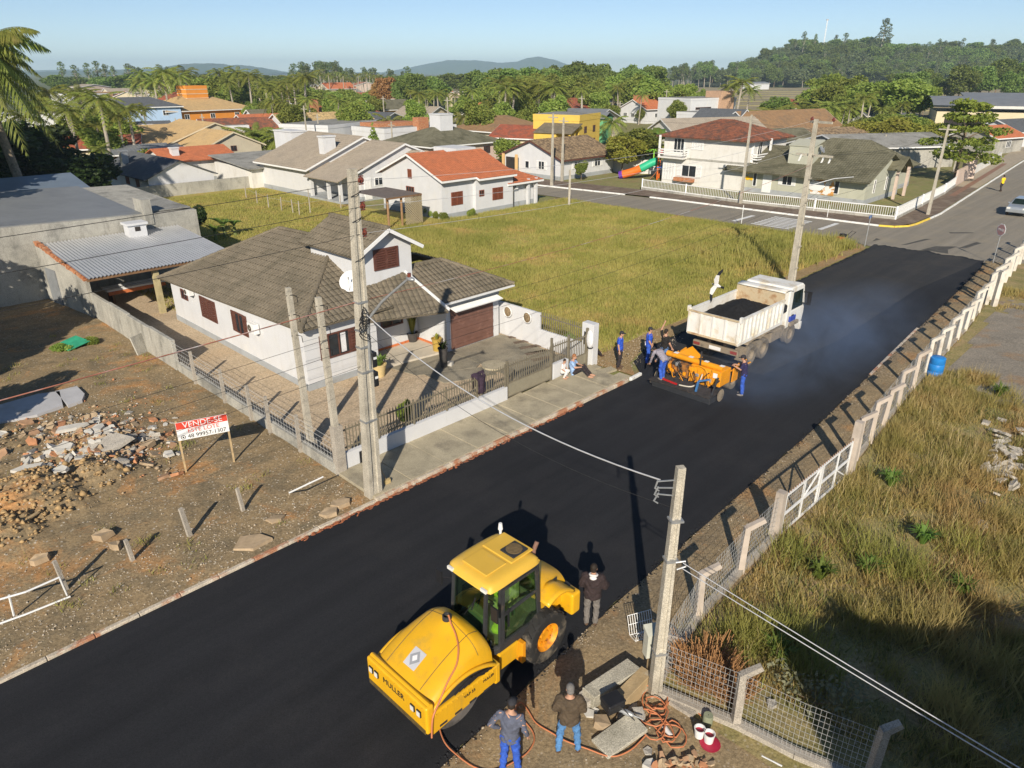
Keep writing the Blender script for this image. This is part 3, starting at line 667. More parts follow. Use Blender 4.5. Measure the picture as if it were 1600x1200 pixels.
gb = MB(); ZR = 3.78                                                # garage roof
tile_plane(gb, [L(9.0, 7.3, 2.6), L(13.4, 7.3, 2.6), L(11.0, 9.9, ZR), L(9.0, 9.9, ZR)], *TL)
tile_plane(gb, [L(13.4, 7.3, 2.6), L(13.4, 14.5, 2.6), L(11.0, 11.9, ZR), L(11.0, 9.9, ZR)], *TL)
tile_plane(gb, [L(13.4, 14.5, 2.6), L(9.0, 14.5, 2.6), L(9.0, 11.9, ZR), L(11.0, 11.9, ZR)], *TL)
kind(gb.build('roof_tiles', T_BROWN, root), 'stuff')
def ridge_caps(a, c, n=None):
    a, c = Vector(L(*a)), Vector(L(*c)); n = n or max(2, int((c - a).length / .42)); d = (c - a) / n
    q = MB(); q.tube([(-.5, 0, 0), (.5, 0, 0)], [.105, .085], 8); me = q.mesh('ridge_tile', T_BROWN, 50)
    for i in range(n):
        o = link('ridge_tile', me, root, a + d * (i + .5) + Vector((0, 0, .01))); o.rotation_euler = d.to_track_quat('X', 'Z').to_euler(); o.scale = (d.length * 1.08, 1, 1)
ridge_caps(F_, APX); ridge_caps(Bk, BT); ridge_caps(APX, BT); ridge_caps((7.56, 9.1, 5.88), (7.56, 13.65, 5.88)); ridge_caps((13.4, 7.3, 2.62), (11.0, 9.9, ZR + .02)); ridge_caps((9.05, 9.9, ZR), (11.0, 9.9, ZR))
b = MB()                                                            # white barge and fascia boards
for p, q, h in (((5.78, 9.06, 4.80), (7.56, 9.06, 5.79), .15), ((7.56, 9.06, 5.79), (9.37, 9.06, 4.80), .15), ((8.55, 9.45, 3.74), (8.9, 6.83, 2.44), .12), ((13.42, 7.28, 2.53), (9.0, 7.28, 2.53), .09)):
    b.bar(L(*p), L(*q), .05, h)
b.build('bargeboard', WFRAME, root)
b = MB(); b.bar(L(9.5, 7.68, 2.3), L(12.7, 7.68, 2.3), .12, .2); b.build('beam', PLINTH, root)
def H1win(face, at, u, z, w, h, style):
    return window(root, face, at - (2.62 if face in 'LR' else 8.45), u - (8.45 if face in 'LR' else 2.62), z, w, h, style)
H1win('L', 2.62, 17.25, 1.55, 1.65, 1.05, 'bshut'); w = H1win('L', 2.62, 14.0, 1.62, .85, .98, 'bopen2'); H1win('L', 2.62, 19.95, 1.72, .75, .5, 'bglass2')
w = H1win('F', 8.45, 4.2, 1.7, 1.06, 1.05, 'bopen2')
b = MB(); b.bb(.1, .34, -.018, -.004, -.42, .42); b.build('curtain', CURTAIN, w)
H1win('F', 9.5, 7.6, 4.5, 1.32, .92, 'bshut'); H1win('F', 9.9, 7.95, 1.42, 1.25, .5, 'nglass2')
door(root, 'F', 9.9 - 8.45, 6.62 - 2.62, .8, 2.05, BROWNW, .16)
b = MB()
for i in range(11): b.bb(-1.33, 1.33, -.06 + .012 * (i % 2), .02, i * .18 + .005, (i + 1) * .18 - .004)
b.build('garage_door', mat('garage_door_brown', (.165, .082, .06), .65, .14, 3, (.22, .12, .09), (.58, .7), 3, spec=.4), root, L(11.03, 7.74, .1))
b = MB()
for i in range(44): b.tube([L(9.6 + i * .068, 7.72, 2.2), L(9.6 + i * .068, 7.2, 2.08)], .04, 5)
b.build('door_canopy', WFRAME, root)
b = MB(); b.prism([L(6.1, 9.9)[:2], L(6.1, 8.2)[:2], L(9.45, 7.7)[:2], L(9.45, 9.9)[:2]], 0, .15); b.build('porch_slab', mat('porch_tile', (.56, .50, .40), .6, .08, 3), root)
TERRA = mat('terracotta_trim', (.55, .17, .06), .8, .2, 5)
b = MB(); b.bar(L(6.95, 9.875, .2), L(9.44, 9.875, .2), .03, .11); b.bar(L(9.43, 9.85, .2), L(9.43, 7.78, .2), .03, .11); b.build('skirting', TERRA, root)
ac_unit(root, L(2.46, 12.4, 1.82), -PI / 2).scale = (.8, .8, .8); ac_unit(root, L(2.45, 18.9, 2.12), -PI / 2).scale = (.7, .9, .6)
dish(root, L(6.0, 9.75, 3.35), -.9, .48)
b = MB()
for z in np.arange(.5, 2.3, .42): b.bar(L(2.6, 8.44, z), L(6.1, 8.44, z), .004, .012)
b.build('wire_shadow_line', PLINTH, root)  # thin grey bars drawn as shadow lines of the overhead wires

# ------------------------------------------------------------------ neighbouring houses (local x along the street, y away from it)
r = house('white house with bright orange tiled roof and red shutters beside the grass field', 30.5, 32.5,
      [(0, 3.75, .35, 9.0, 3.55, 1.75, 'x', 'gable', .5, .35), (3.75, 8.55, 0, 8.65, 3.4, 1.75, 'x', 'gable', .5, .02), (8.55, 12.1, .6, 5.6, 2.55, .9, 'x', 'hip', .7)], T_ORANGE, WHITE, tile=(.26, .4), fascia=WFRAME,
      wins=[('F', .35, 1.75, 1.65, 1.35, 1.15, 'rshut'), ('F', 0, 4.45, 1.85, .6, .55, 'rglass2'), ('F', 0, 6.5, 1.6, 1.35, 1.1, 'rshut'), ('L', 0, 4.7, 3.55, .55, .8, 'rshut'), ('L', 0, 4.75, 2.05, 1.15, .75, 'rglass3')])
b = MB(); b.tube([(8.58, .02, 0), (8.58, .02, 3.2)], .05, 6); b.build('downpipe', IRON, r); ac_unit(r, (9.2, .45, 1.9))
b = MB(); b.bb(8.5, 11.2, 8.0, 11.5, 3.2, 4.9); b.build('water_tank_housing', WHITE, r)
for x in (10.9, 12.0):
    b = MB(); b.bb(x - .13, x + .13, .1, .36, 0, 2.5); b.build('porch_pillar', WHITE, r)
r = house('long white house with three grey-tan gables and a tall white chimney', 28.9, 46.0,
      [(0, 13.5, 5.9, 16.5, 3.05, 2.6, 'y', 'gable', .6, .3), (2.2, 13.4, 0.05, 9.0, 3.1, 2.15, 'y', 'gable', .5, .3), (6.1, 11.5, -1.3, 3.5, 3.5, 1.0, 'y', 'gable', .4, .2)], T_GREY, WHITE, tile=(.26, .4), fascia=WFRAME,
      wins=[('F', .05, 4.6, 1.75, 1.5, .8, 'wglass'), ('F', -1.3, 8.4, 1.6, 1.3, 1.0, 'wglass')],
      chims=[(3.2, 7.2, 2.8, 5.85, 1.5, .9), (5.6, 19.0, 3.2, 5.7, 2.0, 4.0, WHITE)], doors=[('F', .05, 3.0, .9, 2.1, WFRAME)])
b = MB(); b.slab([(-.75, -.3, 2.22), (2.3, -.3, 3.36), (2.3, 5.95, 3.36), (-.75, 5.95, 2.22)], .1)
b.build('porch_roof', T_GREY, r)
for y in (.1, 2.2, 5.4):
    b = MB(); b.bb(-.25, .05, y, y + .3, 0, 2.35); b.build('porch_pillar', WHITE, r)
b = MB(); b.bb(-.3, 2.2, -.1, 5.8, 0, .22); b.build('porch_slab', PLINTH, r); dish(r, (5.4, 16.9, 4.2), -.6, .5, STEEL)
r = house('low lean-to shelter of grey sheet beside the grey-tan gables', 27.5, 62.0, [(0, 9, 0, 9, 2.2, .7, 'x', 'shed', .5)], FIBRE, OFFW, name='lean_to', tile=(.3, 0), plinth=False, cat='lean-to')
house('house with sand coloured roof, two gables and a small white chimney', 28.5, 79.5,
      [(.5, 14, 8.5, 20, 3.1, 2.4, 'y', 'gable', .6, .3), (2.0, 9.5, 0, 8.5, 3.2, 1.6, 'y', 'gable', .6, .3), (-2.5, 5, 11, 22, 3.1, 2.0, 'x', 'gable', .5, .3)], T_SAND, BEIGEW, fascia=CREAM, tile=(.3, 0),
      wins=[('F', 0, 5.6, 2.7, .8, .7, 'bglass'), ('L', 2.0, 4.6, 1.8, 1.1, .9, 'rshut'), ('L', .5, 9.6, 1.6, 1.0, 1.0, 'rshut')], doors=[('L', -2.5, 13.5, 1.6, 2.2, DARKIN)], chims=[(1.6, 17.5, 3.2, 5.1, 1.2, .9, WHITE)])
house('house with dark slate roof and blank white gable wall', 17.0, 63.5, [(0, 6.9, 0, 13.5, 2.0, 1.5, 'y', 'gable', .45, .25)], T_DARK, WHITE, tile=(.3, 0), plinth=False,
      wins=[('L', 0, 3.1, 1.2, .9, 1.0, 'rshut'), ('L', 0, 6, 1.3, 1.0, 1.0, 'rshut'), ('L', 0, 10, 1.3, 1.2, .8, 'bglass')], chims=[(1.2, 9.5, 2.1, 4.0, .7, .7, STEEL)])
house('small house with flat orange tiles behind the blank white gable', 22.5, 72.0, [(0, 8, 0, 7, 2.6, 1.1, 'x', 'gable', .5)], T_ORANGE, OFFW, tile=(.3, 0), chims=[(1.5, 1.5, 2.6, 3.9, .8, .8, WHITE)])
# two-storey white house
r = house('two-storey white house with weathered red hip roof and white balconies', 64.4, 21.9, [(0, 9, 0, 10.6, 5.45, 1.55, 'y', 'hip', .75)], T_OLDRED, OFFW, tile=(.28, .4), plinth=False,
      wins=[('L', 0, 7.0, 1.5, 1.9, 1.3, 'wopen2'), ('L', 0, 9.7, 1.3, 1.6, 2.0, 'wshut'), ('L', 0, 8.6, 4.2, 1.4, 1.6, 'wglass'), ('L', 0, 6.2, 4.35, 1.5, .9, 'wshut'), ('F', 0, 2.6, 4.2, 1.0, 1.6, 'wglass'), ('F', 0, 3, 1.6, 1.2, 1.0, 'wglass')])
for (x0, x1, y0, y1) in ((-.9, 0, 7.4, 10.8), (.8, 3.8, -.8, 0)):
    b = MB(); b.bb(x0, x1, y0, y1, 2.8, 2.95); o = b.build('balcony', OFFW, r)
    for z in (3.2, 3.45, 3.7):
        c = MB(); c.bb(x0, x0 + .05, y0, y1, z, z + .13); c.bb(x0, x1, y0, y0 + .05, z, z + .13); c.build('rail', WFRAME, o)
    c = MB(); c.bb(x0, x0 + .2, y1 - .2, y1, 2.95, 5.3); c.bb(x1 - .2, x1, y0, y0 + .2, 2.95, 5.3) if x0 > 0 else None; c.build('post', WFRAME, o)
b = MB(); b.bb(-.04, .0, 0, 10.6, 2.75, 2.95); b.bb(0, 9, -.04, 0, 2.75, 2.95); b.build('string_course', RAWC, r)
b = MB(); b.tube([(-.06, .1, 0), (-.06, .1, 5.3)], .05, 6); b.build('downpipe', WFRAME, r)
b = MB(); b.bb(-.65, -.1, 6.1, 8.6, .35, .75); o = b.build('flower_box', BRICKM, r)
# nursery school
r = house('single-storey sage green nursery with mossy roof and yellow wall letters', 64.6, 9.2,
      [(0, 9.5, 0, 14.4, 2.62, 1.9, 'y', 'gable', 1.1, .6), (9.5, 17, 1.2, 13, 2.75, 2.2, 'y', 'hip', .7)], T_MOSS, SAGE, tile=(.28, .4), fascia=None,
      wins=[('L', 0, 8.0, 1.55, 1.1, 1.0, 'wopen2'), ('L', 0, 3.3, 1.45, 1.5, 1.5, 'wglass'), ('L', 0, 11.6, 1.35, .45, 1.5, 'wglass'), ('F', 0, 2.2, 1.5, .5, 1.3, 'wglass'), ('F', 0, 5.5, 1.5, .5, 1.3, 'wglass')], doors=[('L', 0, 10.2, 1.0, 2.2, WFRAME)])
b = MB(); b.bb(1.2, 3.2, 6.2, 8.8, 3.1, 5.0); b.slab([(1.1, 6.1, 5.0), (3.4, 6.1, 5.5), (3.4, 8.9, 5.5), (1.1, 8.9, 5.0)], .1); o = b.build('tank_tower', SAGE, r)
dish(o, (2.2, 6.1, 4.2), 0, .4, STEEL)
b = MB(); b.slab([(5.0, -1.3, 2.9), (7.0, -1.3, 4.1), (7.0, 2, 4.1), (5.0, 2, 2.9)], .1); b.slab([(9.0, -1.3, 2.9), (9.0, 2, 2.9), (7.0, 2, 4.1), (7.0, -1.3, 4.1)], .1)
for i in range(6): b.bar((5.1 + i * .37, -1.25, 2.9 + i * .22), (5.1 + i * .37, 1.0, 2.9 + i * .22), .08, .12)
b.build('porch_roof', T_MOSS, r)
for x in (5.4, 8.6):
    b = MB(); b.bb(x - .12, x + .12, -1.1, -.85, 0, 2.95); b.build('porch_pillar', PINKW, r)
YL = mat('yellow_letters', (.80, .47, .02), .6, .1, 4)
def letters(txt, size, m, parent, loc, rot, depth=.03, name='lettering', align='CENTER'):
    c = bpy.data.curves.new(name, 'FONT'); c.body = txt; c.size = size; c.extrude = depth; c.align_x = align; c.align_y = 'CENTER'
    o = bpy.data.objects.new(name, c); me = bpy.data.meshes.new_from_object(o); bpy.data.objects.remove(o); me.materials.clear(); me.materials.append(m)
    o = link(name, me, parent, loc); o.rotation_euler = rot; return o
for (y, z, w, h) in ((13.75, 2.05, .22, .42), (13.4, 2.05, .22, .4), (13.05, 2.05, .3, .42), (12.72, 2.03, .16, .42), (12.42, 2.06, .2, .4), (13.3, 1.45, .5, .34), (12.85, 1.42, .36, .46), (12.45, 1.38, .42, .4), (12.0, 1.36, .36, .36)):
    b = MB(); b.ell((0, 0, 0), (.03, w * .62, h * .55), 12, 6); b.build('letter_blob', YL, r, (-.04, y, z))
b = MB(); b.bb(-.06, -.02, 3.0, 5.4, .5, 2.2); o = b.build('mural', mat('mural_orange', (.55, .28, .08), .8, .45, 2.2, (.75, .72, .68), (.48, .5), 1.2), r)
b = MB(); b.ell((-.08, 4.9, 1.3), (.04, .95, .5), 14, 6); b.build('mural_cloud', WFRAME, r)
r = house('white bungalow with mottled stone-coloured tiles and open side porch', 56.6, 41.8, [(0, 10.5, 0, 9.5, 2.55, 1.8, 'x', 'gable', .55, .35)], T_MOTTLE, WHITE, tile=(.28, .4), fascia=BROWNW,
      wins=[('L', 0, 3.0, 1.5, 1.0, 1.0, 'wopen2'), ('L', 0, 5.4, 1.4, .7, .9, 'wglass'), ('F', 0, 3.2, 1.5, 1.2, .9, 'wopen2'), ('F', 0, 7.2, 1.5, 1.2, .9, 'wopen2')], doors=[('L', 0, 8.0, 2.2, 2.1, DARKIN, 0)])
for y in (7.0, 9.3):
    b = MB(); b.bb(-.45, -.2, y - .14, y + .14, 0, 2.5); b.build('porch_pillar', PEACH, r)
# ------------------------------------------------------------------ houses further off: placed on the map by distance
def far_house(label, px, Y, w, d, h, rise, axis, typ, roofm, wallm, rz=0, wins=2, chim=None, name='house', z=0, ws='wglass', cat='house', tile=(.4, 0)):
    p, _ = DEP(px, Y); wn = []
    for i in range(wins):
        u = w * (i + .7) / (wins + .4); wn.append(('F', 0, u, h * .52 if h < 4 else 1.5, min(1.3, w / (wins + 1.2)), 1.0, ws))
        if h > 4.2: wn.append(('F', 0, u, h - 1.4, 1.1, 1.0, ws))
        u = d * (i + .7) / (wins + .4); wn.append(('L', 0, u, h * .52 if h < 4 else 1.5, min(1.3, d / (wins + 1.2)), 1.0, ws))
        if h > 4.2: wn.append(('L', 0, u, h - 1.4, 1.1, 1.0, ws))
    return house(label, 0, 0, [(0, w, 0, d, h, rise, axis, typ, .55, .4)], roofm, wallm, wins=wn, chims=[chim] if chim else (), world=p, rz=rz, tile=tile, plinth=False, name=name, fascia=None if typ == 'flat' else WFRAME, cat=cat)
far_house('olive-grey hip-roofed house with a stout white tank tower', 672, 103, 13.5, 11, 2.7, 2.0, 'x', 'hip', T_MOSS, PINKW, 0, 3, (6.3, 5.0, 3.2, 6.4, 2.4, 2.4, WHITE), ws='bglass')
r = far_house('flat-roofed white modern house with a brick tower', 600, 118, 15, 9, 3.1, .7, 'x', 'flat', FIBRE, WHITE, 0, 3)
b = MB(); b.bb(6.5, 8.6, -.5, 1.0, 0, 5.2); b.build('brick_tower', BRICKM, r); b = MB(); b.bb(1, 9, 3, 8, 3.6, 4.4); b.build('upper_block', BRICKM, r)
r = far_house('long low white building with flat roof and blank walls', 512, 121, 17, 10, 3.6, .5, 'x', 'flat', FIBRE, WHITE, .35, 0)
far_house('white gabled house with pale mottled yellow tiles', 448, 132, 18, 10, 3.0, 2.1, 'x', 'gable', T_STRAW, WHITE, -.1, 2, ws='bglass')
far_house('house with rusty red roof and two small white gables', 470, 165, 14, 9, 3.0, 1.9, 'x', 'gable', T_RED, OFFW, 0, 2, (4, 1.0, 3.5, 6.5, 1.4, 1.4, BRICKM))
far_house('house with a flat red hip roof between palms', 545, 175, 10, 8, 2.9, 1.7, 'x', 'hip', T_RED, OFFW, 0, 2)
far_house('small grey-roofed house with pale gable before the trees', 588, 150, 12, 9, 2.7, 1.7, 'y', 'gable', T_DARK, WHITE, .35, 2)
far_house('house with peach walls and a grey-green roof', 592, 190, 12, 10, 3.4, 2.0, 'x', 'gable', T_MOSS, PEACH, 0, 2, ws='rglass')
far_house('pale bungalow with brown roof beside the round white dome', 664, 165, 11, 9, 3.0, 1.9, 'y', 'gable', T_GREY, CREAM, .3, 2, ws='bglass')
far_house('reddish brown hip-roofed house with a dark carport', 772, 128, 14, 11, 2.8, 2.0, 'x', 'hip', T_BROWN2, BEIGEW, 0, 2, ws='rglass')
far_house('house with a terracotta hip roof seen behind the slate roof', 762, 190, 13, 10, 3.2, 2.2, 'x', 'hip', T_ORANGE, OFFW, 0, 2)
far_house('low house with slate-grey roof beside tall palms', 770, 160, 14, 9, 2.8, 1.7, 'x', 'gable', T_DARK, CREAM, .1, 2)
far_house('cream house with brown tiles and pale garage door', 838, 118, 9, 8, 2.5, 1.5, 'y', 'gable', T_RED, CREAM, .35, 1)
r = far_house('bright yellow two-storey house with dark porch', 905, 118, 9, 8, 4.9, .9, 'x', 'flat', FIBRE, YELLOW, .3, 2, ws='bglass')
b = MB(); b.slab([(-4.2, -.5, 3.4), (.1, -.5, 4.6), (.1, 6, 4.6), (-4.2, 6, 3.4)], .12); b.build('porch_roof', T_BROWN, r); b = MB(); b.bb(-3.9, 0, 2.2, 6, 0, 3.3); b.build('side_wing', YELLOW, r)
for x in (-3.9, -2.2):
    b = MB(); b.bb(x, x + .3, -.2, .1, 0, 3.4); b.build('porch_pillar', YELLOW, r)
r = far_house('grey-roofed house with a green gable wall', 925, 140, 16, 9, 3.5, 1.9, 'y', 'gable', SHEETM, BEIGEW, .3, 1)
b = MB(); b.bb(-2.6, 2.4, -3.2, .05, 0, 4.4); b.build('green_wing', GREENW, r); b = MB(); b.slab([(-2.9, -3.5, 4.3), (-.1, -3.5, 5.3), (-.1, .2, 5.3), (-2.9, .2, 4.3)], .1); b.slab([(-.1, -3.5, 5.3), (2.7, -3.5, 4.3), (2.7, .2, 4.3), (-.1, .2, 5.3)], .1); b.build('wing_roof', SHEETM, r)
far_house('house with bright red roof in front of the dense trees', 898, 190, 14, 10, 3.6, 2.2, 'x', 'hip', T_RED, WHITE, .2, 1)
far_house('long house with orange roof and a brick-clad tank', 1010, 190, 19, 9, 3.6, 2.0, 'x', 'gable', T_ORANGE, WHITE, -.15, 3, (2.0, 4, 4, 6.6, 3, 2.4, BRICKM))
r = far_house('white box-shaped modern house with slit windows', 1078, 168, 15, 10, 6.2, .4, 'x', 'flat', FIBRE, WHITE, -.2, 0)
b = MB(); b.bb(9, 13.5, -.6, 4, 0, 8.0); b.build('brick_tower', mat('tan_brick', (.48, .31, .20), .9, .2, 4), r); window(r, 'F', 0, 4.2, 4.5, 5.0, .5, 'bglass')
far_house('stepped white house with terraces beside the tan tower', 1108, 150, 13, 8, 4.0, .5, 'x', 'flat', FIBRE, WHITE, -.1, 2)
far_house('wide house with plain grey-brown roof behind the two-storey house', 1058, 116, 17, 9, 3.2, 2.0, 'x', 'gable', T_GREY, OFFW, -.45, 2)
far_house('white cottage with slate gable behind the red hip roof', 1150, 132, 7, 8, 4.4, 1.5, 'y', 'gable', T_DARK, WHITE, .1, 2)
r = far_house('long house with brown roof, white columns and a garage', 1180, 130, 22, 9, 3.0, 2.6, 'x', 'gable', T_BROWN2, WHITE, -.30, 4, ws='bglass')
door(r, 'F', 0, 17.5, 4.2, 2.4, BROWNW, 0, 'garage_door', 4, True)
far_house('low slate-roofed house with white gable beside the tank tower', 1190, 107, 11, 8, 2.7, 1.5, 'x', 'gable', T_MOSS, WHITE, -.4, 1)
far_house('low building with long ribbed fibre roof behind the nursery', 1330, 98, 17, 11, 2.9, 1.2, 'x', 'gable', FIBRE, RAWC, -.55, 0, tile=(.5, 0))
far_house('house with old grey-brown tiles and broken ridge', 1262, 112, 15, 8, 2.6, 1.4, 'x', 'gable', T_MOTTLE, OFFW, -.45, 1)
far_house('low shed with grey-blue sheet roof behind the nursery', 1275, 98, 12, 7, 2.6, .9, 'x', 'gable', SHEETM, RAWC, -.45, 0, tile=(.5, 0))
far_house('small white house with red roof at the field edge', 1234, 205, 9, 7, 3.2, 1.8, 'x', 'gable', T_RED, WHITE, 0, 1)
far_house('dark-roofed house with white skylight among palms', 1355, 170, 12, 9, 3.2, 2.2, 'x', 'gable', T_DARK, WHITE, -.5, 1, (4, 3, 4, 5.4, 2.2, 1.4, WHITE))
far_house('small brick-and-plaster shed among the shrubs', 1428, 150, 9, 6, 3.0, .9, 'x', 'gable', FIBRE, BEIGEW, -.5, 1)
# round-roofed warehouse at the right
p, _ = DEP(1462, 142)
r = thing('warehouse', 'cream warehouse with curved grey roof and open loading bay', 'warehouse', p, -.42)
b = MB(); b.bb(0, 60, 0, 16, 0, 5.2); b.build('wall', mat('warehouse_cream', (.62, .54, .36), .85, .07, .6), r)
b = MB(); b.grid(lambda u, v: (-1 + 62 * u, -1.6 + 19 * v, 5.3 + 2.3 * math.sin(PI * min(1, v * .55 + .12)) ** .8), 20, 12); b.build('roof', SHEETM, r, smooth=60)
for (x0, x1, z0, z1, m) in ((1.5, 9.5, 0, 4.2, DARKIN), (20, 30, 3.4, 4.8, SHEETM), (40, 50, 3.4, 4.8, SHEETM)):
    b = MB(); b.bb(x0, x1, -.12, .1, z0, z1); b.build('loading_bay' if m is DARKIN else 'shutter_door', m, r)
p, _ = DEP(1515, 165); r = thing('warehouse', 'second warehouse with flatter pale roof behind the curved one', 'warehouse', p, -.42)
b = MB(); b.bb(0, 60, 0, 14, 0, 6.4); b.build('wall', OFFW, r); b = MB(); b.slab([(-1, -1, 6.4), (61, -1, 6.4), (61, 15, 7.6), (-1, 15, 7.6)], .2); b.build('roof', SHEETM, r)
# small orange-roofed house by the street corner far right
far_house('small house with orange roof behind the spreading tree', 1560, 118, 8, 7, 2.6, 1.4, 'x', 'gable', T_ORANGE, RAWC, -.3, 1)
far_house('white house with dark gable at the picture edge by the far street', 1597, 128, 10, 8, 2.8, 1.6, 'x', 'gable', T_DARK, WHITE, -.3, 1)
far_house('white two-storey house behind the tall palm', 6, 102, 9, 9, 6.2, .5, 'x', 'flat', FIBRE, WHITE, -.3, 2)
# left and centre distance
r = far_house('orange house with broad tan hip roof and orange roof turret', 262, 158, 20, 14, 4.6, 2.6, 'x', 'hip', T_SAND, ORANGEW, .1, 3)
b = MB(); b.bb(7.5, 12.5, 5, 9, 5.6, 9.2); b.build('turret', ORANGEW, r)
for z in (6.6, 7.5, 8.4):
    c = MB(); c.bb(7.45, 12.55, 4.95, 9.05, z, z + .12); c.build('turret_band', CREAM, r)
far_house('house with long terracotta roof next to the orange turret house', 252, 172, 14, 12, 5.0, 2.6, 'x', 'hip', T_RED, OFFW, 0, 2)
far_house('long low house with dull red tiles and white laundry porch', 318, 128, 24, 8, 2.9, 1.6, 'x', 'gable', T_OLDRED, OFFW, -.25, 3, ws='bglass')
far_house('white box house with air conditioner on its flat roof', 262, 124, 13, 7, 3.0, .5, 'x', 'flat', FIBRE, WHITE, -.2, 1)
far_house('house with olive roof and white tank beside the palms', 402, 150, 12, 9, 3.0, 2.0, 'x', 'gable', T_MOSS, WHITE, -.1, 2, (8, 4, 4, 6, 1.6, 1.4, WHITE))
far_house('house with bright orange roof left of the olive roof', 385, 142, 9, 8, 2.9, 1.6, 'x', 'gable', T_ORANGE, OFFW, -.1, 1)
far_house('pale blue two-storey house with dark tiled roof', 160, 150, 15, 9, 5.6, 1.6, 'x', 'hip', T_DARK, BLUEW, -.1, 3)
far_house('small white cube house seen over the palm fronds', 112, 190, 10, 9, 6.4, .5, 'x', 'flat', FIBRE, WHITE, .2, 1)
far_house('white house with grey roof half behind the shrubs', 155, 108, 10, 8, 3.4, 1.7, 'x', 'gable', T_DARK, WHITE, -.2, 2, ws='bglass')
far_house('cream outbuilding with a dark red roof', 92, 96, 9, 7, 3.0, 1.2, 'x', 'gable', T_RED, CREAM, -.4, 1)
far_house('low flat shed with grey roof before the sand roof', 168, 92, 9, 6, 2.6, .5, 'x', 'shed', SHEETM, BRICKM, -.2, 0, name='shed', cat='shed')
WCOL = [WHITE, OFFW, CREAM, PINKW, BEIGEW]; RCOL = [T_RED, T_ORANGE, T_MOSS, T_GREY, T_BROWN2, SHEETM]
DIST = [('grey', T_GREY), ('red', T_RED), ('orange', T_ORANGE), ('mossy', T_MOSS), ('brown', T_BROWN2), ('pale metal', SHEETM)]
rr = random.Random(5)
for i in range(46):
    px = rr.choice([rr.uniform(90, 300), rr.uniform(300, 720), rr.uniform(440, 700), rr.uniform(600, 860)]); Y = rr.uniform(260, 520)
    w, d = rr.uniform(10, 17), rr.uniform(8, 11); nm, m = rr.choice(DIST)
    o = far_house('distant %s roofed house in the town beyond the palms' % nm, px, Y, w, d, rr.choice([3, 3.2, 5.5]), rr.uniform(1.2, 2.2), rr.choice('xy'), 'gable', m, rr.choice(WCOL), rr.uniform(-.4, .4), 1)
    o['group'] = 'distant houses of the town'
# big concrete shed and its neighbours on the left
r = thing('workshop', 'long grey workshop with stained bare concrete side wall', 'workshop', S(-24, 30.6), SA)
b = MB(); V = [(0, 0, 0), (32.2, 0, 0), (32.2, 12, 0), (0, 12, 0), (0, 0, 4.9), (32.2, 0, 3.95), (32.2, 12, 4.3), (0, 12, 5.2)]
b.add(V, [(0, 1, 5, 4), (1, 2, 6, 5), (2, 3, 7, 6), (3, 0, 4, 7), (4, 5, 6, 7)]); b.build('wall', RAWC, r)
b = MB(); b.slab([(-.3, .25, 4.96), (29.0, .25, 4.10), (29.0, 12.2, 4.5), (-.3, 12.2, 5.36)], .06)
b.build('roof', SHEETM, r); b = MB(); b.bb(29.0, 29.5, -.06, 1.4, 3.4, 4.9); b.build('pilaster', RAWC, r); b = MB(); b.bb(29.5, 32, .4, 11.5, 4.05, 4.12); b.build('roof_edge', FIBRE, r)
r = thing('shed', 'blue-grey sheet-roofed shed with open dark front in tree shade', 'shed', S(-16, 45.5), SA)
b = MB(); b.bb(0, 22.5, 0, 12, 0, 3.5); b.build('wall', RAWC, r); b = MB(); b.slab([(-.5, -.6, 3.4), (23, -.6, 3.4), (23, 6, 4.5), (-.5, 6, 4.5)], .08); b.slab([(-.5, 6, 4.5), (23, 6, 4.5), (23, 12.6, 3.4), (-.5, 12.6, 3.4)], .08)
BLUES = mat('blue_sheet', (.20, .25, .31), .5, .1, .6, metal=.3)
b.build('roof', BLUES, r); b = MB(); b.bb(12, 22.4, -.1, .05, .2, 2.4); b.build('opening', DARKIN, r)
b = MB()
for i in range(30): b.bb(11.8 + i * .36, 12.02 + i * .36, -.62, -.55, 2.5, 3.35)
b.build('valance', SHEETM, r)
# lean-to awning with its brick-topped side wall
r = thing('awning', 'corrugated zinc awning leaning on the workshop wall', 'awning', S(-.8, 22.9), SA)
b = MB(); b.grid(lambda u, v: (7.6 * u, 7.6 * v, 2.62 + .55 * v + .035 * math.cos(2 * PI * u * 42)), 42 * 6, 1); b.build('zinc_sheet', ZINC, r, smooth=80)
b = MB(); b.bar((0, .1, 2.52), (7.6, .1, 2.52), .08, .14); b.bar((0, 4, 2.8), (7.6, 4, 2.8), .08, .12); b.build('beam', WOODB, r)
for x in (3.35, 7.3):
    b = MB(); b.bb(x - .14, x + .14, .3, .58, 0, 2.5); b.build('post', mat('ochre_post', (.42, .36, .20), .9, .2, 3), r)
b = MB(); b.bb(4.3, 5.3, 6.2, 7.0, 2.9, 3.75); b.bb(4.2, 5.4, 6.1, 7.1, 3.75, 3.88); o = b.build('chimney', WHITE, r); b = MB(); b.bb(4.65, 4.95, 6.18, 6.2, 3.4, 3.65); b.build('chimney_opening', DARKIN, o)
r = thing('side_wall', 'peeling plaster wall with brick edge and grey metal door', 'wall', S(-.3, 25.0), SA + .122)
b = MB(); b.add([(-.1, 0, 0), (-.1, 5.5, 0), (-.1, 5.5, 3.2), (-.1, 0, 2.0), (.1, 0, 0), (.1, 5.5, 0), (.1, 5.5, 3.2), (.1, 0, 2.0)], [(0, 3, 2, 1), (4, 5, 6, 7), (0, 4, 7, 3), (1, 2, 6, 5), (3, 7, 6, 2)]); b.build('plaster', RAWC, r)
q = MB(); q.box((0, 0, 0), (.24, .2, .085)); me = q.mesh('brick', BRICKM)
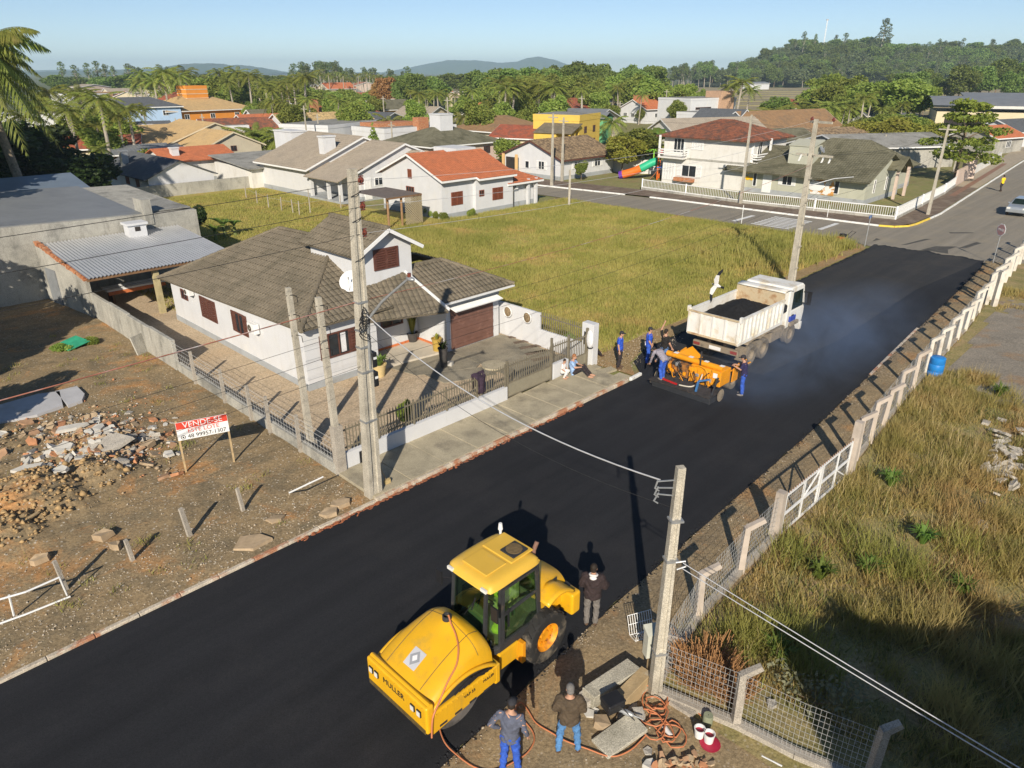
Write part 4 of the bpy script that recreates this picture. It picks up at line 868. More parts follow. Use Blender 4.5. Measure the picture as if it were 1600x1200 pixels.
for i in range(23):
    for k in range(2):
        y = .14 + i * .235 + .1 * k; o = link('brick', me, r, (RND.uniform(-.03, .03), y, 2.05 + (y / 5.5) * 1.2 + k * .1 + RND.uniform(-.02, .02))); o.rotation_euler = (.2, RND.uniform(-.06, .06), RND.uniform(-.12, .12))
b = MB(); b.bb(-.16, -.1, 3.6, 4.8, 0, 2.0); b.build('door', mat('door_grey', (.22, .23, .235), .6, .15, 3), r)
r = thing('bench', 'long low red-edged white bench under the zinc awning', 'bench', S(1.0, 26.8), SA)
b = MB(); b.bb(0, 3.2, 0, 1.0, .75, .85); b.build('top', WFRAME, r); b = MB(); b.bb(.05, 3.15, -.02, 0, .55, .74); b.build('edge', TERRA, r)
for x in (.3, 2.9):
    b = MB(); b.bb(x - .06, x + .06, .1, .9, 0, .75); b.build('leg', WOODB, r)
# pergola with lattice
r = thing('pergola', 'timber carport with dark slat roof and pale lattice side', 'carport', S(25.0, 33.2), SA)
SLAT = mat('weathered_slat', (.15, .125, .11), .85, .25, 6); LAT = mat('lattice_wood', (.36, .30, .19), .9, .15, 6)
me = MB(); me.box((0, 0, 0), (.17, 5.0, .035)); me = me.mesh('roof_slat', SLAT)
for i in range(18): link('roof_slat', me, r, (-.4 + i * .2, 2.0, 2.55 + RND.uniform(-.006, .006)))
b = MB(); b.bar((-.5, -.45, 2.46), (3.2, -.45, 2.46), .1, .14); b.bar((-.5, 4.45, 2.46), (3.2, 4.45, 2.46), .1, .14); b.build('beam', WOODB, r)
for x, y in ((-.2, -.2), (-.2, 4.2), (2.9, 4.2), (1.2, -.2)):
    b = MB(); b.tube([(x, y, 0), (x, y, 2.45)], .1, 8); b.build('post', mat('post_wood', (.30, .18, .09), .85, .2, 4) if 'post_wood' not in MATS else MATS['post_wood'], r)
me = MB(); me.box((0, 0, 0), (.025, .06, 1.0)); me = me.mesh('lattice_slat', LAT)
def lattice(x0, y0, x1, y1, h):
    Ld = math.hypot(x1 - x0, y1 - y0); n = int((Ld + h) / .2); a = math.atan2(y1 - y0, x1 - x0)
    for sgn in (1, -1):
        for i in range(n):
            c = -h + .2 * (i + 1) if sgn > 0 else .2 * (i + 1); u0 = max(0, c) if sgn > 0 else max(0, c - h); v0 = max(0, -c) if sgn > 0 else min(h, c)
            u1 = min(Ld, c + h) if sgn > 0 else min(Ld, c); v1 = u1 - c if sgn > 0 else c - u1
            l = math.hypot(u1 - u0, v1 - v0)
            if l < .1: continue
            o = link('lattice_slat', me, r, (x0 + math.cos(a) * (u0 + u1) / 2 - math.sin(a) * .015 * sgn, y0 + math.sin(a) * (u0 + u1) / 2 + math.cos(a) * .015 * sgn, .1 + (v0 + v1) / 2)); o.scale = (1, 1, l)
            o.rotation_euler = (0, 0, a + PI / 2); o.rotation_euler = (Matrix.Rotation(a, 4, 'Z') @ Matrix.Rotation(sgn * PI / 4, 4, 'Y') @ Matrix.Rotation(PI / 2, 4, 'Z')).to_euler()
lattice(1.4, -.42, 3.2, -.42, 2.3); lattice(3.2, -.42, 3.2, 1.0, 2.3)
# ================================================================== POLES, FENCES, SMALL THINGS
POLEC = mat('pole_concrete', (.45, .41, .33), .92, .12, 2.5, (.33, .30, .24), (.5, .68), 1.2, .3, 22, stain=(.22, .2, .165), stain_amt=.45, fine=45)
POSTC = mat('post_concrete', (.40, .36, .30), .92, .14, 3, (.28, .25, .21), (.5, .66), 1.5, .35, 25, stain=(.2, .18, .15), stain_amt=.4, fine=45)
POSTP = mat('pinkish_post', (.50, .43, .36), .92, .14, 3, (.36, .31, .26), (.5, .66), 1.5, .3, 25, stain=(.3, .25, .2), stain_amt=.4)
WIREM = mat('grey_wire', (.50, .50, .48), .5, .1, 5, metal=.2)
BLACKP = mat('black_plastic', (.018, .018, .02), .5, .2, 5)
PORC = mat('brown_porcelain', (.17, .045, .028), .25, .2, 5, spec=.6)
WHITEP = mat('white_plastic', (.72, .72, .70), .5, .06, 4)
TIMBER = mat('raw_timber', (.45, .33, .18), .85, .2, 4, (.34, .25, .14), (.5, .65), 3)
def pole(label, p, h, w0, d0, w1, d1, rz=0, name='utility_pole', cat='utility pole', group=None, m=None, lean=(0, 0), grooves=True):
    """concrete pole of double-T section, tapering; the narrow faces are grooved"""
    r = thing(name, label, cat, p, rz, group); b = MB(); n = 10; o = 0; sec = []
    for i in range(n + 1):
        k = i / n; w, d = w0 + (w1 - w0) * k, d0 + (d1 - d0) * k; g = d * .16 if grooves and .0 < k < .98 else 0.0
        x, y = lean[0] * k, lean[1] * k
        ring = [(-w / 2, -d / 2), (-w * .22, -d / 2), (-w * .17, -d / 2 + g), (w * .17, -d / 2 + g), (w * .22, -d / 2), (w / 2, -d / 2), (w / 2, d / 2), (w * .22, d / 2), (w * .17, d / 2 - g), (-w * .17, d / 2 - g), (-w * .22, d / 2), (-w / 2, d / 2)]
        b.v += [(x + a, y + c, -.2 + (h + .2) * k) for a, c in ring]
    for i in range(n):
        for k in range(12): b.f.append((i * 12 + k, i * 12 + (k + 1) % 12, (i + 1) * 12 + (k + 1) % 12, (i + 1) * 12 + k)); b.m.append(0)
    b.f.append(tuple(n * 12 + k for k in range(12))); b.m.append(0)
    b.build('shaft', m or POLEC, r); return r
def insulator(par, loc, rz=0):
    b = MB(); M_ = Matrix.Rotation(PI / 2, 4, 'Y'); b.lathe([(.02, 0), (.075, .01), (.085, .06), (.05, .085), (.05, .11), (.085, .13), (.075, .19), (.02, .2)], 10, M_)
    b.bar((-.02, 0, .1), (.22, 0, .1), .03); b.bar((-.02, 0, -.1), (.22, 0, -.1), .03)
    return b.build('insulator', PORC, par, loc, rz, smooth=50)
# big street pole in front of the house
PB = W(583, 770, .1); s_, t_ = ST(PB)
r = pole('tall tapering concrete street pole with three brown insulators and street lamp arm by the house', S(s_, t_, .0), 9.72, .46, .34, .22, .16, SA, lean=(.26, 0))
for z in (9.42, 8.76, 8.06): insulator(r, (.24 * z / 9.72 + .11, -.02, z))
b = MB(); b.tube([(.22, -.1, 4.2), (.22, -.16, 5.3), (.24, -.22, 5.75), (.34, -.8, 6.35), (.5, -1.75, 7.1)], [.045, .045, .045, .04, .035], 8); lamp = b.build('lamp_arm', STEEL, r, smooth=60)
b = MB(); b.ell((.51, -1.85, 7.13), (.08, .17, .06), 10, 6); b.build('lamp_head', STEEL, lamp, smooth=60).scale = (1, 1, 1)
b = MB(); b.tube([(.5, -1.82, 7.18), (.5, -1.82, 7.28)], .05, 8); b.build('photocell', PORC, lamp)
for z in (4.45, 3.85):
    b = MB(); b.box((.37, -.02, z), (.16, .28, .46)); o = b.build('meter_box', BLACKP, r, bevel=.02, seg=1)
    c = MB(); c.box((.37, -.165, z + .06), (.1, .02, .07)); c.build('label', WHITEP, o)
b = MB()
for k in range(7):                                                 # spare cable tied in loops
    a = k * .9; b.tube([(.1 + .2 * math.cos(a + q * .7) * (1 + .1 * k) * .5, -.22 + .1 * math.sin(q * 1.3 + k), 5.9 - .09 * k + .22 * math.sin(a + q * .7)) for q in range(10)], .011, 4)
b.build('cable_loops', BLACKP, r)
for z in (6.2, 5.4, 4.9, 4.15, 2.6):
    b = MB(); k = z / 9.72; w, d = .46 - .24 * k + .02, .34 - .18 * k + .02; x = .26 * k
    b.bb(x - w / 2, x + w / 2, -d / 2, d / 2, z - .03, z + .03); b.build('clamp_band', STEEL, r)
for z in (7.4, 8.45, 9.1):
    b = MB(); b.tube([(.26 * z / 9.72 - .16, -.1, z - .06), (.26 * z / 9.72, -.14, z), (.26 * z / 9.72 + .16, -.1, z + .05)], .012, 4); b.build('tie_wire', BLACKP, r)
# two slim posts behind it
for (px, py, h, l) in ((487, 700, 5.75, 'slim square concrete post, left one of the pair by the lot fence'), (533, 740, 5.95, 'slim square concrete post with a thicker foot, nearer the street pole')):
    p = W(px, py); r = pole(l, p, h, .2, .2, .15, .15, SA, 'concrete_post', 'post', grooves=False, lean=(-.05, .1))
    b = MB(); b.bb(-.16, .16, -.13, .13, -.05, 1.75 if px > 500 else .3); b.build('foot', POSTC, r)
    b = MB()
    for z in (h - .25, h - .9, h - 1.6): b.tube([(-.05 - .1, .1, z), (.0, -.03, z + .03), (.15, -.02, z - .05), (.2, .05, z - .3)], .012, 4)
    b.build('wire_loop', BLACKP, r)
# near pole at the corner of the mesh fences
r = pole('shorter grey concrete pole at the corner of the wire fence with three small hooks', W(1022, 1087), 5.5, .24, .2, .15, .13, rad(10), lean=(.06, .05))
for k in range(3):
    b = MB(); b.bar((-.1, -.08, 5.32 - .16 * k), (-.42, -.1, 5.34 - .13 * k), .02); b.tube([(-.42 + .02 * k, -.1, 5.36 - .13 * k), (-.46, -.1, 5.2 - .13 * k), (-.38, -.1, 5.14 - .13 * k)], .016, 5)
    b.build('wire_hook', STEEL, r)
for z in (3.5, 4.4, 1.2):
    b = MB(); b.bb(-.12 + .01 * z, .13 + .01 * z, -.1, .12, z - .02, z + .02); b.build('clamp_band', STEEL, r)
b = MB(); b.tube([(.1, -.1, 3.5), (.26, -.15, 3.55), (.3, -.12, 3.4), (.12, -.12, 3.35)], .02, 6); b.build('wire_hook', STEEL, r)
r = thing('meter_box', 'pale grey meter box on a thin wooden stake beside the near pole', 'meter box', W(1012, 1062), rad(15))
b = MB(); b.bar((0, 0, -.1), (0, .02, .8), .07); b.build('stake', TIMBER, r); b = MB(); b.bb(-.14, .14, -.1, .1, .72, 1.35); b.add([(-.16, -.13, 1.35), (.16, -.13, 1.35), (.16, .13, 1.45), (-.16, .13, 1.45), (.16, .13, 1.35), (-.16, .13, 1.35)], [(0, 1, 2, 3), (1, 4, 2), (0, 3, 5), (3, 2, 4, 5)]); b.build('casing', mat('box_grey', (.50, .50, .42), .7, .1, 4), r)
# wire basket on its post
r = thing('wire_basket', 'white wire refuse basket leaning by the road edge', 'basket', W(1003, 1000), rad(20))
b = MB()
for i in range(11): x = -.3 + i * .06; b.tube([(x, -.25, .5), (x, -.2, .24), (x, .05, .2), (x, .22, .62)], .008, 4)
for p in ([(-.3, -.25, .5), (.3, -.25, .5)], [(-.3, -.2, .24), (.3, -.2, .24)], [(-.3, .05, .2), (.3, .05, .2)], [(-.3, .22, .62), (.3, .22, .62)], [(-.3, .14, .42), (.3, .14, .42)]): b.tube(p, .01, 4)
b.build('basket', WFRAME, r); b = MB(); b.tube([(0, 0, -.1), (0, 0, .22)], .025, 6); b.build('stem', STEEL, r)
# far corner pole across the field with cut-outs
r = pole('street pole beside the field with cross-arm and white fuse cut-outs', W(1235, 450), 9.6, .42, .34, .2, .18, SA, lean=(.05, .1))
for i in range(6):
    b = MB(); k = (1.2 + i * 1.3) / 9.6; w = .42 - .22 * k; b.bb(.05 * k - w / 2 - .015, .05 * k + w / 2 + .015, -.17 + .08 * k - .02, -.17 + .08 * k + .05, 1.2 + i * 1.3, 1.28 + i * 1.3); b.build('step', POLEC, r)
b = MB(); b.bar((-.1, -1.2, 7.7), (.2, 1.0, 7.7), .1, .12); b.build('cross_arm', POLEC, r)
b = MB(); b.bar((-.2, -.9, 9.45), (.3, .5, 9.45), .1, .12); b.build('cross_arm', POLEC, r)
for y in (-1.0, -.6, .7):
    b = MB()
    for q in (-.07, .07): b.bar((q - .04, y, 7.35), (q + .04, y - .08, 7.7), .035)
    b.bar((-.11, y, 7.36), (.05, y, 7.36), .03); b.bar((-.05, y - .08, 7.69), (.11, y - .08, 7.69), .03); b.build('fuse_cutout', WFRAME, r)
for y in (-.8, .4): insulator(r, (.1, y, 9.6))
b = MB(); b.tube([(.2, 0, 6), (1.2, -1.0, 6.4), (1.9, -1.8, 6.5)], .03, 6); b.build('lamp_arm', STEEL, r)
POLES = []
for px, py, top, l in ((1450, 335, 197, 'street pole at the pavement corner by the white fence'), (1157, 318, 182, 'slim pole by the white fence of the two-storey house'), (862, 290, 180, 'pole by the far kerb with twin wires, left one of the two near the bungalow'), (878, 283, 186, 'thinner pole just behind, right one of the two near the bungalow'), (1392, 296, 246, 'short grey pole among the nursery garden')):
    p = W(px, py, .1); h = None
    for k in np.arange(2, 14, .1):
        f = p.y * math.cos(PITCH) - (k - CAM_H) * math.sin(PITCH); v = 600 + FOC * (-p.y * math.sin(PITCH) - (k - CAM_H) * math.cos(PITCH)) / f
        if v <= top: h = k; break
    POLES.append(pole(l, p, h or 8, .3, .24, .16, .14, SA, grooves=False)); b = MB(); b.bar((0, -.7, h - .4), (0, .7, h - .4), .09, .1); b.build('cross_arm', POLEC, POLES[-1])
rr = random.Random(3)
for px, Y, top, l in ((478, 118, 165, 'pole rising over the grey-tan roofs by the flat white house'), (497, 125, 178, 'second pole left of the flat white house'), (612, 112, 190, 'pole in front of the flat-roofed modern house'), (700, 135, 152, 'pole with a lamp beside the round white dome'), (1040, 190, 140, 'pole before the long orange-roofed house'), (908, 150, 150, 'pole with a cross-arm left of the yellow house'), (968, 160, 158, 'pole beside the green gable'), (1163, 118, 186, 'pole behind the two-storey house'), (1502, 96, 216, 'pole inside the spreading tree by the far street'), (1535, 130, 210, 'pole at the far end of the street'), (318, 122, 178, 'pole before the dull red long roof'), (275, 128, 185, 'pole beside the flat box house'), (600, 160, 150, 'pole near the brick tower'), (1385, 104, 210, 'pole left of the spreading tree')):
    p, h = DEP(px, Y, top); q = pole(l, p, h, .26, .22, .15, .13, SA, grooves=False, group=None); b = MB(); b.bar((0, -.8, h - .5), (0, .8, h - .5), .09, .1); b.build('cross_arm', POLEC, q)
# short white post and street-name post, stop sign
r = thing('street_name_post', 'thin post with a small blue street-name plate at the road corner', 'street sign', W(1351, 385), SA); b = MB(); b.tube([(0, 0, 0), (0, 0, 2.3)], .03, 6); b.build('post', STEEL, r); b = MB(); b.box((.0, 0, 2.2), (.5, .02, .22)); b.build('plate', mat('sign_blue', (.02, .10, .32), .5, .1, 4), r)
r = thing('marker_post', 'thin pale post with a dark box at the field edge by the crossing', 'post', W(1158, 352), 0); b = MB(); b.tube([(0, 0, 0), (0, 0, 1.7)], .03, 6); b.build('post', WFRAME, r)
r = thing('marker_post', 'short pale post on the kerb left of the crossing', 'post', W(1292, 341), 0); b = MB(); b.tube([(0, 0, 0), (0, 0, 1.2)], .03, 6); b.build('post', WFRAME, r)
r = thing('marker_post', 'white post at the near side of the cross street', 'post', W(889, 322), 0); b = MB(); b.bb(-.1, .1, -.1, .1, 0, 3.4); b.build('post', POLEC, r)
SIGNR = mat('sign_red', (.50, .03, .03), .45, .08, 4)
r = thing('stop_sign', 'octagonal PARE stop sign on a thin grey post by the fresh road', 'stop sign', W(1551, 412), SA - 2.3)
b = MB(); b.tube([(0, 0, -.2), (0, 0, 2.2)], .028, 6); b.build('post', STEEL, r)
M_ = Matrix.Translation((0, -.04, 2.3)) @ Matrix.Rotation(PI / 2, 4, 'X')
b = MB(); b.prism([(.42 * math.cos(PI / 8 + k * PI / 4), .42 * math.sin(PI / 8 + k * PI / 4)) for k in range(8)], 0, .02, M_); o = b.build('plate', WFRAME, r)
b = MB(); b.prism([(.37 * math.cos(PI / 8 + k * PI / 4), .37 * math.sin(PI / 8 + k * PI / 4)) for k in range(8)], .021, .026, M_); b.build('face', mat('sign_faded', (.55, .30, .28), .5, .1, 4), o)
letters('PARE', .25, WFRAME, o, (0, -.07, 2.3), (PI / 2, 0, 0), .003)

# ---- boundary of the house lot: low wall with posts and wires, then the solid wall
r = thing('boundary_wall', 'low concrete wall with posts and wires along the side yard', 'wall', S(-.18, 2.0), SA)
b = MB(); b.bb(-.09, .09, 0, 12.4, -.1, .42); b.build('base_wall', RAWC, r)
q = MB(); q.box((0, 0, .6), (.12, .12, 1.75), None, 0, (.8, .8)); me = q.mesh('post', POSTC)
for y in (2.1, 4.2, 5.6, 7.8, 10.5): link('post', me, r, (-.14, y, .0), RND.uniform(-.1, .1))
for z in (.6, .8, 1.0, 1.2, 1.38):
    b = MB(); b.tube([(-.14, 0, z), (-.14, 6, z - .03), (-.14, 12.4, z)], .007, 4); b.build('wire', WIREM, r)
b = MB()
for i in range(60): b.bar((-.02, .3 + i * .2, .42), (-.02, .3 + i * .2, .95), .008)
kind(b.build('wire_mesh', WIREM, r), 'stuff')
r = thing('boundary_wall', 'solid grey concrete wall between the bare lot and the side yard', 'wall', S(-.22, 14.5), SA)
b = MB()
for i in range(4):
    y0 = i * 2.63; b.bb(-.09, .09, y0 + .008, y0 + 2.62, -.1, 1.42 - .05 * (i % 2))
    b.build('wall_panel', RAWC, r, bevel=.015, seg=1); b = MB()
r2 = thing('concrete_slab', 'small concrete slab leaning against the solid grey wall', 'slab', W(222, 552), SA + .5); b = MB(); b.box((0, 0, .42), (.75, .07, .95), Matrix.Rotation(-.28, 4, 'X')); b.build('slab', RAWC, r2)
# ---- street fence of the house
PICK = mat('picket_paint', (.20, .175, .125), .6, .15, 8, metal=.1)
r = thing('picket_fence', 'brown metal picket fence on a low white wall along the pavement', 'fence', S(0, 2.0, 0), SA)
b = MB(); b.bb(.1, 7.55, -.08, .08, 0, .68); b.build('base_wall', WHITE, r)
b = MB(); b.bb(-.22, .1, -.12, .12, 0, 1.3); b.build('end_pillar', WHITE, r, bevel=.01, seg=1)
b = MB(); b.bb(.62, 1.0, -.1, -.08, .12, .55); b.build('meter_window', BLACKP, r)
pk = MB(); pk.bar((0, 0, 0), (0, 0, .82), .028); pk.bar((0, 0, .82), (0, 0, .9), .028, .028, 0, .004, .004); pme = pk.mesh('picket', PICK)
for i in range(58): link('picket', pme, r, (.26 + i * .125, 0, .74 + .0 * i))
for z in (.82, 1.45):
    b = MB(); b.bb(.1, 7.55, -.02, .02, z, z + .045); b.build('rail', PICK, r)
for x in (1.5, 3.0, 4.5, 6.0, 7.5):
    b = MB(); b.bb(x - .03, x + .03, -.03, .03, .68, 1.62); b.build('fence_post', PICK, r)
r = thing('gate', 'wide sliding picket gate with solid lower panel at the drive', 'gate', S(7.66, 2.06, .12), SA)
for i in range(20): o = link('picket', pme, r, (.1 + i * .127, 0, .62))
b = MB(); b.bb(0, 2.6, -.015, .015, .06, .6); b.build('lower_panel', mat('gate_panel', (.26, .235, .17), .65, .1, 6), r)
for z in (.02, .6, 1.32):
    b = MB(); b.bb(0, 2.6, -.025, .025, z, z + .05); b.build('rail', PICK, r)
for x in (0, 2.62):
    b = MB(); b.bb(x - .04, x + .04, -.04, .04, -.1, 1.6 + (.25 if x else 0)); b.build('gate_post', PICK, r)
r = thing('picket_fence', 'short stretch of picket fence with white wall by the pedestrian gate', 'fence', S(10.45, 2.15, .12), SA)
b = MB(); b.bb(0, .95, -.1, .1, -.1, .62); b.build('base_wall', WHITE, r, bevel=.01, seg=1)
for i in range(8): link('picket', pme, r, (.07 + i * .117, .02, .66))
b = MB(); b.bb(0, .95, 0, .04, 1.36, 1.4); b.build('rail', PICK, r)
r = thing('gate', 'narrow pedestrian picket gate next to the tall white pillar', 'gate', S(11.5, 2.15, .12), SA)
for i in range(10): link('picket', pme, r, (.08 + i * .117, .02, .5))
b = MB(); b.bb(0, 1.25, 0, .03, .03, .46); b.build('lower_panel', MATS['gate_panel'], r)
for z in (.46, 1.28):
    b = MB(); b.bb(0, 1.25, 0, .04, z, z + .05); b.build('rail', PICK, r)
for x in (0, 1.25):
    b = MB(); b.bb(x - .05, x + .05, -.04, .06, -.1, 1.65); b.build('gate_post', PICK, r)
r = thing('gate_pillar', 'tall white meter pillar at the end of the house fence', 'pillar', S(13.0, 2.2, 0), SA)
b = MB(); b.bb(-.18, .2, -.32, .32, -.05, 1.95); b.build('pillar', WHITE, r, bevel=.01, seg=1)
b = MB(); b.bb(-.2, -.178, -.18, .18, .95, 1.55); b.build('meter_door', BLACKP, r)
r = thing('white_cloth', 'white cloth bag with black rim hanging on the tall white pillar', 'bag', S(12.74, 2.0, .95), SA)
b = MB(); b.ell((0, 0, .35), (.07, .2, .42), 10, 8); b.build('cloth', CURTAIN, r, smooth=60); b = MB(); b.tube([(-.02, .2 * math.cos(a), .05 + .12 * math.sin(a)) for a in np.linspace(PI, 2 * PI, 8)], .02, 5); b.build('rim', BLACKP, r)
r = thing('side_wall', 'white side wall of the drive with two wall planters', 'wall', S(13.15, 3.3), SA)
b = MB(); b.bb(-.07, .07, 2.0, 4.9, 0, 1.65); b.build('high_wall', WHITE, r, bevel=.01, seg=1); b = MB(); b.bb(-.07, .07, -.8, 1.99, 0, .85); b.build('low_wall', WHITE, r, bevel=.01, seg=1)
for i in range(22): link('picket', pme, r, (0, -.7 + i * .125, .86))
b = MB(); b.bb(-.02, .02, -.8, 2.0, 1.5, 1.54); b.build('rail', PICK, r)
for y, l in ((2.7, 'round woven wall planter, the one nearer the street'), (4.0, 'round woven wall planter, the one nearer the garage')):
    q = thing('wall_planter', l, 'planter', S(13.06, 3.3 + y, 1.3), SA); b = MB(); b.ell((-.08, 0, 0), (.1, .2, .26), 10, 7); b.build('basket', mat('wicker', (.22, .16, .09), .9, .4, 12) if 'wicker' not in MATS else MATS['wicker'], q)
    b = MB(); b.tube([(-.09, .26 * math.cos(a), .26 * math.sin(a)) for a in np.linspace(0, 2 * PI, 14)], .03, 5); b.build('rim', WFRAME, q)
r = thing('gate', 'dark wrought side gate between garage and white side wall', 'gate', S(12.85, 8.3), SA); b = MB(); b.bb(0, .04, 0, .03, 0, 1.9); b.bb(.3, .33, 0, .03, 0, 1.9)
for z in np.arange(.1, 1.9, .25): b.bb(0, .33, 0, .03, z, z + .03)
b.build('bars', BLACKP, r)
r = thing('jacket', 'dark purple jacket draped over the picket fence', 'jacket', S(6.15, 2.0, 1.0), SA + .15)
b = MB(); b.grid(lambda u, v: ((u - .5) * (.5 + .12 * math.sin(v * 5)), (.09 if v < .5 else -.09) * (1 + .5 * math.sin(u * 9 + v * 4)) * (1 if abs(v - .5) > .06 else .3), .66 - abs(v - .42) * 1.35 + .03 * math.sin(u * 7)), 10, 14)
c = b.build('cloth', mat('purple_cloth', (.045, .028, .045), .95, .3, 8), r, smooth=80); m_ = c.modifiers.new('thick', 'SOLIDIFY'); m_.thickness = .04
# porch and yard pots
POTY = mat('ochre_pot', (.55, .42, .20), .8, .1, 5); POTB = mat('dark_pot', (.06, .055, .05), .7, .2, 5)
def pot(label, p, r0, r1, h, m, name='plant_pot', cat='plant pot'):
    r = thing(name, label, cat, p); b = MB(); b.lathe([(.01, 0), (r0, 0), (r1, h), (r1 + .03, h), (r1 + .03, h + .04), (r1 - .03, h + .04), (r1 - .04, h - .06), (.01, h - .06)], 14); b.build('pot', m, r, smooth=40); return r
# ---- mesh fences on the right
def mesh_panel(par, p0, p1, z0, z1, dx=.09, dz=.13, rw=.0042, lean=0):
    p0, p1 = Vector(p0), Vector(p1); d = p1 - p0; n = int(d.length / dx); b = MB(); k = int((z1 - z0) / dz); sd = Vector((-d.y, d.x, 0)).normalized()
    for i in range(n + 1): q = p0 + d * (i / n); b.bar(q + Vector((0, 0, z0)), q + Vector((0, 0, z1)) + sd * .02 * math.sin(i), rw * 1.6)
    for j in range(k + 1): z = z0 + (z1 - z0) * j / k; b.bar(p0 + Vector((0, 0, z)), p1 + Vector((0, 0, z)), rw * 1.6)
    return kind(b.build('wire_mesh', WIREM, par), 'stuff')
def bent_post(par, p, h, ang, m, w=.15, arm=.45, sgn=1):
    """upright with an arm bent outwards at the top; ang is the direction of the arm"""
    b = MB(); ang += RND.uniform(-.15, .15); d = Vector((math.cos(ang), math.sin(ang), 0)); t = p + Vector((RND.uniform(-.06, .06), RND.uniform(-.06, .06), h + RND.uniform(-.06, .04)))
    b.bar(p - Vector((0, 0, .1)), t, w, w, 0, w * .85, w * .85, up=d); b.bar(t - Vector((0, 0, .04)), t + d * arm * .85 + Vector((0, 0, arm * .42)), w * .84, w * .8, 0, w * .7, w * .7)
    return b.build('post', m, par)
AL = SA - PI / 2
r = thing('mesh_fence', 'wire mesh fence with bent concrete posts beside the near pole', 'fence', S(0, 0), 0); r.location = (0, 0, 0)
P1 = [W(1022, 1080), W(1090, 968), W(1155, 897), W(1207, 845)]
for p in P1[1:3]: bent_post(r, p, 1.42, AL + .75, POSTP, .17, .5)
b = MB(); d = (P1[3] - P1[0])
for i in range(3): b.bar(P1[i] + Vector((.02, 0, .06)), P1[i + 1] + Vector((.02, 0, .06)), .16, .28)
b.build('base_kerb', POSTC, r)
for i in range(3): mesh_panel(r, P1[i], P1[i + 1], .2, 1.42, .1, .14, .0034)
b = MB(); b.bar(W(1030, 990, 1.0), W(1072, 1002, .25), .12); b.build('brace', POSTP, r)
r = thing('mesh_fence', 'wire mesh fence running away from the near pole towards the right', 'fence', (0, 0, 0))
P2 = [W(1030, 1088), W(1148, 1138), W(1240, 1185), W(1353, 1232)]
b = MB()
for i in range(3): b.bar(P2[i] + Vector((0, 0, .05)), P2[i + 1] + Vector((0, 0, .05)), .2, .3)
b.build('base_kerb', POSTC, r)
for i in range(3): mesh_panel(r, P2[i], P2[i + 1], .2, 1.42, .085, .125, .0029)
bent_post(r, P2[1], 1.38, AL + .9, POSTC, .16, .42); bent_post(r, P2[3], 1.45, AL + .9, POSTC, .17, .3)
# wire-and-tube gate
r = thing('gate', 'white tubular mesh gate between two stout concrete posts', 'gate', (0, 0, 0)); G0, G1 = W(1218, 838), W(1320, 748)
for p, h, w in ((W(1209, 842), 1.55, .26), (W(1325, 745), 2.0, .26)):
    b = MB(); b.bar(p - Vector((0, 0, .1)), p + Vector((0, 0, h)), w, w, 0, w * .85, w * .85, up=SU); b.build('gate_post', POSTP, r)
d = G1 - G0
for i, k in enumerate((0, .26, .5, .53, .78, 1)):
    b = MB(); q = G0 + d * k; b.bar(q + Vector((0, 0, .1)), q + Vector((0, 0, 1.35)), .05, up=SU); b.build('upright', WFRAME, r)
for z in (.1, .72, 1.35):
    b = MB(); b.bar(G0 + Vector((0, 0, z)), G1 + Vector((0, 0, z)), .05); b.build('rail', WFRAME, r)
b = MB(); b.bar(G0 + d * .26 + Vector((0, 0, .72)), G0 + d * .5 + Vector((0, 0, 1.35)), .04); b.bar(G0 + d * .78 + Vector((0, 0, .72)), G0 + d * 1.0 + Vector((0, 0, .1)), .04); b.build('diagonal', WFRAME, r)
mesh_panel(r, G0, G1, .1, 1.35, .1, .13, .003)
b = MB()
for i in range(34): b.bar(G0 + d * (i / 33) + Vector((0, 0, 1.35)), G0 + d * (i / 33) + Vector((0, 0, 1.47)), .02)
kind(b.build('spikes', mat('rusty_spike', (.30, .2, .13), .9, .3, 8), r), 'stuff')
# long fence, post by post
r = thing('mesh_fence', 'long wire fence with white bent posts along the fresh road', 'fence', (0, 0, 0)); P3 = [S(a, float(fence_t(a))) for a in (12.4, 14.0, 15.6, 17.75, 20.0, 22.1, 24.05, 25.9, 27.9, 29.6, 31.6, 33.4)]
for i, p in enumerate(P3): bent_post(r, p, 1.6, AL + .75, POSTP if i < 5 else mat('limed_post', (.62, .58, .50), .92, .12, 3, (.45, .4, .33), (.5, .66), 1.5, .3, 25) if 'limed_post' not in MATS else MATS['limed_post'], .17, .5)
for a, c in zip(P3, P3[1:]): mesh_panel(r, a, c, .12, 1.7, .14, .16, .003)
b = MB()
for a, c in zip(P3, P3[1:]): b.bar(a + Vector((0, 0, .06)), c + Vector((0, 0, .06)), .14, .22)
b.build('base_kerb', POSTC, r)
r = thing('mesh_fence', 'far stretch of fence with close-set tall white posts near the stop sign', 'fence', (0, 0, 0)); P4 = [S(a, float(fence_t(a)) - .1) for a in (35.4, 36.6, 38.2, 39.8, 41.4, 43.2, 45, 47.2, 49.5, 52)]
for p in P4: bent_post(r, p, 1.8, AL + .7, MATS['limed_post'], .2, .45)
for a, c in zip(P4, P4[1:]): mesh_panel(r, a, c, .1, 1.75, .2, .2, .004)
bent_post(r, P4[0] + Vector((.25, -.3, 0)), 2.0, AL + .7, MATS['limed_post'], .26, .3)
r = thing('barrel', 'bright blue plastic barrel behind the wire fence', 'barrel', S(22.2, -9.3), 0); b = MB(); b.lathe([(.28, 0), (.3, .05), (.31, .3), (.29, .32), (.31, .35), (.31, .62), (.29, .64), (.31, .67), (.3, .9), (.26, .93), (.01, .93)], 18, close=True); b.build('drum', mat('barrel_blue', (.02, .20, .55), .45, .1, 4), r, smooth=50)
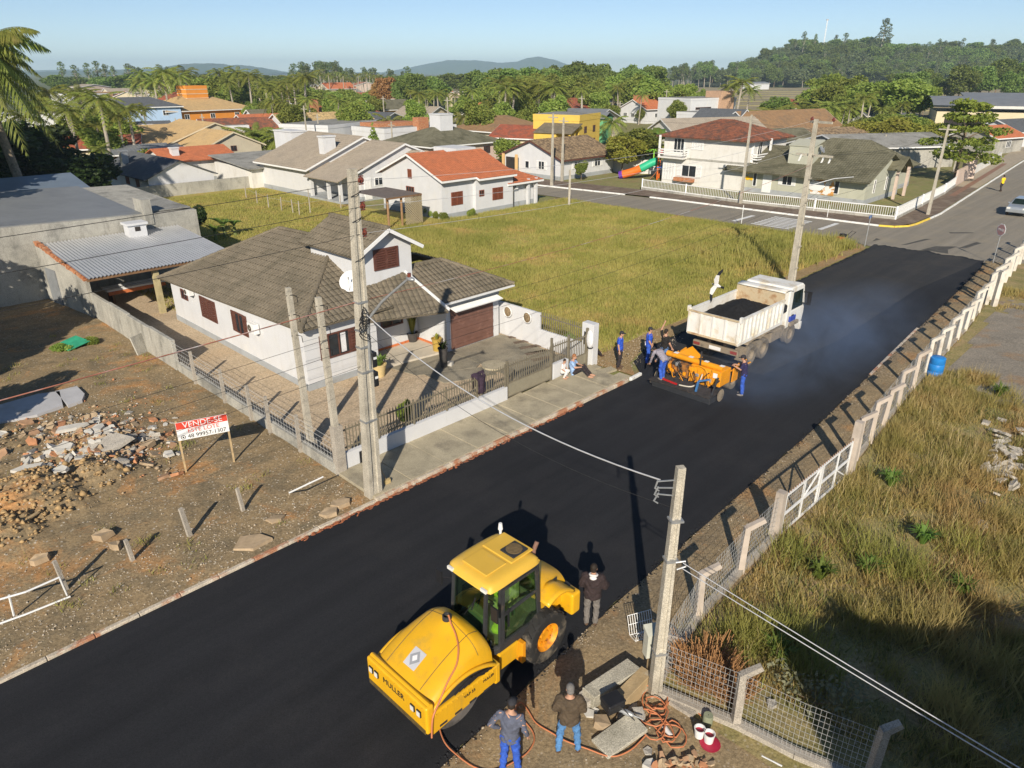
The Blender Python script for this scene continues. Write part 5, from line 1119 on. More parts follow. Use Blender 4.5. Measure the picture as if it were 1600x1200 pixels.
# ---- white fence of the nursery corner
r = thing('white_fence', 'white railing on a low kerb round the nursery corner', 'fence', (0, 0, 0)); Q = [S(57.1, 30.2), S(56.8, 24.5), S(56.5, 18.2), S(57.3, 11.0), S(58.1, 4.1), S(67, 4.65), S(76.6, 5.3), S(84, 6.2)]
b = MB()
for a, c in zip(Q, Q[1:]): b.bar(a + Vector((0, 0, .15)), c + Vector((0, 0, .15)), .16, .34)
b.build('base_kerb', RAWC, r)
pk = MB(); pk.bar((0, 0, 0), (0, 0, .85), .03); bme = pk.mesh('bar', WFRAME)
for a, c in zip(Q, Q[1:]):
    n = max(2, int((c - a).length / .19))
    for i in range(n): q = a + (c - a) * ((i + .5) / n); link('bar', bme, r, (q.x, q.y, .32), SA)
    for z in (.36, 1.14):
        b = MB(); b.bar(a + Vector((0, 0, z)), c + Vector((0, 0, z)), .07); b.build('rail', WFRAME, r)
    b = MB(); b.bar(a, a + Vector((0, 0, 1.25)), .14); b.build('fence_post', WFRAME, r)
r = thing('garden_wall', 'pinkish garden wall and pier along the far pavement', 'wall', (0, 0, 0)); b = MB()
b.bar(S(84.3, 6.3, .9), S(92, 7.0, .9), .2, 1.8); b.build('wall', PINKW, r); b = MB(); b.bar(S(92.3, 7.1, 0), S(92.3, 7.1, 2.9), 1.4, .5); b.bar(S(92.3, 7.1, 2.9), S(92.3, 7.1, 3.1), 1.7, .8); b.build('pier', PINKW, r)
r = thing('garden_wall', 'low white wall with railings under the spreading tree', 'wall', (0, 0, 0)); b = MB(); b.bar(S(93.5, 7.3, .5), S(120, 9.6, .5), .2, 1.0); b.build('wall', OFFW, r)
r = thing('garden_wall', 'mottled white garden wall behind the playground trees', 'wall', (0, 0, 0)); b = MB(); b.bar(S(66, 47, .8), S(71, 33.4, .8), .2, 1.7); b.build('wall', OFFW, r)
r = thing('garden_wall', 'grey block wall behind the blank white gable and the lawn', 'wall', (0, 0, 0)); b = MB(); b.bar(S(15.5, 63.1, .6), S(28.6, 62.8, .6), .18, 1.3); b.build('wall', RAWC, r)
r = thing('post_fence', 'row of thin wooden stakes with wire across the back lawn', 'fence', (0, 0, 0))
SP = [W(385, 310), W(402, 318), W(420, 325), W(440, 329), W(458, 333), W(468, 336), W(485, 333), W(533, 326)]
for p in SP:
    b = MB(); b.tube([p - Vector((0, 0, .1)), p + Vector((RND.uniform(-.06, .06), 0, 1.25 if p is not SP[6] else 2.2))], .05, 6); b.build('stake', POSTC, r)
for a, c in zip(SP, SP[1:]):
    b = MB(); b.bar(a + Vector((0, 0, 1.0)), c + Vector((0, 0, 1.0)), .012); b.build('wire', WIREM, r)

# ---- the bare lot: sale sign, posts, rubble
r = thing('sale_sign', 'red and white VENDE-SE board for the bare lot on two wooden stakes', 'sign', W(329, 730, .05), 0)
a_, c_ = W(290, 738, .05) - W(329, 730, .05), W(365, 722, .05) - W(329, 730, .05); ax = (c_ - a_); ang = math.atan2(ax.y, ax.x); r.rotation_euler = (0, 0, ang); h_ = ax.length / 2
for x in (-h_, h_):
    b = MB(); b.bar((x, .03, -.2), (x, .03, 1.85), .06, .045); b.build('stake', TIMBER, r)
b = MB(); b.bb(-h_ - .03, h_ + .03, -.02, .0, 1.17, 1.8); o = b.build('board', WFRAME, r)
b = MB(); b.bb(-h_ - .02, h_ + .02, -.026, -.021, 1.56, 1.795); b.build('red_band', mat('banner_red', (.62, .06, .035), .6, .06, 4), o)
BLK = mat('print_black', (.02, .02, .02), .7, .1, 4)
letters('VENDE-SE', .27, WFRAME, o, (.02, -.03, 1.675), (PI / 2, 0, 0), .002); letters('ESTE LOTE', .2, MATS['banner_red'], o, (.02, -.024, 1.46), (PI / 2, 0, 0), .002); letters('48 99957-1307', .19, BLK, o, (.1, -.024, 1.27), (PI / 2, 0, 0), .002)
b = MB(); b.tube([(-h_ + .13 + .065 * math.cos(a), -.025, 1.27 + .065 * math.sin(a)) for a in np.linspace(0, 2 * PI, 14)], .009, 4); b.ell((-h_ + .13, -.025, 1.27), (.025, .006, .03), 8, 5); b.build('phone_icon', BLK, o)
for (px, py, h, l) in ((297, 838, .95, 'thick short concrete post of the torn-down lot fence'), (208, 877, .72, 'short concrete post left of the thick one'), (380, 798, .8, 'short concrete post right of the thick one'), (104, 922, .95, 'paired concrete post at the end of the wire frame')):
    b = MB(); b.box((0, 0, h / 2 - .1), (.13 if px == 297 else .1, .1, h + .2), None, 0, (.85, .85)); o = b.build('fence_post', POSTC, None, W(px, py, .03), SA + .2); o.rotation_euler = (RND.uniform(-.06, .06), -.07, SA + .2); tag(o, l, 'post')
r = thing('old_gate', 'pale bent tube frame of an old gate along the lot edge', 'gate', (0, 0, 0))
for p in ([W(-30, 945, .8), W(40, 925, .8), W(93, 902, .8)], [W(-30, 985, .1), W(40, 960, .1), W(110, 932, .1)], [W(14, 930, .8), W(22, 962, .1)], [W(93, 902, .8), W(105, 930, .1)], [W(452, 770, .05), W(452, 770, .7), W(505, 745, .75)]):
    b = MB(); b.tube(p, .025, 6); b.build('tube', WFRAME, r)
RUB = [mat('broken_concrete', (.38, .35, .30), .95, .15, 3, fine=40), mat('broken_plaster', (.52, .50, .45), .95, .1, 3), mat('broken_tile', (.46, .22, .11), .95, .25, 4), mat('broken_brick', (.36, .22, .13), .95, .25, 4), mat('tan_rubble', (.40, .30, .19), .95, .2, 4)]
def chunk(rr, sx, sy, sz):
    b = MB(); n = rr.choice([4, 5, 5, 6]); a0 = rr.uniform(0, 6)
    P = [(sx * (1 + rr.uniform(-.3, .2)) * math.cos(a0 + 2 * PI * i / n), sy * (1 + rr.uniform(-.3, .2)) * math.sin(a0 + 2 * PI * i / n)) for i in range(n)]
    b.prism(P, -sz / 2, sz / 2); 
    for i in range(n, 2 * n): x, y, z = b.v[i]; b.v[i] = (x * .92 + rr.uniform(-.02, .02), y * .92 + rr.uniform(-.02, .02), z + rr.uniform(-.25, .15) * sz)
    return b
rr = random.Random(21); CH = [[chunk(rr, .2, .14 * rr.uniform(.7, 1.1), rr.uniform(.05, .13)).mesh('rubble', m) for _ in range(4)] for m in RUB]
NAMES = ['broken lump of grey concrete in the demolition rubble on the bare lot', 'piece of white plaster in the demolition rubble on the bare lot', 'orange tile shard in the demolition rubble on the bare lot', 'brown brick fragment in the demolition rubble on the bare lot', 'tan lump of rubble in the demolition heap on the bare lot']
for i in range(280):
    px, py = rr.gauss(155, 72), rr.gauss(690, 28)
    if px < 2 or px > 285 or py < 640 or py > 742: continue
    p = W(px, py, .2); s_, t_ = ST(p); z = left_z(s_, t_) + .015; k = rr.choices(range(5), (3, 2.2, 2, 3, 4))[0]; sc = rr.choice([.6, .8, 1, 1.2, 1.5])
    o = link('rubble_piece', rr.choice(CH[k]), None, (p.x, p.y, z)); o.rotation_euler = (rr.uniform(-.5, .5), rr.uniform(-.5, .5), rr.uniform(0, 6)); o.scale = (sc, sc, sc); tag(o, NAMES[k], 'rubble', 'demolition rubble on the bare lot')
for (px, py, sx, sy, rz, m, l, tz) in ((172, 700, .75, .52, .3, 0, 'largest broken slab of pale concrete on the rubble heap', .25), (190, 690, .55, .4, 1.2, 0, 'second broken slab leaning on the largest one', -.2), (115, 672, .55, .2, .5, 1, 'long strip of white plaster on the rubble', .1), (122, 668, .42, .22, .8, 1, 'white plaster slab at the back of the rubble', -.15), (48, 735, .55, .26, .2, 1, 'white crumpled sheet at the front of the rubble heap', .1), (102, 705, .4, .3, .4, 1, 'jagged white plaster piece in the middle of the rubble', .2), (262, 706, .2, .18, .4, 1, 'lone white chunk at the right edge of the rubble', .1), (228, 696, .5, .2, .9, 4, 'tan broken beam right of the largest slab', .1), (160, 832, .5, .3, .5, 4, 'yellowish boulder at the foot of the clay heap', .1), (60, 870, .4, .25, .7, 4, 'pale lump beside the wire frame', .1), (180, 850, .3, .2, .1, 4, 'flat pale stone below the clay heap', .05), (102, 760, .3, .18, .3, 1, 'whitish stone half buried in the clay heap', .1), (300, 775, .0, 0, 0, 0, '', 0)):
    if not l: continue
    rq = random.Random(int(px)); p = W(px, py, .25); s_, t_ = ST(p)
    o = chunk(rq, sx * (.62 if m == 4 else 1), sy * (.62 if m == 4 else 1), .11 if m < 4 else .2).build('broken_slab', RUB[m], None, (p.x, p.y, left_z(s_, t_) + .12), rz); o.rotation_euler = (tz, -tz * .6, rz); tag(o, l, 'slab' if m < 4 else 'stone')
for pts, l in (([W(0, 668), W(0, 640), W(62, 622), W(95, 618), W(100, 640), W(60, 655)], 'big flat concrete floor slab left at the shaded edge of the lot'), ([W(88, 618), W(122, 610), W(134, 622), W(130, 632), W(108, 640)], 'smaller flat floor slab right of the big one')):
    b = MB(); b.prism([(p.x, p.y) for p in pts][::-1] if False else [(p.x, p.y) for p in pts], .02, .2); o = b.build('floor_slab', mat('blue_grey_slab', (.46, .46, .47), .9, .1, 1.5, (.36, .34, .3), (.55, .7), .8), None); tag(o, l, 'slab')
b = MB(); p = W(114, 541, .1); b.slab([(p.x - .75, p.y - .35, .25), (p.x + .15, p.y - .6, .12), (p.x + .75, p.y + .2, .3), (p.x - .1, p.y + .55, .45)], .03); tag(b.build('tarpaulin', mat('green_tarp', (.035, .30, .17), .6, .2, 3), None), 'crumpled green sheet lying on the weeds of the bare lot', 'tarpaulin')
b = MB(); b.bar(W(0, 838, .5), W(60, 800, .55), .1, .04); tag(b.build('plank', TIMBER, None), 'pale plank lying on the clay heap', 'plank')
for px, py, sx, sy, l in ((533, 787, .42, .2, 'long flat stone beside the kerb left of the street pole'), (515, 800, .3, .25, 'rough stone by the kerb, left of the long flat one'), (395, 848, .5, .4, 'large flat brown stone on the verge'), (430, 812, .3, .2, 'small stone behind the large flat brown one')):
    rq = random.Random(px); o = chunk(rq, sx, sy, .14).build('stone', RUB[4], None, W(px, py, .08), .6); tag(o, l, 'stone')
r = thing('broom', 'broom leaning against the foot of the street pole', 'broom', W(604, 755, .14), SA); b = MB(); b.tube([(0, 0, .1), (-.25, .1, 1.0)], .016, 6); b.build('handle', TIMBER, r); b = MB(); b.box((.03, 0, .06), (.2, .1, .14)); b.build('brush', mat('straw', (.5, .38, .18), .9, .2, 9), r)
# gravel and clods strewn over the earth
def pebbles(name, m, pts, smin, smax, seed):
    g = np.random.default_rng(seed); n = len(pts); pts = np.asarray(pts, float); s = g.uniform(smin, smax, (n, 1)) * g.uniform(.5, 1, (n, 1)) ** 1.5
    base = np.array([(1, 0, 0), (-1, 0, 0), (0, 1, 0), (0, -1, 0), (0, 0, .7), (0, 0, -.5)]); F = np.array([(0, 2, 4), (2, 1, 4), (1, 3, 4), (3, 0, 4), (2, 0, 5), (1, 2, 5), (3, 1, 5), (0, 3, 5)])
    a = g.uniform(0, 6.28, n); ca, sa = np.cos(a), np.sin(a); V = base[None] * g.uniform(.35, 1.35, (n, 6, 1)) * s[:, None]
    x = V[..., 0] * ca[:, None] - V[..., 1] * sa[:, None]; y = V[..., 0] * sa[:, None] + V[..., 1] * ca[:, None]
    V = np.stack([x, y, V[..., 2]], -1) + pts[:, None]; Fa = (F[None] + (np.arange(n) * 6)[:, None, None]).reshape(-1, 3)
    return kind(link(name, np_mesh(name, V.reshape(-1, 3), Fa, m)), 'stuff')
rr = random.Random(8); P = []; C_ = []; D_ = []
for i in range(14000):
    s, t = rr.uniform(-14, -.4), rr.uniform(.1, 16) ; z = left_z(s, t)
    h = z > .3
    if h and rr.random() < .95: C_.append((*S(s, t)[:2], z + .02))
    elif rr.random() < (.42 if noise.noise(Vector((s * .5, t * .5, 4))) > -.05 else .08): P.append((*S(s, t)[:2], z))
for i in range(2000): s = rr.uniform(-12, 0); t = rr.uniform(-.1, 2.2); P.append((*S(s, t)[:2], left_z(s, t)))
for i in range(1500): px, py = rr.gauss(150, 60), rr.gauss(690, 28); p = W(px, py, .15); s, t = ST(p); D_.append((p.x, p.y, left_z(s, t) + .02))
pebbles('gravel', mat('pale_gravel', (.38, .31, .22), .95, .4, 9, (.52, .47, .39), (.52, .6), 7), P, .015, .05, 1); pebbles('clay_clods', mat('clay_clod', (.40, .27, .13), .95, .25, 5), C_, .04, .16, 2); pebbles('rubble_crumbs', RUB[1], D_[:500], .03, .09, 3); pebbles('rubble_crumbs', RUB[2], D_[500:900], .03, .1, 4); pebbles('rubble_crumbs', RUB[4], D_[900:], .04, .12, 5)
P = []
for i in range(7000):
    s = rr.uniform(-6, 34) if i < 3800 else rr.uniform(-6, 0); e = float(edge_t(s)); f = float(fence_t(s)) if s > -.5 else -17; t = rr.uniform(f, e); P.append((*S(s, t)[:2], .05))
pebbles('gravel', MATS['pale_gravel'], P, .015, .045, 6)
P = []
for i in range(2600):
    s = rr.uniform(-8, 44); P.append((*S(s, float(edge_t(s)) + rr.gauss(0, .09))[:2], .035))
for i in range(900): P.append((*S(rr.uniform(14, 44), 1.5 + rr.gauss(0, .09))[:2], .035))
pebbles('asphalt_crumbs', ASPHALT, P, .015, .05, 16)
P = [(*S(rr.uniform(13, 19), rr.uniform(.6, 3))[:2], .03) for i in range(700)]; pebbles('gravel', MATS['pale_gravel'], P, .02, .06, 7)

# ---- things round the near pole
BEAM = mat('old_concrete_beam', (.43, .40, .32), .95, .15, 2, (.30, .28, .22), (.5, .66), 1.4, .5, 20, stain=(.2, .19, .15), stain_amt=.5, fine=40); ORBEAM = mat('ochre_beam', (.42, .31, .17), .95, .2, 2, (.45, .42, .34), (.5, .62), 1.5, .5, 20)
for a, c, w, h, m, l in ((W(918, 1093, .2), W(990, 1045, .2), .34, .36, BEAM, 'thick grey broken concrete beam by the near pole'), (W(968, 1100, .18), W(1012, 1055, .22), .27, .34, ORBEAM, 'ochre concrete beam right of the grey one'), (W(938, 1172, .08), W(998, 1128, .2), .48, .1, BEAM, 'flat concrete plank in front of the orange hose')):
    b = MB(); b.bar(a, c, w, h); 
    b.v = [(x + RND.uniform(-.025, .025), y + RND.uniform(-.025, .025), z + RND.uniform(-.02, .02)) for x, y, z in b.v]
    tag(b.build('concrete_beam', m, None, bevel=.012, seg=1), l, 'beam')
for px, py, sx, sy, sz, m, l in ((913, 1093, .22, .2, .24, 0, 'square concrete block at the left end of the grey beam'), (940, 1132, .26, .22, .2, 4, 'tan block under the black tool case'), (920, 1115, .14, .12, .1, 1, 'white lump beside the standing man'), (930, 1112, .1, .1, .08, 1, 'small white stone among the blocks'), (998, 1118, .2, .14, .2, 0, 'grey block standing by the drill'), (985, 1105, .17, .12, .12, 0, 'small grey block behind the drill'), (970, 1125, .2, .15, .12, 4, 'flat tan stone under the drill'), (1012, 1175, .14, .1, .1, 0, 'small grey block below the plank'), (1015, 1195, .14, .12, .14, 1, 'white stone at the bottom of the yard edge')):
    rq = random.Random(px * 3); o = chunk(rq, sx, sy, sz).build('block', RUB[m], None, W(px, py, sz / 2), rq.uniform(0, 3)); tag(o, l, 'stone')
r = thing('tool_case', 'black tool case resting on a tan block', 'case', W(957, 1105, .34), .5); b = MB(); b.bb(-.2, .2, -.16, .16, 0, .2); b.build('body', BLACKP, r, bevel=.03, seg=2); b = MB(); b.bb(-.21, .21, -.17, .17, .2, .25); b.build('lid', BLACKP, r, bevel=.02, seg=1); b = MB(); b.tube([(.1, -.17, .1), (.25, -.4, -.1), (.2, -.6, -.25), (.05, -.5, -.25)], .012, 5); b.build('cord', BLACKP, r)
r = thing('drill', 'silver power drill lying on the blocks', 'drill', W(983, 1118, .26), -.5); b = MB(); b.tube([(-.2, 0, .05), (-.1, 0, .05), (0, 0, .05), (.08, 0, .05), (.1, 0, .05), (.3, 0, .05)], [.05, .06, .06, .04, .015, .01], 10); b.build('motor', STEEL, r, smooth=40); b = MB(); b.bar((-.12, 0, .03), (-.18, -.14, -.01), .05, .07); b.build('handle', BLACKP, r)
HOSE = mat('orange_hose', (.52, .19, .085), .5, .1, 5); rr = random.Random(4); pts = []
c0 = W(1030, 1125, .05)
for i in range(110):
    a = i * .42; rr_ = .2 + .13 * math.sin(i * .31) + .05 * rr.random(); pts.append(c0 + Vector((rr_ * math.cos(a) + .12 * math.sin(i * .05), rr_ * 1.1 * math.sin(a) + .45 * math.cos(i * .06) - .05, .02 + .0010 * i + .02 * rr.random())))
def hose(pxs, z=.1): return [W(x, y, z) for x, y in pxs]
def smooth_path(P, n=5):
    out = []
    for i in range(len(P) - 1):
        p0, p1, p2, p3 = P[max(i - 1, 0)], P[i], P[i + 1], P[min(i + 2, len(P) - 1)]
        for k in range(n):
            t = k / n; out.append(.5 * ((2 * p1) + (p2 - p0) * t + (2 * p0 - 5 * p1 + 4 * p2 - p3) * t * t + (3 * p1 - p0 - 3 * p2 + p3) * t ** 3))
    return out + [P[-1]]
b = MB(); b.tube(pts, .015, 6); b.tube(smooth_path(hose([(1008, 1150), (985, 1172), (955, 1182), (918, 1170), (885, 1158), (862, 1145), (838, 1130), (826, 1112), (815, 1098), (806, 1105), (808, 1118), (822, 1130), (833, 1145), (834, 1160), (822, 1178), (800, 1192), (770, 1205), (740, 1198), (712, 1178), (695, 1160), (686, 1135)]) + [W(683, 1110, .35), W(680, 1090, 1.0)], 4), .016, 6)
b.tube(smooth_path(hose([(1012, 1100), (1035, 1108), (1048, 1095), (1065, 1095), (1085, 1108), (1095, 1118)]), 4), .016, 6)
tag(b.build('orange_hose', HOSE, None, smooth=80), 'long orange hose coiled by the near pole and trailing to the roller', 'hose')
b = MB(); c1 = W(1055, 1135, .04); b.tube([c1 + Vector((.17 * math.cos(a), .17 * math.sin(a), .0)) for a in np.linspace(0, 6.4, 22)], .014, 5); tag(b.build('hose_ring', mat('brown_rubber', (.16, .09, .05), .7, .2, 5), None), 'single ring of brown hose beside the orange coil', 'hose')
b = MB(); b.tube([W(1038, 1136, .06), W(1048, 1150, .06)], .055, 12); tag(b.build('pipe_offcut', WHITEP, None, smooth=40), 'short white plastic pipe offcut by the hose', 'pipe')
b = MB(); b.tube([W(1190, 1182, .06), W(1222, 1198, .06)], .03, 8); tag(b.build('pipe_length', WHITEP, None), 'thin white pipe lying at the shadow edge', 'pipe')
REDP = mat('red_paint', (.38, .02, .05), .4, .2, 5)
for px, py, l in ((1092, 1150, 'small white paint bucket with red paint, the left one'), (1107, 1158, 'white paint bucket standing on a red lid')):
    r = thing('paint_bucket', l, 'bucket', W(px, py, .10), 0); b = MB(); b.lathe([(.01, 0), (.085, 0), (.105, .2), (.112, .2), (.112, .215), (.095, .215), (.09, .14)], 16); b.build('bucket', WHITEP, r, smooth=40); b = MB(); b.lathe([(.001, .14), (.09, .14)], 16); b.build('paint', REDP, r)
    if px == 1107: b = MB(); b.lathe([(.001, 0), (.19, 0), (.2, .02), (.001, .022)], 20, Matrix.Translation((.02, -.05, -.025))); b.build('lid', REDP, r)
r = thing('tin', 'greenish lidded tin beside the paint buckets', 'tin', W(1105, 1130, .08)); b = MB(); b.lathe([(.01, 0), (.1, 0), (.1, .2), (.09, .23), (.01, .23)], 14); b.build('can', mat('tin_green', (.25, .27, .18), .6, .15, 5), r, smooth=40)
b = MB(); b.bar(W(1048, 1095, .1), W(1085, 1118, .1), .14, .1); tag(b.build('plank', POSTC, None), 'narrow concrete plank lying along the mesh fence kerb', 'plank')
rr = random.Random(77)
for i in range(46):
    px, py = rr.gauss(1065, 28), rr.gauss(1196, 7)
    if px > 1120 or px < 1020: continue
    p = W(px, py, .08); k = rr.choice([2, 3, 3, 4, 4]); o = link('brick_fragment', rr.choice(CH[k]), None, (p.x, p.y, .04 + .12 * rr.random())); o.rotation_euler = (rr.uniform(-.6, .6), rr.uniform(-.6, .6), rr.uniform(0, 6)); o.scale = (.5,) * 3; tag(o, 'broken brick in the small pile by the mesh fence', 'brick', 'small pile of broken bricks by the mesh fence')
rr = random.Random(78)
for i in range(70):
    px, py = rr.gauss(1567, 15), rr.gauss(722, 22); p = W(px, py, .1); o = link('roof_tile_piece', rr.choice(CH[0]), None, (p.x, p.y, .06 + .25 * rr.random())); o.rotation_euler = (rr.uniform(-.6, .6), rr.uniform(-.6, .6), rr.uniform(0, 6)); o.scale = (1.2, .8, 1); tag(o, 'grey broken sheet piece in the scrap pile on the grassy lot', 'scrap', 'grey scrap pile on the grassy lot')
for px, py, l in ((1533, 820, 'small concrete lump in the grass of the right lot'), (1540, 660, 'flat concrete piece at the gravel edge'), (1205, 1100, 'pale stone behind the wire mesh')):
    rq = random.Random(px); tag(chunk(rq, .3 if px > 1300 else .14, .2 if px > 1300 else .12, .14).build('stone', RUB[0], None, W(px, py, .12), 1), l, 'stone')
# ================================================================== MACHINES
YEL = mat('machine_yellow', (.74, .40, .012), .42, .07, 1.8, (.50, .31, .05), (.58, .78), 2.2, spec=.45, coat=.12, local=True, stain=(.30, .20, .06), stain_amt=.5)
YELR = mat('roof_yellow', (.70, .43, .055), .5, .06, 1.5, (.6, .4, .12), (.55, .75), 1.6, spec=.4, local=True)
ORG = mat('machine_orange', (.74, .30, .012), .5, .14, 2.5, (.36, .14, .03), (.56, .7), 2.5, local=True)
TYRE = mat('tyre_rubber', (.025, .024, .023), .9, .25, 4, (.16, .135, .10), (.5, .68), 3, local=True)
DUSTY = mat('dusty_tyre', (.17, .145, .11), .95, .2, 5, (.09, .08, .07), (.52, .66), 4, local=True)
CHAR = mat('charcoal_metal', (.035, .036, .038), .6, .2, 5, (.12, .09, .06), (.6, .75), 4, local=True)
GLASSM = mat('cab_glass', (.012, .022, .016), .06, .2, 2, spec=.7)
DRUMM = mat('drum_steel', (.22, .20, .18), .55, .2, 4, (.05, .045, .04), (.45, .6), 2, metal=.4, local=True)
REDL = mat('red_lens', (.45, .02, .02), .25, .1, 4); CLEAR = mat('lamp_lens', (.75, .74, .68), .2, .05, 4, spec=.6); AMB = mat('amber_lens', (.7, .25, .02), .3, .1, 4)
SKINM = mat('skin', (.46, .26, .17), .6, .06, 8)
def wheel(par, loc, r, w, rimm, tm=None, axis='y', lug=True, name='wheel'):
    o = bpy.data.objects.new(name, None); COL.objects.link(o); o.parent = par; o.location = loc
    M_ = Matrix.Rotation(PI / 2, 4, 'X'); b = MB(); h = w / 2
    b.lathe([(r * .55, -h * .8), (r * .8, -h), (r * .95, -h * .92), (r, -h * .7), (r, h * .7), (r * .95, h * .92), (r * .8, h), (r * .55, h * .8)], 28, M_)
    if lug:
        for i in range(22):
            a = 2 * PI * i / 22
            for s in (1, -1): R_ = M_ @ Matrix.Rotation(a + (.14 if s > 0 else 0), 4, 'Z'); b.box(R_ @ Vector((r * 1.0, 0, s * h * .42)), (.05 * r, .1 * r, h * .75), R_ @ Matrix.Rotation(.5 * s, 4, 'X'))
    b.build('tyre', tm or TYRE, o, smooth=35)
    b = MB(); b.lathe([(.01, -h * .35), (r * .2, -h * .4), (r * .22, -h * .25), (r * .45, -h * .3), (r * .56, -h * .8), (r * .58, -h * .8), (r * .58, h * .8), (r * .56, h * .8), (r * .45, h * .3), (r * .22, h * .25), (r * .2, h * .4), (.01, h * .35)], 24, M_)
    for i in range(8):
        a = 2 * PI * i / 8
        for s in (1, -1): b.box(M_ @ Vector((r * .32 * math.cos(a), r * .32 * math.sin(a), s * h * .3)), (.05 * r * 2, .09, .05 * r * 2))
    b.build('rim', rimm, o, smooth=35); return o
# ---- the soil compactor: local x forward (drum), y = near side, origin under the rear axle
RR = thing('road_roller', 'yellow single-drum road roller with closed cab parked on the fresh asphalt', 'roller', S(-1.36, -7.28, .035), SA + PI)
HW = .95
# drum frame: front beam and two side plates with arched upper edge
b = MB(); b.bb(3.22, 3.42, -HW, HW, .55, 1.22); b.build('front_beam', YEL, RR, bevel=.05, seg=3)
for s in (1, -1):
    b = MB(); P = [(1.62, .58), (3.3, .46), (3.3, .98), (1.62, .98)]
    y0, y1 = (HW - .09, HW) if s > 0 else (-HW, -HW + .09)
    n = len(P); b.add([(x, y0, z) for x, z in P] + [(x, y1, z) for x, z in P], [(0, 1, 2, 3), (7, 6, 5, 4)] + [(i, i + 4, (i + 1) % 4 + 4, (i + 1) % 4) for i in range(4)]); o = b.build('side_frame', YEL, RR, bevel=.03)
    b = MB()
    for i in range(4): b.bb(1.8 + i * .38, 1.98 + i * .38, y1 - .004 if s > 0 else y0 - .008, y1 + .008 if s > 0 else y0 + .004, .55, .6)
    b.build('step_mark', CHAR, o)
b = MB(); b.bb(1.5, 1.64, -HW, HW, .5, 1.0); b.build('rear_beam', YEL, RR, bevel=.03)
b = MB(); b.lathe([(.01, -.82), (.5, -.82), (.52, -.76), (.66, -.76), (.68, -.74), (.68, .74), (.66, .76), (.52, .76), (.5, .82), (.01, .82)], 36, Matrix.Translation((2.5, 0, .68)) @ Matrix.Rotation(PI / 2, 4, 'X')); b.build('drum', DRUMM, RR, smooth=35)
# hood over the drum: domed shell with cut sides
def hood(u, v):
    x = 1.62 + 1.62 * u; a = (v - .5) * 2
    top = 1.215 + .64 * (1 - u ** 1.55) * (.62 + .38 * min(1, u / .2) ** .6); low = min(top - .01, 1.0 + .29 * math.sin(PI * u) ** .8) if u > .02 else 1.0
    z = low + (top - low) * max(0, 1 - abs(a) ** 3.2) ** .5; y = a * (HW - .05) * (1 - .05 * (1 - u) * abs(a) ** 8)
    bump = .085 * math.exp(-((u - .24) / .15) ** 2 - ((a + .05) / .26) ** 2); return (x, y, z + bump)
b = MB(); b.grid(hood, 30, 30); b.build('drum_hood', YEL, RR, smooth=50)
for s in (1, -1):                                               # arched edges beside the hood, dark inside
    b = MB(); pts = [(1.62 + 1.62 * i / 14, s * (HW - .05), 1.0 + .29 * math.sin(PI * (i / 14)) ** .8) for i in range(15)]; b.tube(pts, .045, 8); b.build('arch_edge', YEL, RR, smooth=50)
    b = MB(); b.add([(p[0], s * (HW - .07), p[2]) for p in pts] + [(p[0], s * (HW - .07), .97) for p in pts], [(i, i + 1, 16 + i, 15 + i) for i in range(14)]); b.build('arch_opening', CHAR, RR)
    b = MB()
    for k in range(4): b.tube([(1.62 + .1 * k, s * (HW - .03), 1.0), (2.0 + .1 * k, s * (HW - .02), 1.1 + .02 * k), (2.35 + .12 * k, s * (HW - .03), 1.03)], .02, 5)
    b.build('hydraulic_hose', BLACKP, RR)
b = MB(); b.tube([(3.30, y, 1.2) for y in np.linspace(-HW + .03, HW - .03, 6)], .05, 8); b.build('beam_lip', YEL, RR)
for y in (-.78, -.6, .55, .74):
    b = MB(); b.bb(3.425, 3.45, y - .06, y + .06, .92, 1.06); o = b.build('headlight', BLACKP, RR); b = MB(); b.bb(3.45, 3.46, y - .045, y + .045, .935, 1.045); b.build('lens', CLEAR, o)
letters('MULLER', .19, BLK, RR, (3.425, -.06, 1.0), (PI / 2, 0, PI / 2), .004); letters('VAP 55', .10, BLK, RR, (2.35, HW + .005, .82), (PI / 2, 0, PI), .004); letters('MULLER', .085, BLK, RR, (1.84, HW + .005, .85), (PI / 2, 0, PI), .004)
b = MB(); F_h = lambda x, y: hood((x - 1.62) / 1.62, .5 + y / (2 * (HW - .05)))[2]
b.grid(lambda u, v: (lambda x, y: (x, y, F_h(x, y) + .006))(2.72 + .34 * u, -.2 + .34 * v), 8, 8); o = b.build('plate', mat('plate_silver', (.62, .62, .63), .45, .06, 3, metal=.2), RR)
b = MB(); b.grid(lambda u, v: (lambda x, y: (x, y, F_h(x, y) + .012))(2.89 + .14 * (u - v), -.03 + .14 * (u + v - 1)), 6, 6); b.build('emblem', mat('emblem_grey', (.30, .31, .33), .5, .05, 3), o)
b = MB(); b.grid(lambda u, v: (lambda x, y: (x, y, F_h(x, y) + .018))(2.89 + .07 * (u - v), -.03 + .07 * (u + v - 1)), 4, 4); b.build('emblem_centre', mat('emblem_pale', (.72, .72, .73), .5, .05, 3), o)
b = MB(); b.lathe([(.1, 0), (.1, .09), (.075, .1), (.06, .03), (.01, .03)], 14, Matrix.Translation((2.02, -.05, F_h(2.02, -.05) - .03))); b.build('filler_neck', CHAR, RR)
b = MB(); hp_ = [Vector((x, y, F_h(x, y) + .03)) for x, y in ((2.02, .0), (2.06, .12), (2.14, .35), (2.28, .58), (2.5, .76), (2.8, .84))]; hp_[0].z += .08
b.tube(smooth_path(hp_ + [Vector(p) for p in ((3.1, .93, 1.14), (3.3, .98, .95), (3.36, .99, .5))], 4), .018, 6); b.build('hose', HOSE, RR)
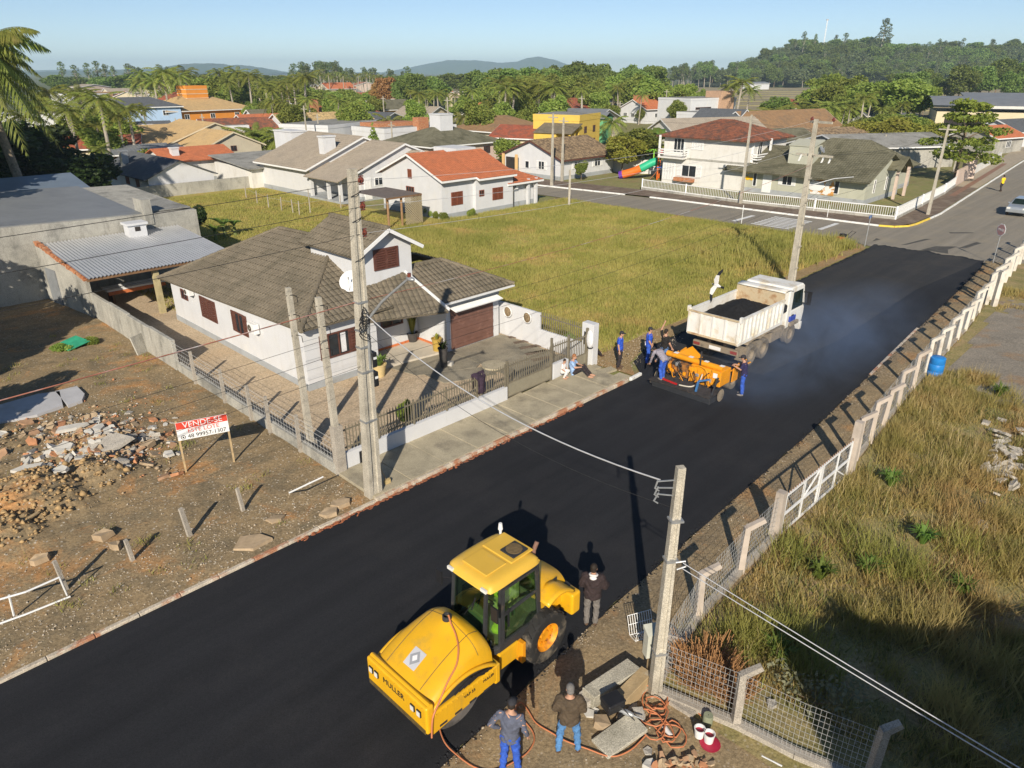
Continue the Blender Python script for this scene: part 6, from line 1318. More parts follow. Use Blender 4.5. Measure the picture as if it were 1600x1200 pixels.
for y in (-.55, .5):
    b = MB(); b.tube([(x, y, F_h(x, y) + .002) for x in np.linspace(1.72, 3.2, 14)], .007, 4); b.build('panel_seam', CHAR, RR)
b = MB(); b.tube([(2.0, y, F_h(2.0, y) + .002) for y in np.linspace(-.84, .84, 22)], .006, 4); b.build('panel_seam', CHAR, RR)
q = MB(); q.lathe([(.001, .012), (.016, .012), (.02, 0)], 7); bme_ = q.mesh('bolt', YEL)
for i in range(12): o = link('bolt', bme_, RR, (1.72 + i * .135, HW + .002, .93 - .0 * i)); o.rotation_euler = (-PI / 2, 0, 0)
for i in range(9): o = link('bolt', bme_, RR, (3.425, -.84 + i * .21, 1.17)); o.rotation_euler = (0, PI / 2, 0)
b = MB(); b.bb(3.42, 3.428, -.9, .9, .55, .66); b.build('tar_splash', mat('tar_splash', (.10, .07, .025), .8, .5, 9, local=True), RR)
# articulation and platform
b = MB(); b.bb(1.05, 1.62, -.45, .45, .55, .95); b.build('articulation', CHAR, RR, bevel=.04); b = MB()
for k in range(4): b.tube([(1.2, .2 + .08 * k, 1.0), (1.4, .42 + .05 * k, 1.15 + .03 * k), (1.62, .6 + .04 * k, 1.02)], .024, 6)
b.build('hydraulic_hose', CHAR, RR)
b = MB(); b.prism([(1.5, -.55), (1.5, .55), (1.25, .68), (.1, .68), (.1, -.68), (1.25, -.68)], .86, 1.02); b.build('cab_floor', CHAR, RR, bevel=.02)
for s in (1, -1):
    b = MB(); b.bb(.72, 1.3, s * .5 - .18, s * .5 + .22 if s > 0 else s * .5 + .18, .45, .9); b.build('step_box', YEL, RR, bevel=.03); b = MB(); b.bb(.62, .74, s * .72 - .12, s * .72 + .12, .34, .88); b.build('ladder', ORG, RR, bevel=.02)
# cab: pillars, panes, doors
CP = [(1.52, .50), (1.22, .66), (.02, .66), (.02, -.66), (1.22, -.66), (1.52, -.50)]; TP_ = [(1.42, .48), (1.15, .61), (.08, .61), (.08, -.61), (1.15, -.61), (1.42, -.48)]; Z0, Z1 = 1.02, 2.52
b = MB()
for i in range(6): b.bar((*CP[i], Z0), (*TP_[i], Z1), .065)
for z, Q_ in ((Z0 + .03, CP), (Z1 - .02, TP_)):
    for i in range(6): b.bar((*Q_[i], z), (*Q_[(i + 1) % 6], z), .06)
b.build('cab_frame', CHAR, RR)
GL = bpy.data.materials.new('tinted_glass'); GL.use_nodes = True; nt = GL.node_tree; tb = nt.nodes.new('ShaderNodeBsdfTransparent'); tb.inputs[0].default_value = (.72, .86, .74, 1); gb_ = nt.nodes.new('ShaderNodeBsdfGlossy'); gb_.inputs[0].default_value = (.8, .9, .85, 1); gb_.inputs['Roughness'].default_value = .03
fr = nt.nodes.new('ShaderNodeLayerWeight'); mx = nt.nodes.new('ShaderNodeMixShader'); nt.links.new(ramp(nt, fr.outputs['Facing'], .2, 1, .03, .45), mx.inputs[0]); nt.links.new(tb.outputs[0], mx.inputs[1]); nt.links.new(gb_.outputs[0], mx.inputs[2]); nt.links.new(mx.outputs[0], nt.nodes['Material Output'].inputs['Surface'])
def pane(i, j, a, c, name='pane', par=None):
    b = MB(); lo = [Vector((*CP[i], Z0 + .06)), Vector((*CP[j], Z0 + .06))]; hi = [Vector((*TP_[i], Z1 - .05)), Vector((*TP_[j], Z1 - .05))]
    f = lambda u, v: (lo[0].lerp(lo[1], u)).lerp(hi[0].lerp(hi[1], u), v)
    b.slab([f(.03, a), f(.97, a), f(.97, c), f(.03, c)], .012); return b.build(name, GL, par or RR)
for i, j in ((0, 1), (5, 0), (4, 5), (2, 3)): pane(i, j, .01, .99, 'windscreen' if (i, j) == (5, 0) else 'pane')
for i, j, s in ((1, 2, 1), (3, 4, -1)):
    d_ = MB(); L0, L1, H0, H1 = [Vector((*q, z)) for q, z in ((CP[i], Z0 + .05), (CP[j], Z0 + .05), (TP_[i], Z1 - .05), (TP_[j], Z1 - .05))]; f = lambda u, v: (L0.lerp(L1, u)).lerp(H0.lerp(H1, u), v) + Vector((0, s * .02, 0))
    for u0, v0, u1, v1 in ((.05, .02, .05, .97), (.95, .02, .95, .97), (.05, .02, .95, .02), (.05, .97, .95, .97), (.05, .52, .95, .56)): d_.bar(f(u0, v0), f(u1, v1), .06, .05)
    dr = d_.build('door', CHAR, RR)
    for a, c in ((.06, .5), (.58, .94)): b = MB(); b.slab([f(.08, a), f(.92, a), f(.92, c), f(.08, c)], .012); b.build('pane', GL, dr)
    b = MB(); b.bar(f(.15, .3) + Vector((0, s * .05, 0)), f(.15, .62) + Vector((0, s * .05, 0)), .03); b.build('handle', BLACKP, dr)
def rr_roof(u, v):
    x, y = -.06 + 1.58 * u, (v - .5) * 1.38; ex, ey = abs(u - .5) * 2, abs(v - .5) * 2; e = max(ex, ey)
    k = max(0, 1 - max(ex ** 6, ey ** 6)); cx = 1 - .09 * (ey ** 5) * 1; return (.73 + (x - .73) * cx, y * (1 - .07 * ex ** 5), 2.52 + .17 * k ** .5 + .03 * (1 - ex * ex))
b = MB(); b.grid(rr_roof, 28, 24); b.bb(-.0, 1.42, -.62, .62, 2.5, 2.56); rf = b.build('cab_roof', YELR, RR, smooth=45)
b = MB(); b.bb(.72, 1.3, -.36, .36, 2.70, 2.735); b.build('roof_hatch', YELR, rf, bevel=.015); b = MB(); b.bb(.0, .66, -.44, .44, 2.70, 2.74); b.build('roof_unit', YELR, rf, bevel=.02)
b = MB(); b.bb(.1, .54, -.02, .38, 2.74, 2.775); o = b.build('fan_housing', CHAR, rf, bevel=.01); b = MB(); b.lathe([(.18, 0), (.18, .015), (.07, .02), (.001, .02)], 18, Matrix.Translation((.32, .18, 2.775))); b.build('fan', mat('fan_brown', (.16, .11, .05), .7, .3, 14, local=True), o)
for y in (-.5, .5):
    b = MB(); b.bb(1.48, 1.53, y - .08, y + .08, 2.53, 2.6); b.build('work_light', CLEAR, rf)
b = MB(); b.tube([(.05, -.5, 2.66), (.05, -.5, 2.8)], .03, 8); b.tube([(.05, -.5, 2.8), (.05, -.5, 2.95)], [.055, .04], 10); b.build('beacon', WFRAME, rf)
# inside: seat, console, dashboard
b = MB(); b.bb(.3, .75, -.24, .24, 1.35, 1.5); b.bb(.2, .34, -.24, .24, 1.45, 2.05); b.build('seat', mat('seat_fabric', (.46, .42, .15), .9, .3, 6), RR, bevel=.03); b = MB(); b.bb(.3, .7, -.2, .2, 1.02, 1.35); b.bb(1.05, 1.25, -.3, .3, 1.02, 1.55); b.build('console', mat('console_olive', (.20, .22, .12), .7, .2, 5, local=True), RR, bevel=.02); b = MB(); b.bb(.08, 1.3, -.58, .58, 1.022, 1.035); b.bb(.04, .08, -.58, .58, 1.03, 1.6); b.build('added_pale_lining', mat('lining_tan', (.24, .20, .12), .9, .3, 5, local=True), RR)  # pale mat over floor and rear wall, added to brighten the cab interior
b = MB(); b.lathe([(.17, 0), (.19, .015), (.17, .03), (.15, .015), (.17, 0)], 18, Matrix.Translation((.98, 0, 1.68)) @ Matrix.Rotation(-.6, 4, 'Y')); b.bar((1.1, 0, 1.5), (.98, 0, 1.69), .04); b.build('steering_wheel', BLACKP, RR)
VEST = mat('hi_vis', (.55, .62, .06), .8, .2, 6); b = MB(); b.ell((.45, -.1, 1.62), (.22, .26, .16), 10, 6); b.ell((.95, .35, 1.2), (.2, .16, .14), 10, 6); b.build('vest', VEST, RR, smooth=60)
b = MB(); b.tube([(1.53, -.1, 1.6), (1.53, .2, 2.1)], .012, 4); b.tube([(1.54, .16, 1.9), (1.52, .26, 2.25)], .018, 4); b.build('wiper', BLACKP, RR)
for s in (1, -1):
    b = MB(); b.tube([(1.4, s * .6, 2.2), (1.55, s * .82, 2.2)], .014, 5); b.bb(1.52, 1.56, s * .84 - .09, s * .84 + .09, 2.02, 2.36); b.build('mirror', BLACKP, RR)
# engine hood, fenders, rear box, exhaust
def eng(u, v):
    x = .02 - 1.05 * u; a = (v - .5) * 2; w = .70 - .12 * u; top = 1.98 - .46 * u ** 1.5; return (x, a * w, .95 + (top - .95) * (1 - abs(a) ** 3.4) ** .5)
b = MB(); b.grid(eng, 16, 22); b.bb(-.9, .02, -.46, .46, .6, 1.0); b.build('engine_hood', YEL, RR, smooth=50)
b = MB(); b.bb(-1.08, -.78, -HW + .02, HW - .02, .72, 1.3); rb_ = b.build('rear_box', YEL, RR, bevel=.06, seg=3)
b = MB(); b.lathe([(.001, 0), (.14, 0), (.145, .02), (.001, .02)], 16, Matrix.Translation((-.92, .55, 1.3))); b.build('fan_grille', CHAR, rb_)
for s in (1, -1):
    b = MB(); b.grid(lambda u, v: ((.0 - .85 * u) , s * (.5 + .42 * v), 1.34 + .3 * math.sin(PI * (u * .8 + .15)) * (1 - .25 * v)), 12, 4); o = b.build('fender', YEL, RR, smooth=60); m_ = o.modifiers.new('t', 'SOLIDIFY'); m_.thickness = .04
    b = MB(); b.bb(-.72, -.5, s * .5 - .01, s * .5 + .01, 1.45, 1.62); b.build('vent', CHAR, RR)
    wheel(RR, (0, s * .74, .62), .62, .42, ORG)
b = MB(); b.tube([(-.08, .36, 1.85), (-.08, .36, 2.45), (-.1, .36, 2.62), (-.2, .36, 2.78)], .05, 10); b.build('exhaust', mat('rusty_exhaust', (.20, .11, .08), .8, .3, 8), RR, smooth=50)
# ---- tipper truck: local x forward, origin under the tail at road level
TK = thing('dump_truck', 'white tipper truck loaded with black asphalt backing onto the paver', 'truck', S(16.25, -1.93, .035), SA)
TW = mat('truck_white', (.74, .73, .68), .5, .06, 2, (.56, .46, .30), (.5, .7), 1.3, stain=(.42, .30, .16), stain_amt=.5, spec=.4, local=True); TRUST = mat('bed_inside', (.52, .42, .27), .8, .2, 2, (.34, .2, .1), (.5, .65), 2, local=True); MIXM = mat('asphalt_mix', (.014, .014, .015), .95, .35, 9, bump=1.0, bscale=30)
BW = 1.18; zb, zt = 1.38, 2.5; BL = 4.1
for s in (1, -1):
    b = MB(); b.bb(0, BL, s * BW - .03, s * BW + .03, zb, zt - .08); o = b.build('bed_side', TW, TK)
    b = MB(); b.bb(-.02, BL, s * BW - .06, s * BW + .06, zt - .08, zt); b.bb(-.02, BL, s * BW - .05, s * BW + .05, zb - .05, zb + .08); b.build('rail', TW, o)
    for i in range(11):
        x = .18 + i * .36; b = MB(); y = s * (BW + .05); b.bb(x - .06, x + .06, y - .04, y + .04, zb + .09, zt - .081); b.build('rib', TW, o, bevel=.015, seg=1)
b = MB(); b.bb(-.06, 0, -BW - .02, BW + .02, zb + .02, zt - .04); tg = b.build('tailgate', TW, TK)
for y in (-BW, -BW * .5, 0, BW * .5, BW):
    b = MB(); b.bb(-.1, -.06, y - .05, y + .05, zb + .02, zt - .04); b.build('rib', TW, tg, bevel=.01, seg=1)
b = MB(); b.bb(-.105, -.06, -BW, BW, zt - .1, zt - .03); b.bb(-.105, -.06, -BW, BW, zb + .0, zb + .08); b.build('rail', TRUST, tg)
for s in (1, -1):
    b = MB(); b.bb(-.1, .06, s * (BW + .06) - .05, s * (BW + .06) + .05, zt - .12, zt + .12); b.build('hinge', TW, tg)
b = MB(); b.bb(.0, BL, -BW + .03, BW - .03, zb - .06, zb); b.build('bed_floor', TRUST, TK); b = MB(); b.bb(BL - .05, BL, -BW, BW, zb, 2.75); b.build('headboard', TRUST, TK)
b = MB(); b.grid(lambda u, v: (BL - .05 + .95 * u, (v - .5) * 2 * BW, 2.70 + .16 * math.sin(PI * (u * .7 + .25))), 8, 6); o = b.build('cab_protector', TW, TK, smooth=60); m_ = o.modifiers.new('t', 'SOLIDIFY'); m_.thickness = .04
def load(u, v):
    x, y = .05 + (BL - .12) * u, (v - .5) * 2 * (BW - .04); return (x, y, 2.05 + .55 * math.exp(-((u - .58) / .3) ** 2 - ((v - .5) / .32) ** 2) + .07 * noise.noise(Vector((x * 2, y * 2, 0))) + .03 * noise.noise(Vector((x * 7, y * 7, 4))))
b = MB(); b.grid(load, 60, 36); tag(b.build('asphalt_load', MIXM, None, TK.location, SA, smooth=70), 'heap of black asphalt mix filling the tipper body', 'asphalt')
CHD = mat('dusty_chassis', (.27, .22, .155), .85, .2, 4, (.14, .12, .09), (.52, .66), 4, local=True)
b = MB(); b.bb(.5, 6.0, -.45, -.3, .85, 1.15); b.bb(.5, 6.0, .3, .45, .85, 1.15)
for x in (.9, 1.9, 2.9, 4.2, 5.5): b.bb(x, x + .12, -.3, .3, .88, 1.1)
b.build('chassis', CHD, TK); b = MB(); b.bb(.35, .5, -1.1, 1.1, .72, .98); bp = b.build('rear_bar', CHD, TK, bevel=.02)
b = MB(); b.bb(.335, .35, -.28, .28, .77, .93); b.build('number_plate', WFRAME, bp)
for s in (1, -1):
    b = MB(); b.bb(.32, .35, s * .9 - .15, s * .9 + .15, .80, .92); b.build('tail_light', mat('dusty_red_lens', (.26, .05, .04), .5, .2, 6) if 'dusty_red_lens' not in MATS else MATS['dusty_red_lens'], bp)
    b = MB(); b.bb(.9, .94, s * .95 - .26, s * .95 + .26, .35, 1.02); b.build('mudflap', CHD, TK)
    b = MB(); b.grid(lambda u, v: (.95 + 2.4 * u, s * (.62 + .58 * v), 1.12 + .1 * abs(math.sin(PI * u * 2))), 24, 2); o = b.build('mudguard', CHD, TK, smooth=60); m_ = o.modifiers.new('t', 'SOLIDIFY'); m_.thickness = .03
    for x in (1.55, 2.7): wheel(TK, (x, s * .93, .5), .5, .5, CHD, DUSTY, lug=False)
    wheel(TK, (5.45, s * 1.0, .5), .5, .3, CHD, DUSTY, lug=False)
    b = MB(); b.bb(3.35, 4.75, s * .92 - .22, s * .92 + .22, .55, 1.1); o = b.build('tank' if s < 0 else 'tool_box', CHD, TK, bevel=.06)
    b = MB(); b.bb(5.05, 5.95, s * 1.05 - .2, s * 1.05 + .14, .95, 1.15); b.build('front_mudguard', CHD, TK, bevel=.05)
# cab
CB = [(4.75, .9), (6.55, .9), (6.62, 1.35), (6.6, 1.75), (6.3, 2.75), (6.1, 2.86), (4.9, 2.86), (4.75, 2.7)]
b = MB(); n = len(CB); b.add([(x, -1.13, z) for x, z in CB] + [(x, 1.13, z) for x, z in CB], [tuple(range(n)), tuple(reversed(range(n, 2 * n)))] + [((i + 1) % n, i, n + i, n + (i + 1) % n) for i in range(n)]); cb = b.build('cab', TW, TK, bevel=.06, seg=3)
b = MB(); b.slab([(6.605, -.98, 1.8), (6.605, .98, 1.8), (6.345, .92, 2.65), (6.345, -.92, 2.65)], .02); b.build('windscreen', GLASSM, cb)
for s in (1, -1):
    b = MB(); P = [(5.15, 1.75), (6.3, 1.75), (6.12, 2.6), (5.15, 2.6)]; y = s * 1.14; b.add([(x, y, z) for x, z in P] + [(x, y - s * .02, z) for x, z in P], [(0, 1, 2, 3), (7, 6, 5, 4)] + [(i, i + 4, (i + 1) % 4 + 4, (i + 1) % 4) for i in range(4)]); b.build('side_window', GLASSM, cb)
    b = MB(); b.bb(5.08, 6.45, y - .008, y + .008, 1.0, 1.68); o = b.build('door', TW, cb, bevel=.004, seg=1); b = MB(); b.bb(5.2, 5.4, y, y + s * .04, 1.45, 1.5); b.build('handle', BLACKP, o)
    b = MB(); b.bb(6.28, 6.36, s * 1.42 - .09, s * 1.42 + .09, 1.8, 2.45); b.tube([(6.3, s * 1.1, 2.4), (6.32, s * 1.42, 2.4)], .035, 5); b.tube([(6.3, s * 1.1, 1.85), (6.32, s * 1.42, 1.85)], .035, 5); b.build('mirror', BLACKP, cb)
    b = MB(); b.bb(6.56, 6.64, s * .85 - .2, s * .85 + .2, .78, .98); b.build('headlight', CLEAR, cb)
b = MB(); b.bb(6.45, 6.68, -1.12, 1.12, .45, .85); b.build('bumper', TW, TK, bevel=.04)
b = MB(); b.bb(5.0, 5.6, -1.22, -1.0, 1.2, 1.45); b.build('blue_can', mat('can_blue', (.03, .06, .35), .5, .1, 4), TK, bevel=.03); b = MB(); b.lathe([(.16, 0), (.18, .05), (.18, .3), (.14, .34)], 14, Matrix.Translation((4.62, -.95, 1.75)), close=True); b.build('air_filter', BLACKP, TK)
# ---- paver: local x forward to the truck, origin under the screed
PV = thing('asphalt_paver', 'orange asphalt paver laying the mat behind the tipper', 'paver', S(13.2, -2.6, .035), SA)
b = MB(); b.bb(-.35, .35, -1.35, 1.35, .02, .22); b.bb(-.45, -.3, -1.4, 1.4, .16, .3); b.build('screed', CHAR, PV, bevel=.02)
b = MB(); b.bb(-.55, .4, -1.38, 1.38, .34, .38); b.build('walkway', mat('tar_coated', (.045, .04, .036), .9, .4, 5, (.14, .1, .06), (.6, .72), 4, local=True), PV)
b = MB(); b.tube([(.62, -1.25, 1.22), (.62, 1.32, 1.22)], .12, 12); b.build('gas_tank_beam', ORG, PV, smooth=40)
b = MB()
for y in (-1.2, -.5, .2, .9): b.box((.622, y, 1.345), (.16, .18, .012))
b.build('label', WFRAME, PV)
b = MB(); b.bb(.45, 1.0, -.85, .1, .35, 1.12); b.build('engine_block', ORG, PV, bevel=.06)
for i in range(3):
    b = MB(); b.bb(.40, .47, -.75 + i * .29, -.55 + i * .29, .45, 1.02); b.build('cover_plate', ORG, PV, bevel=.02)
b = MB(); b.tube(smooth_path([Vector(p) for p in ((.42, -.8, .3), (.36, -.78, .8), (.4, -.6, 1.1), (.44, -.2, 1.12), (.42, .05, .95), (.4, .08, .4))], 3), .035, 7); b.build('guard_rail', ORG, PV, smooth=60)
rr = random.Random(6)
for k in range(20):
    y = rr.uniform(-1.2, 1.25); z = rr.uniform(.45, 1.0); b = MB(); b.bb(.42 + rr.uniform(-.1, .1), .6 + rr.uniform(0, .2), y - .06, y + rr.uniform(.05, .14), z - .06, z + rr.uniform(.05, .12)); b.build('valve', rr.choice([ORG, ORG, CHAR, STEEL]), PV, bevel=.015, seg=1)
for k in range(16):
    y = rr.uniform(-1.2, 1.2); z = rr.uniform(.5, 1.1); b = MB(); b.tube(smooth_path([Vector(p) for p in ((.45, y, z), (.3, y + rr.uniform(-.1, .1), z + .1), (.26, y + rr.uniform(-.25, .25), z - .2), (.42, y + rr.uniform(-.4, .4), .4))], 3), .016, 5); b.build('hydraulic_hose', rr.choice([CHAR, CHAR, ORG, BLACKP]), PV)
b = MB(); b.bb(.5, 1.1, .2, 1.25, .4, .95); b.build('burner_box', mat('sooty_orange', (.34, .15, .04), .8, .35, 5, (.07, .05, .04), (.48, .6), 4, local=True), PV, bevel=.04)
b = MB(); b.bb(.4, 1.2, -1.3, -.85, .5, 1.15); b.build('side_cabinet', ORG, PV, bevel=.03); b = MB(); b.box((.395, -1.06, .95), (.012, .18, .2)); b.box((.395, -1.18, .75), (.012, .1, .1)); b.build('label', WFRAME, PV)
for s in (1, -1):
    b = MB(); b.slab([(1.3, s * .75, .5), (2.7, s * .8, .5), (2.7, s * 1.4, .95), (1.3, s * 1.35, 1.0)] if s < 0 else [(1.3, s * 1.35, .95), (2.7, s * 1.4, .9), (2.7, s * .8, .5), (1.3, s * .75, .5)], .05); o = b.build('hopper_wing', ORG, PV)
    b = MB()
    for x in (1.25, 1.85): b.add([(x, s * 1.38, .5), (x + .42, s * 1.38, .5), (x + .42, s * 1.4, 1.22 if s < 0 else 1.0), (x, s * 1.4, 1.08 if s < 0 else .95)], [(0, 1, 2, 3)])
    q = b.build('wing_plate', ORG, PV); m_ = q.modifiers.new('t', 'SOLIDIFY'); m_.thickness = .05
    wheel(PV, (1.7, s * 1.05, .42), .42, .34, CHD, DUSTY, lug=False)
    b = MB(); b.lathe([(.01, 0), (.24, 0), (.26, .03), (.01, .05)], 16, Matrix.Translation((.25, s * 1.44, .28)) @ Matrix.Rotation(PI / 2 * s * -1, 4, 'X')); b.build('end_plate', CHD, PV)
    b = MB(); b.bar((-.2, s * 1.3, .3), (.2, s * 1.3, 1.0), .06); b.bar((-.15, s * 1.3, .75), (.5, s * 1.25, .8), .05); b.build('crank_post', CHAR, PV)
b = MB(); b.bb(1.25, 2.9, -.75, .75, .35, .5); b.build('hopper_floor', CHAR, PV); b = MB(); b.grid(lambda u, v: (1.3 + 1.5 * u, -.8 + 1.6 * v, .62 + .15 * noise.noise(Vector((u * 4, v * 4, 2)))), 14, 14); b.build('hopper_mix', MIXM, PV)
b = MB(); b.tube(smooth_path([Vector(p) for p in ((.3, -.55, .9), (.2, -.5, .6), (-.1, -.35, .42), (-.3, .1, .42))], 4), .03, 7); b.build('pale_hose', mat('pale_hose', (.5, .46, .38), .7, .2, 4), PV, smooth=60)
b = MB(); b.bar((-.35, -.7, .4), (-.3, -.75, .85), .07); b.bar((-.3, -.75, .85), (-.1, -1.1, .95), .06); b.build('blue_arm', mat('arm_blue', (.05, .16, .36), .5, .2, 4), PV); b = MB(); b.bar((-.3, .2, .42), (-.28, .9, .45), .06); b.build('red_bar', REDL, PV); b = MB(); b.tube([(.5, -.3, 1.1), (.5, -.3, 1.75)], .035, 8); b.build('exhaust', CHAR, PV)
# ---- parked car far up the street, plate compactor at the corner
CARP = mat('car_silver', (.46, .50, .53), .3, .05, 2, metal=.5, coat=.4)
r = thing('parked_car', 'silver hatchback standing on the far street by the right edge', 'car', S(69.5, -3.0), SA + PI)
b = MB(); PF = [(-2.0, .35), (2.0, .35), (2.05, .7), (1.9, .85), (1.0, .98), (.35, 1.42), (-1.2, 1.46), (-1.85, 1.05), (-2.05, .8)]; n = len(PF); W_ = [.82, .82, .8, .78, .8, .62, .62, .74, .8]
b.add([(x, -w, z) for (x, z), w in zip(PF, W_)] + [(x, w, z) for (x, z), w in zip(PF, W_)], [tuple(range(n)), tuple(reversed(range(n, 2 * n)))] + [((i + 1) % n, i, n + i, n + (i + 1) % n) for i in range(n)]); b.build('body', CARP, r, bevel=.06, seg=2)
b = MB(); b.slab([(1.0, -.66, 1.0), (1.0, .66, 1.0), (.40, .56, 1.40), (.40, -.56, 1.40)], .02); b.build('windscreen', GLASSM, r); b = MB(); b.slab([(-1.84, .62, 1.07), (-1.84, -.62, 1.07), (-1.25, -.55, 1.44), (-1.25, .55, 1.44)], .02); b.build('rear_window', GLASSM, r)
for s in (1, -1):
    b = MB(); b.add([(-1.5, s * .79, 1.02), (.85, s * .805, 1.0), (.3, s * .655, 1.38), (-1.15, s * .65, 1.40)], [(0, 1, 2, 3)]); o = b.build('side_window', GLASSM, r); o.modifiers.new('t', 'SOLIDIFY').thickness = .03
    for x in (-1.25, 1.3): wheel(r, (x, s * .74, .31), .31, .2, STEEL, lug=False)
    b = MB(); b.bb(1.9, 2.04, s * .62 - .14, s * .62 + .14, .66, .8); b.build('headlight', CLEAR, r); b = MB(); b.bb(-2.06, -1.95, s * .66 - .1, s * .66 + .1, .75, .98); b.build('tail_light', REDL, r); b = MB(); b.ell((.75, s * .9, 1.02), (.08, .1, .07), 8, 5); b.build('mirror', CARP, r)
r = thing('plate_compactor', 'small red and black plate compactor left at the road corner', 'compactor', W(1313, 380, .02), SA - .6)
b = MB(); b.bb(-.4, .35, -.28, .28, .05, .14); b.build('base_plate', CHAR, r, bevel=.02); b = MB(); b.bb(-.28, .15, -.22, .22, .14, .5); b.build('engine', SIGNR, r, bevel=.05); b = MB(); b.bb(-.1, .3, -.2, .2, .5, .72); b.build('tank', BLACKP, r, bevel=.05); b = MB(); b.tube([(.3, -.2, .3), (1.0, -.22, .85), (1.0, .22, .85), (.3, .2, .3)], .025, 6); b.build('handle', BLACKP, r)
# ---- playground
r = thing('playground', 'plastic playground tower with orange, green and purple tube slide', 'playground', W(1015, 279, 0), -.35)
PLC = {k: mat('play_' + k, c, .45, .06, 3) for k, c in (('orange', (.75, .16, .02)), ('green', (.03, .42, .22)), ('purple', (.12, .03, .30)), ('red', (.45, .04, .03)), ('blue', (.02, .15, .55)), ('brown', (.30, .12, .06)), ('lime', (.25, .55, .06)))}
TB = smooth_path([Vector(p) for p in ((1.0, 0, 2.1), (.2, -.3, 1.9), (-.8, -.6, 1.35), (-1.9, -.7, .85), (-3.0, -.8, .5), (-3.6, -.8, .35))], 4)
for a, c, k in ((0, 9, 'green'), (9, 17, 'orange'), (17, 21, 'purple')): b = MB(); b.tube(TB[a:c + 1], .48, 12); b.build('slide_tube', PLC[k], r, smooth=50)
for x, y in ((1, -.7), (1, .7), (2.4, -.7), (2.4, .7)): b = MB(); b.tube([(x, y, 0), (x, y, 3.1)], .09, 8); b.build('post', PLC['orange'], r)
b = MB(); b.bb(.9, 2.5, -.8, .8, 1.4, 1.5); b.build('platform', PLC['blue'], r); b = MB(); b.add([(.8, -.9, 3.0), (2.6, -.9, 3.0), (2.6, .9, 3.0), (.8, .9, 3.0), (1.7, 0, 3.9)], [(0, 1, 4), (1, 2, 4), (2, 3, 4), (3, 0, 4)]); b.build('roof', PLC['red'], r)
b = MB(); b.slab([(.2, -1.0, .1), (1.3, -1.0, 1.5), (1.3, -.3, 1.5), (.2, -.3, .1)], .08); b.build('ramp', PLC['brown'], r); b = MB(); b.bar((2.5, -.8, 1.5), (3.2, -.8, .0), .5, .06); b.build('slide', PLC['blue'], r)
b = MB()
for i in range(6): a = i * 1.05; b.slab([(.3, 0, 3.3), (.3 + .3 * math.cos(a - .3), .3 * math.sin(a - .3), 3.45), (.3 + 1.0 * math.cos(a), 1.0 * math.sin(a), 3.2), (.3 + .3 * math.cos(a + .3), .3 * math.sin(a + .3), 3.45)], .03)
b.tube([(.3, 0, 2.0), (.3, 0, 3.35)], .08, 6); b.build('palm_top', PLC['lime'], r)
# ---- building behind the camera that shades the corner of the right lot
r = thing('building', 'building outside the picture whose shadow covers the lot corner', 'building', (5.2, -9, 0)); b = MB(); b.bb(0, 30, 0, 10.7, -.05, 6.1); b.build('wall', OFFW, r); b = MB(); b.bb(-.3, 30.3, -.3, 10.9, 6.1, 6.3); b.build('roof', FIBRE, r)
# ================================================================== VEGETATION
BARK = mat('bark', (.20, .15, .10), .95, .3, 5, bump=.4, bscale=20)
BARKP = mat('pale_bark', (.36, .32, .26), .95, .2, 4)
LEAF_A = leafmat('leaf_mid', (0.158, 0.236, 0.043), (0.358, 0.401, 0.086), .9, .3, .4)
LEAF_B = leafmat('leaf_dark', (0.116, 0.186, 0.044), (0.256, 0.310, 0.075), .9, .3, .4)
LEAF_E = leafmat('leaf_eucalyptus', (0.117, 0.172, 0.068), (0.227, 0.268, 0.110), .5, .22, .4)
LEAF_P = leafmat('leaf_palm', (0.149, 0.205, 0.037), (0.360, 0.373, 0.081), 1.2, .3, .4, (.38, .31, .10), (.58, .72), .9)
LEAF_Y = leafmat('leaf_yellow_green', (.20, .24, .035), (.36, .34, .06), .9, .2)
LEAF_O = leafmat('leaf_rust', (.30, .15, .045), (.42, .24, .09), .9, .15)
LEAF_AL = leafmat('leaf_almond', (0.127, 0.196, 0.029), (0.299, 0.333, 0.057), .9, .0, .3, (.32, .2, .05), (.6, .72), .8)
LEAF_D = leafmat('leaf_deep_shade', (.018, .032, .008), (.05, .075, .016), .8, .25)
LEAF_BAN = leafmat('leaf_banana', (.09, .16, .03), (.19, .26, .05), 1.2, .15, .35)
def leaf_cloud(seed, blobs, per, size, flat=.6):
    """leaf quads scattered through the volume of ellipsoid blobs [(centre, radii)]"""
    g = np.random.default_rng(seed); C = []; 
    for (c, r) in blobs:
        n = int(per * (r[0] * r[1] * r[2]) ** (2 / 3)); d = g.normal(size=(n, 3)); d /= np.linalg.norm(d, axis=1)[:, None]
        rad_ = g.uniform(.45, 1.0, (n, 1)) ** .55 * (1 + .16 * np.sin(d[:, :1] * 7 + seed) * np.cos(d[:, 1:2] * 6))
        C.append(np.asarray(c) + d * rad_ * np.asarray(r))
    C = np.concatenate(C); n = len(C); a = g.normal(size=(n, 3)); a[:, 2] *= flat; a /= np.linalg.norm(a, axis=1)[:, None]
    b = np.cross(a, g.normal(size=(n, 3))); b /= np.linalg.norm(b, axis=1)[:, None]; s = size * g.uniform(.6, 1.3, (n, 1)); w = s * .55
    V = np.stack([C - a * s, C + b * w, C + a * s, C - b * w], 1).reshape(-1, 3); F = np.arange(4 * n).reshape(-1, 4); return V, F
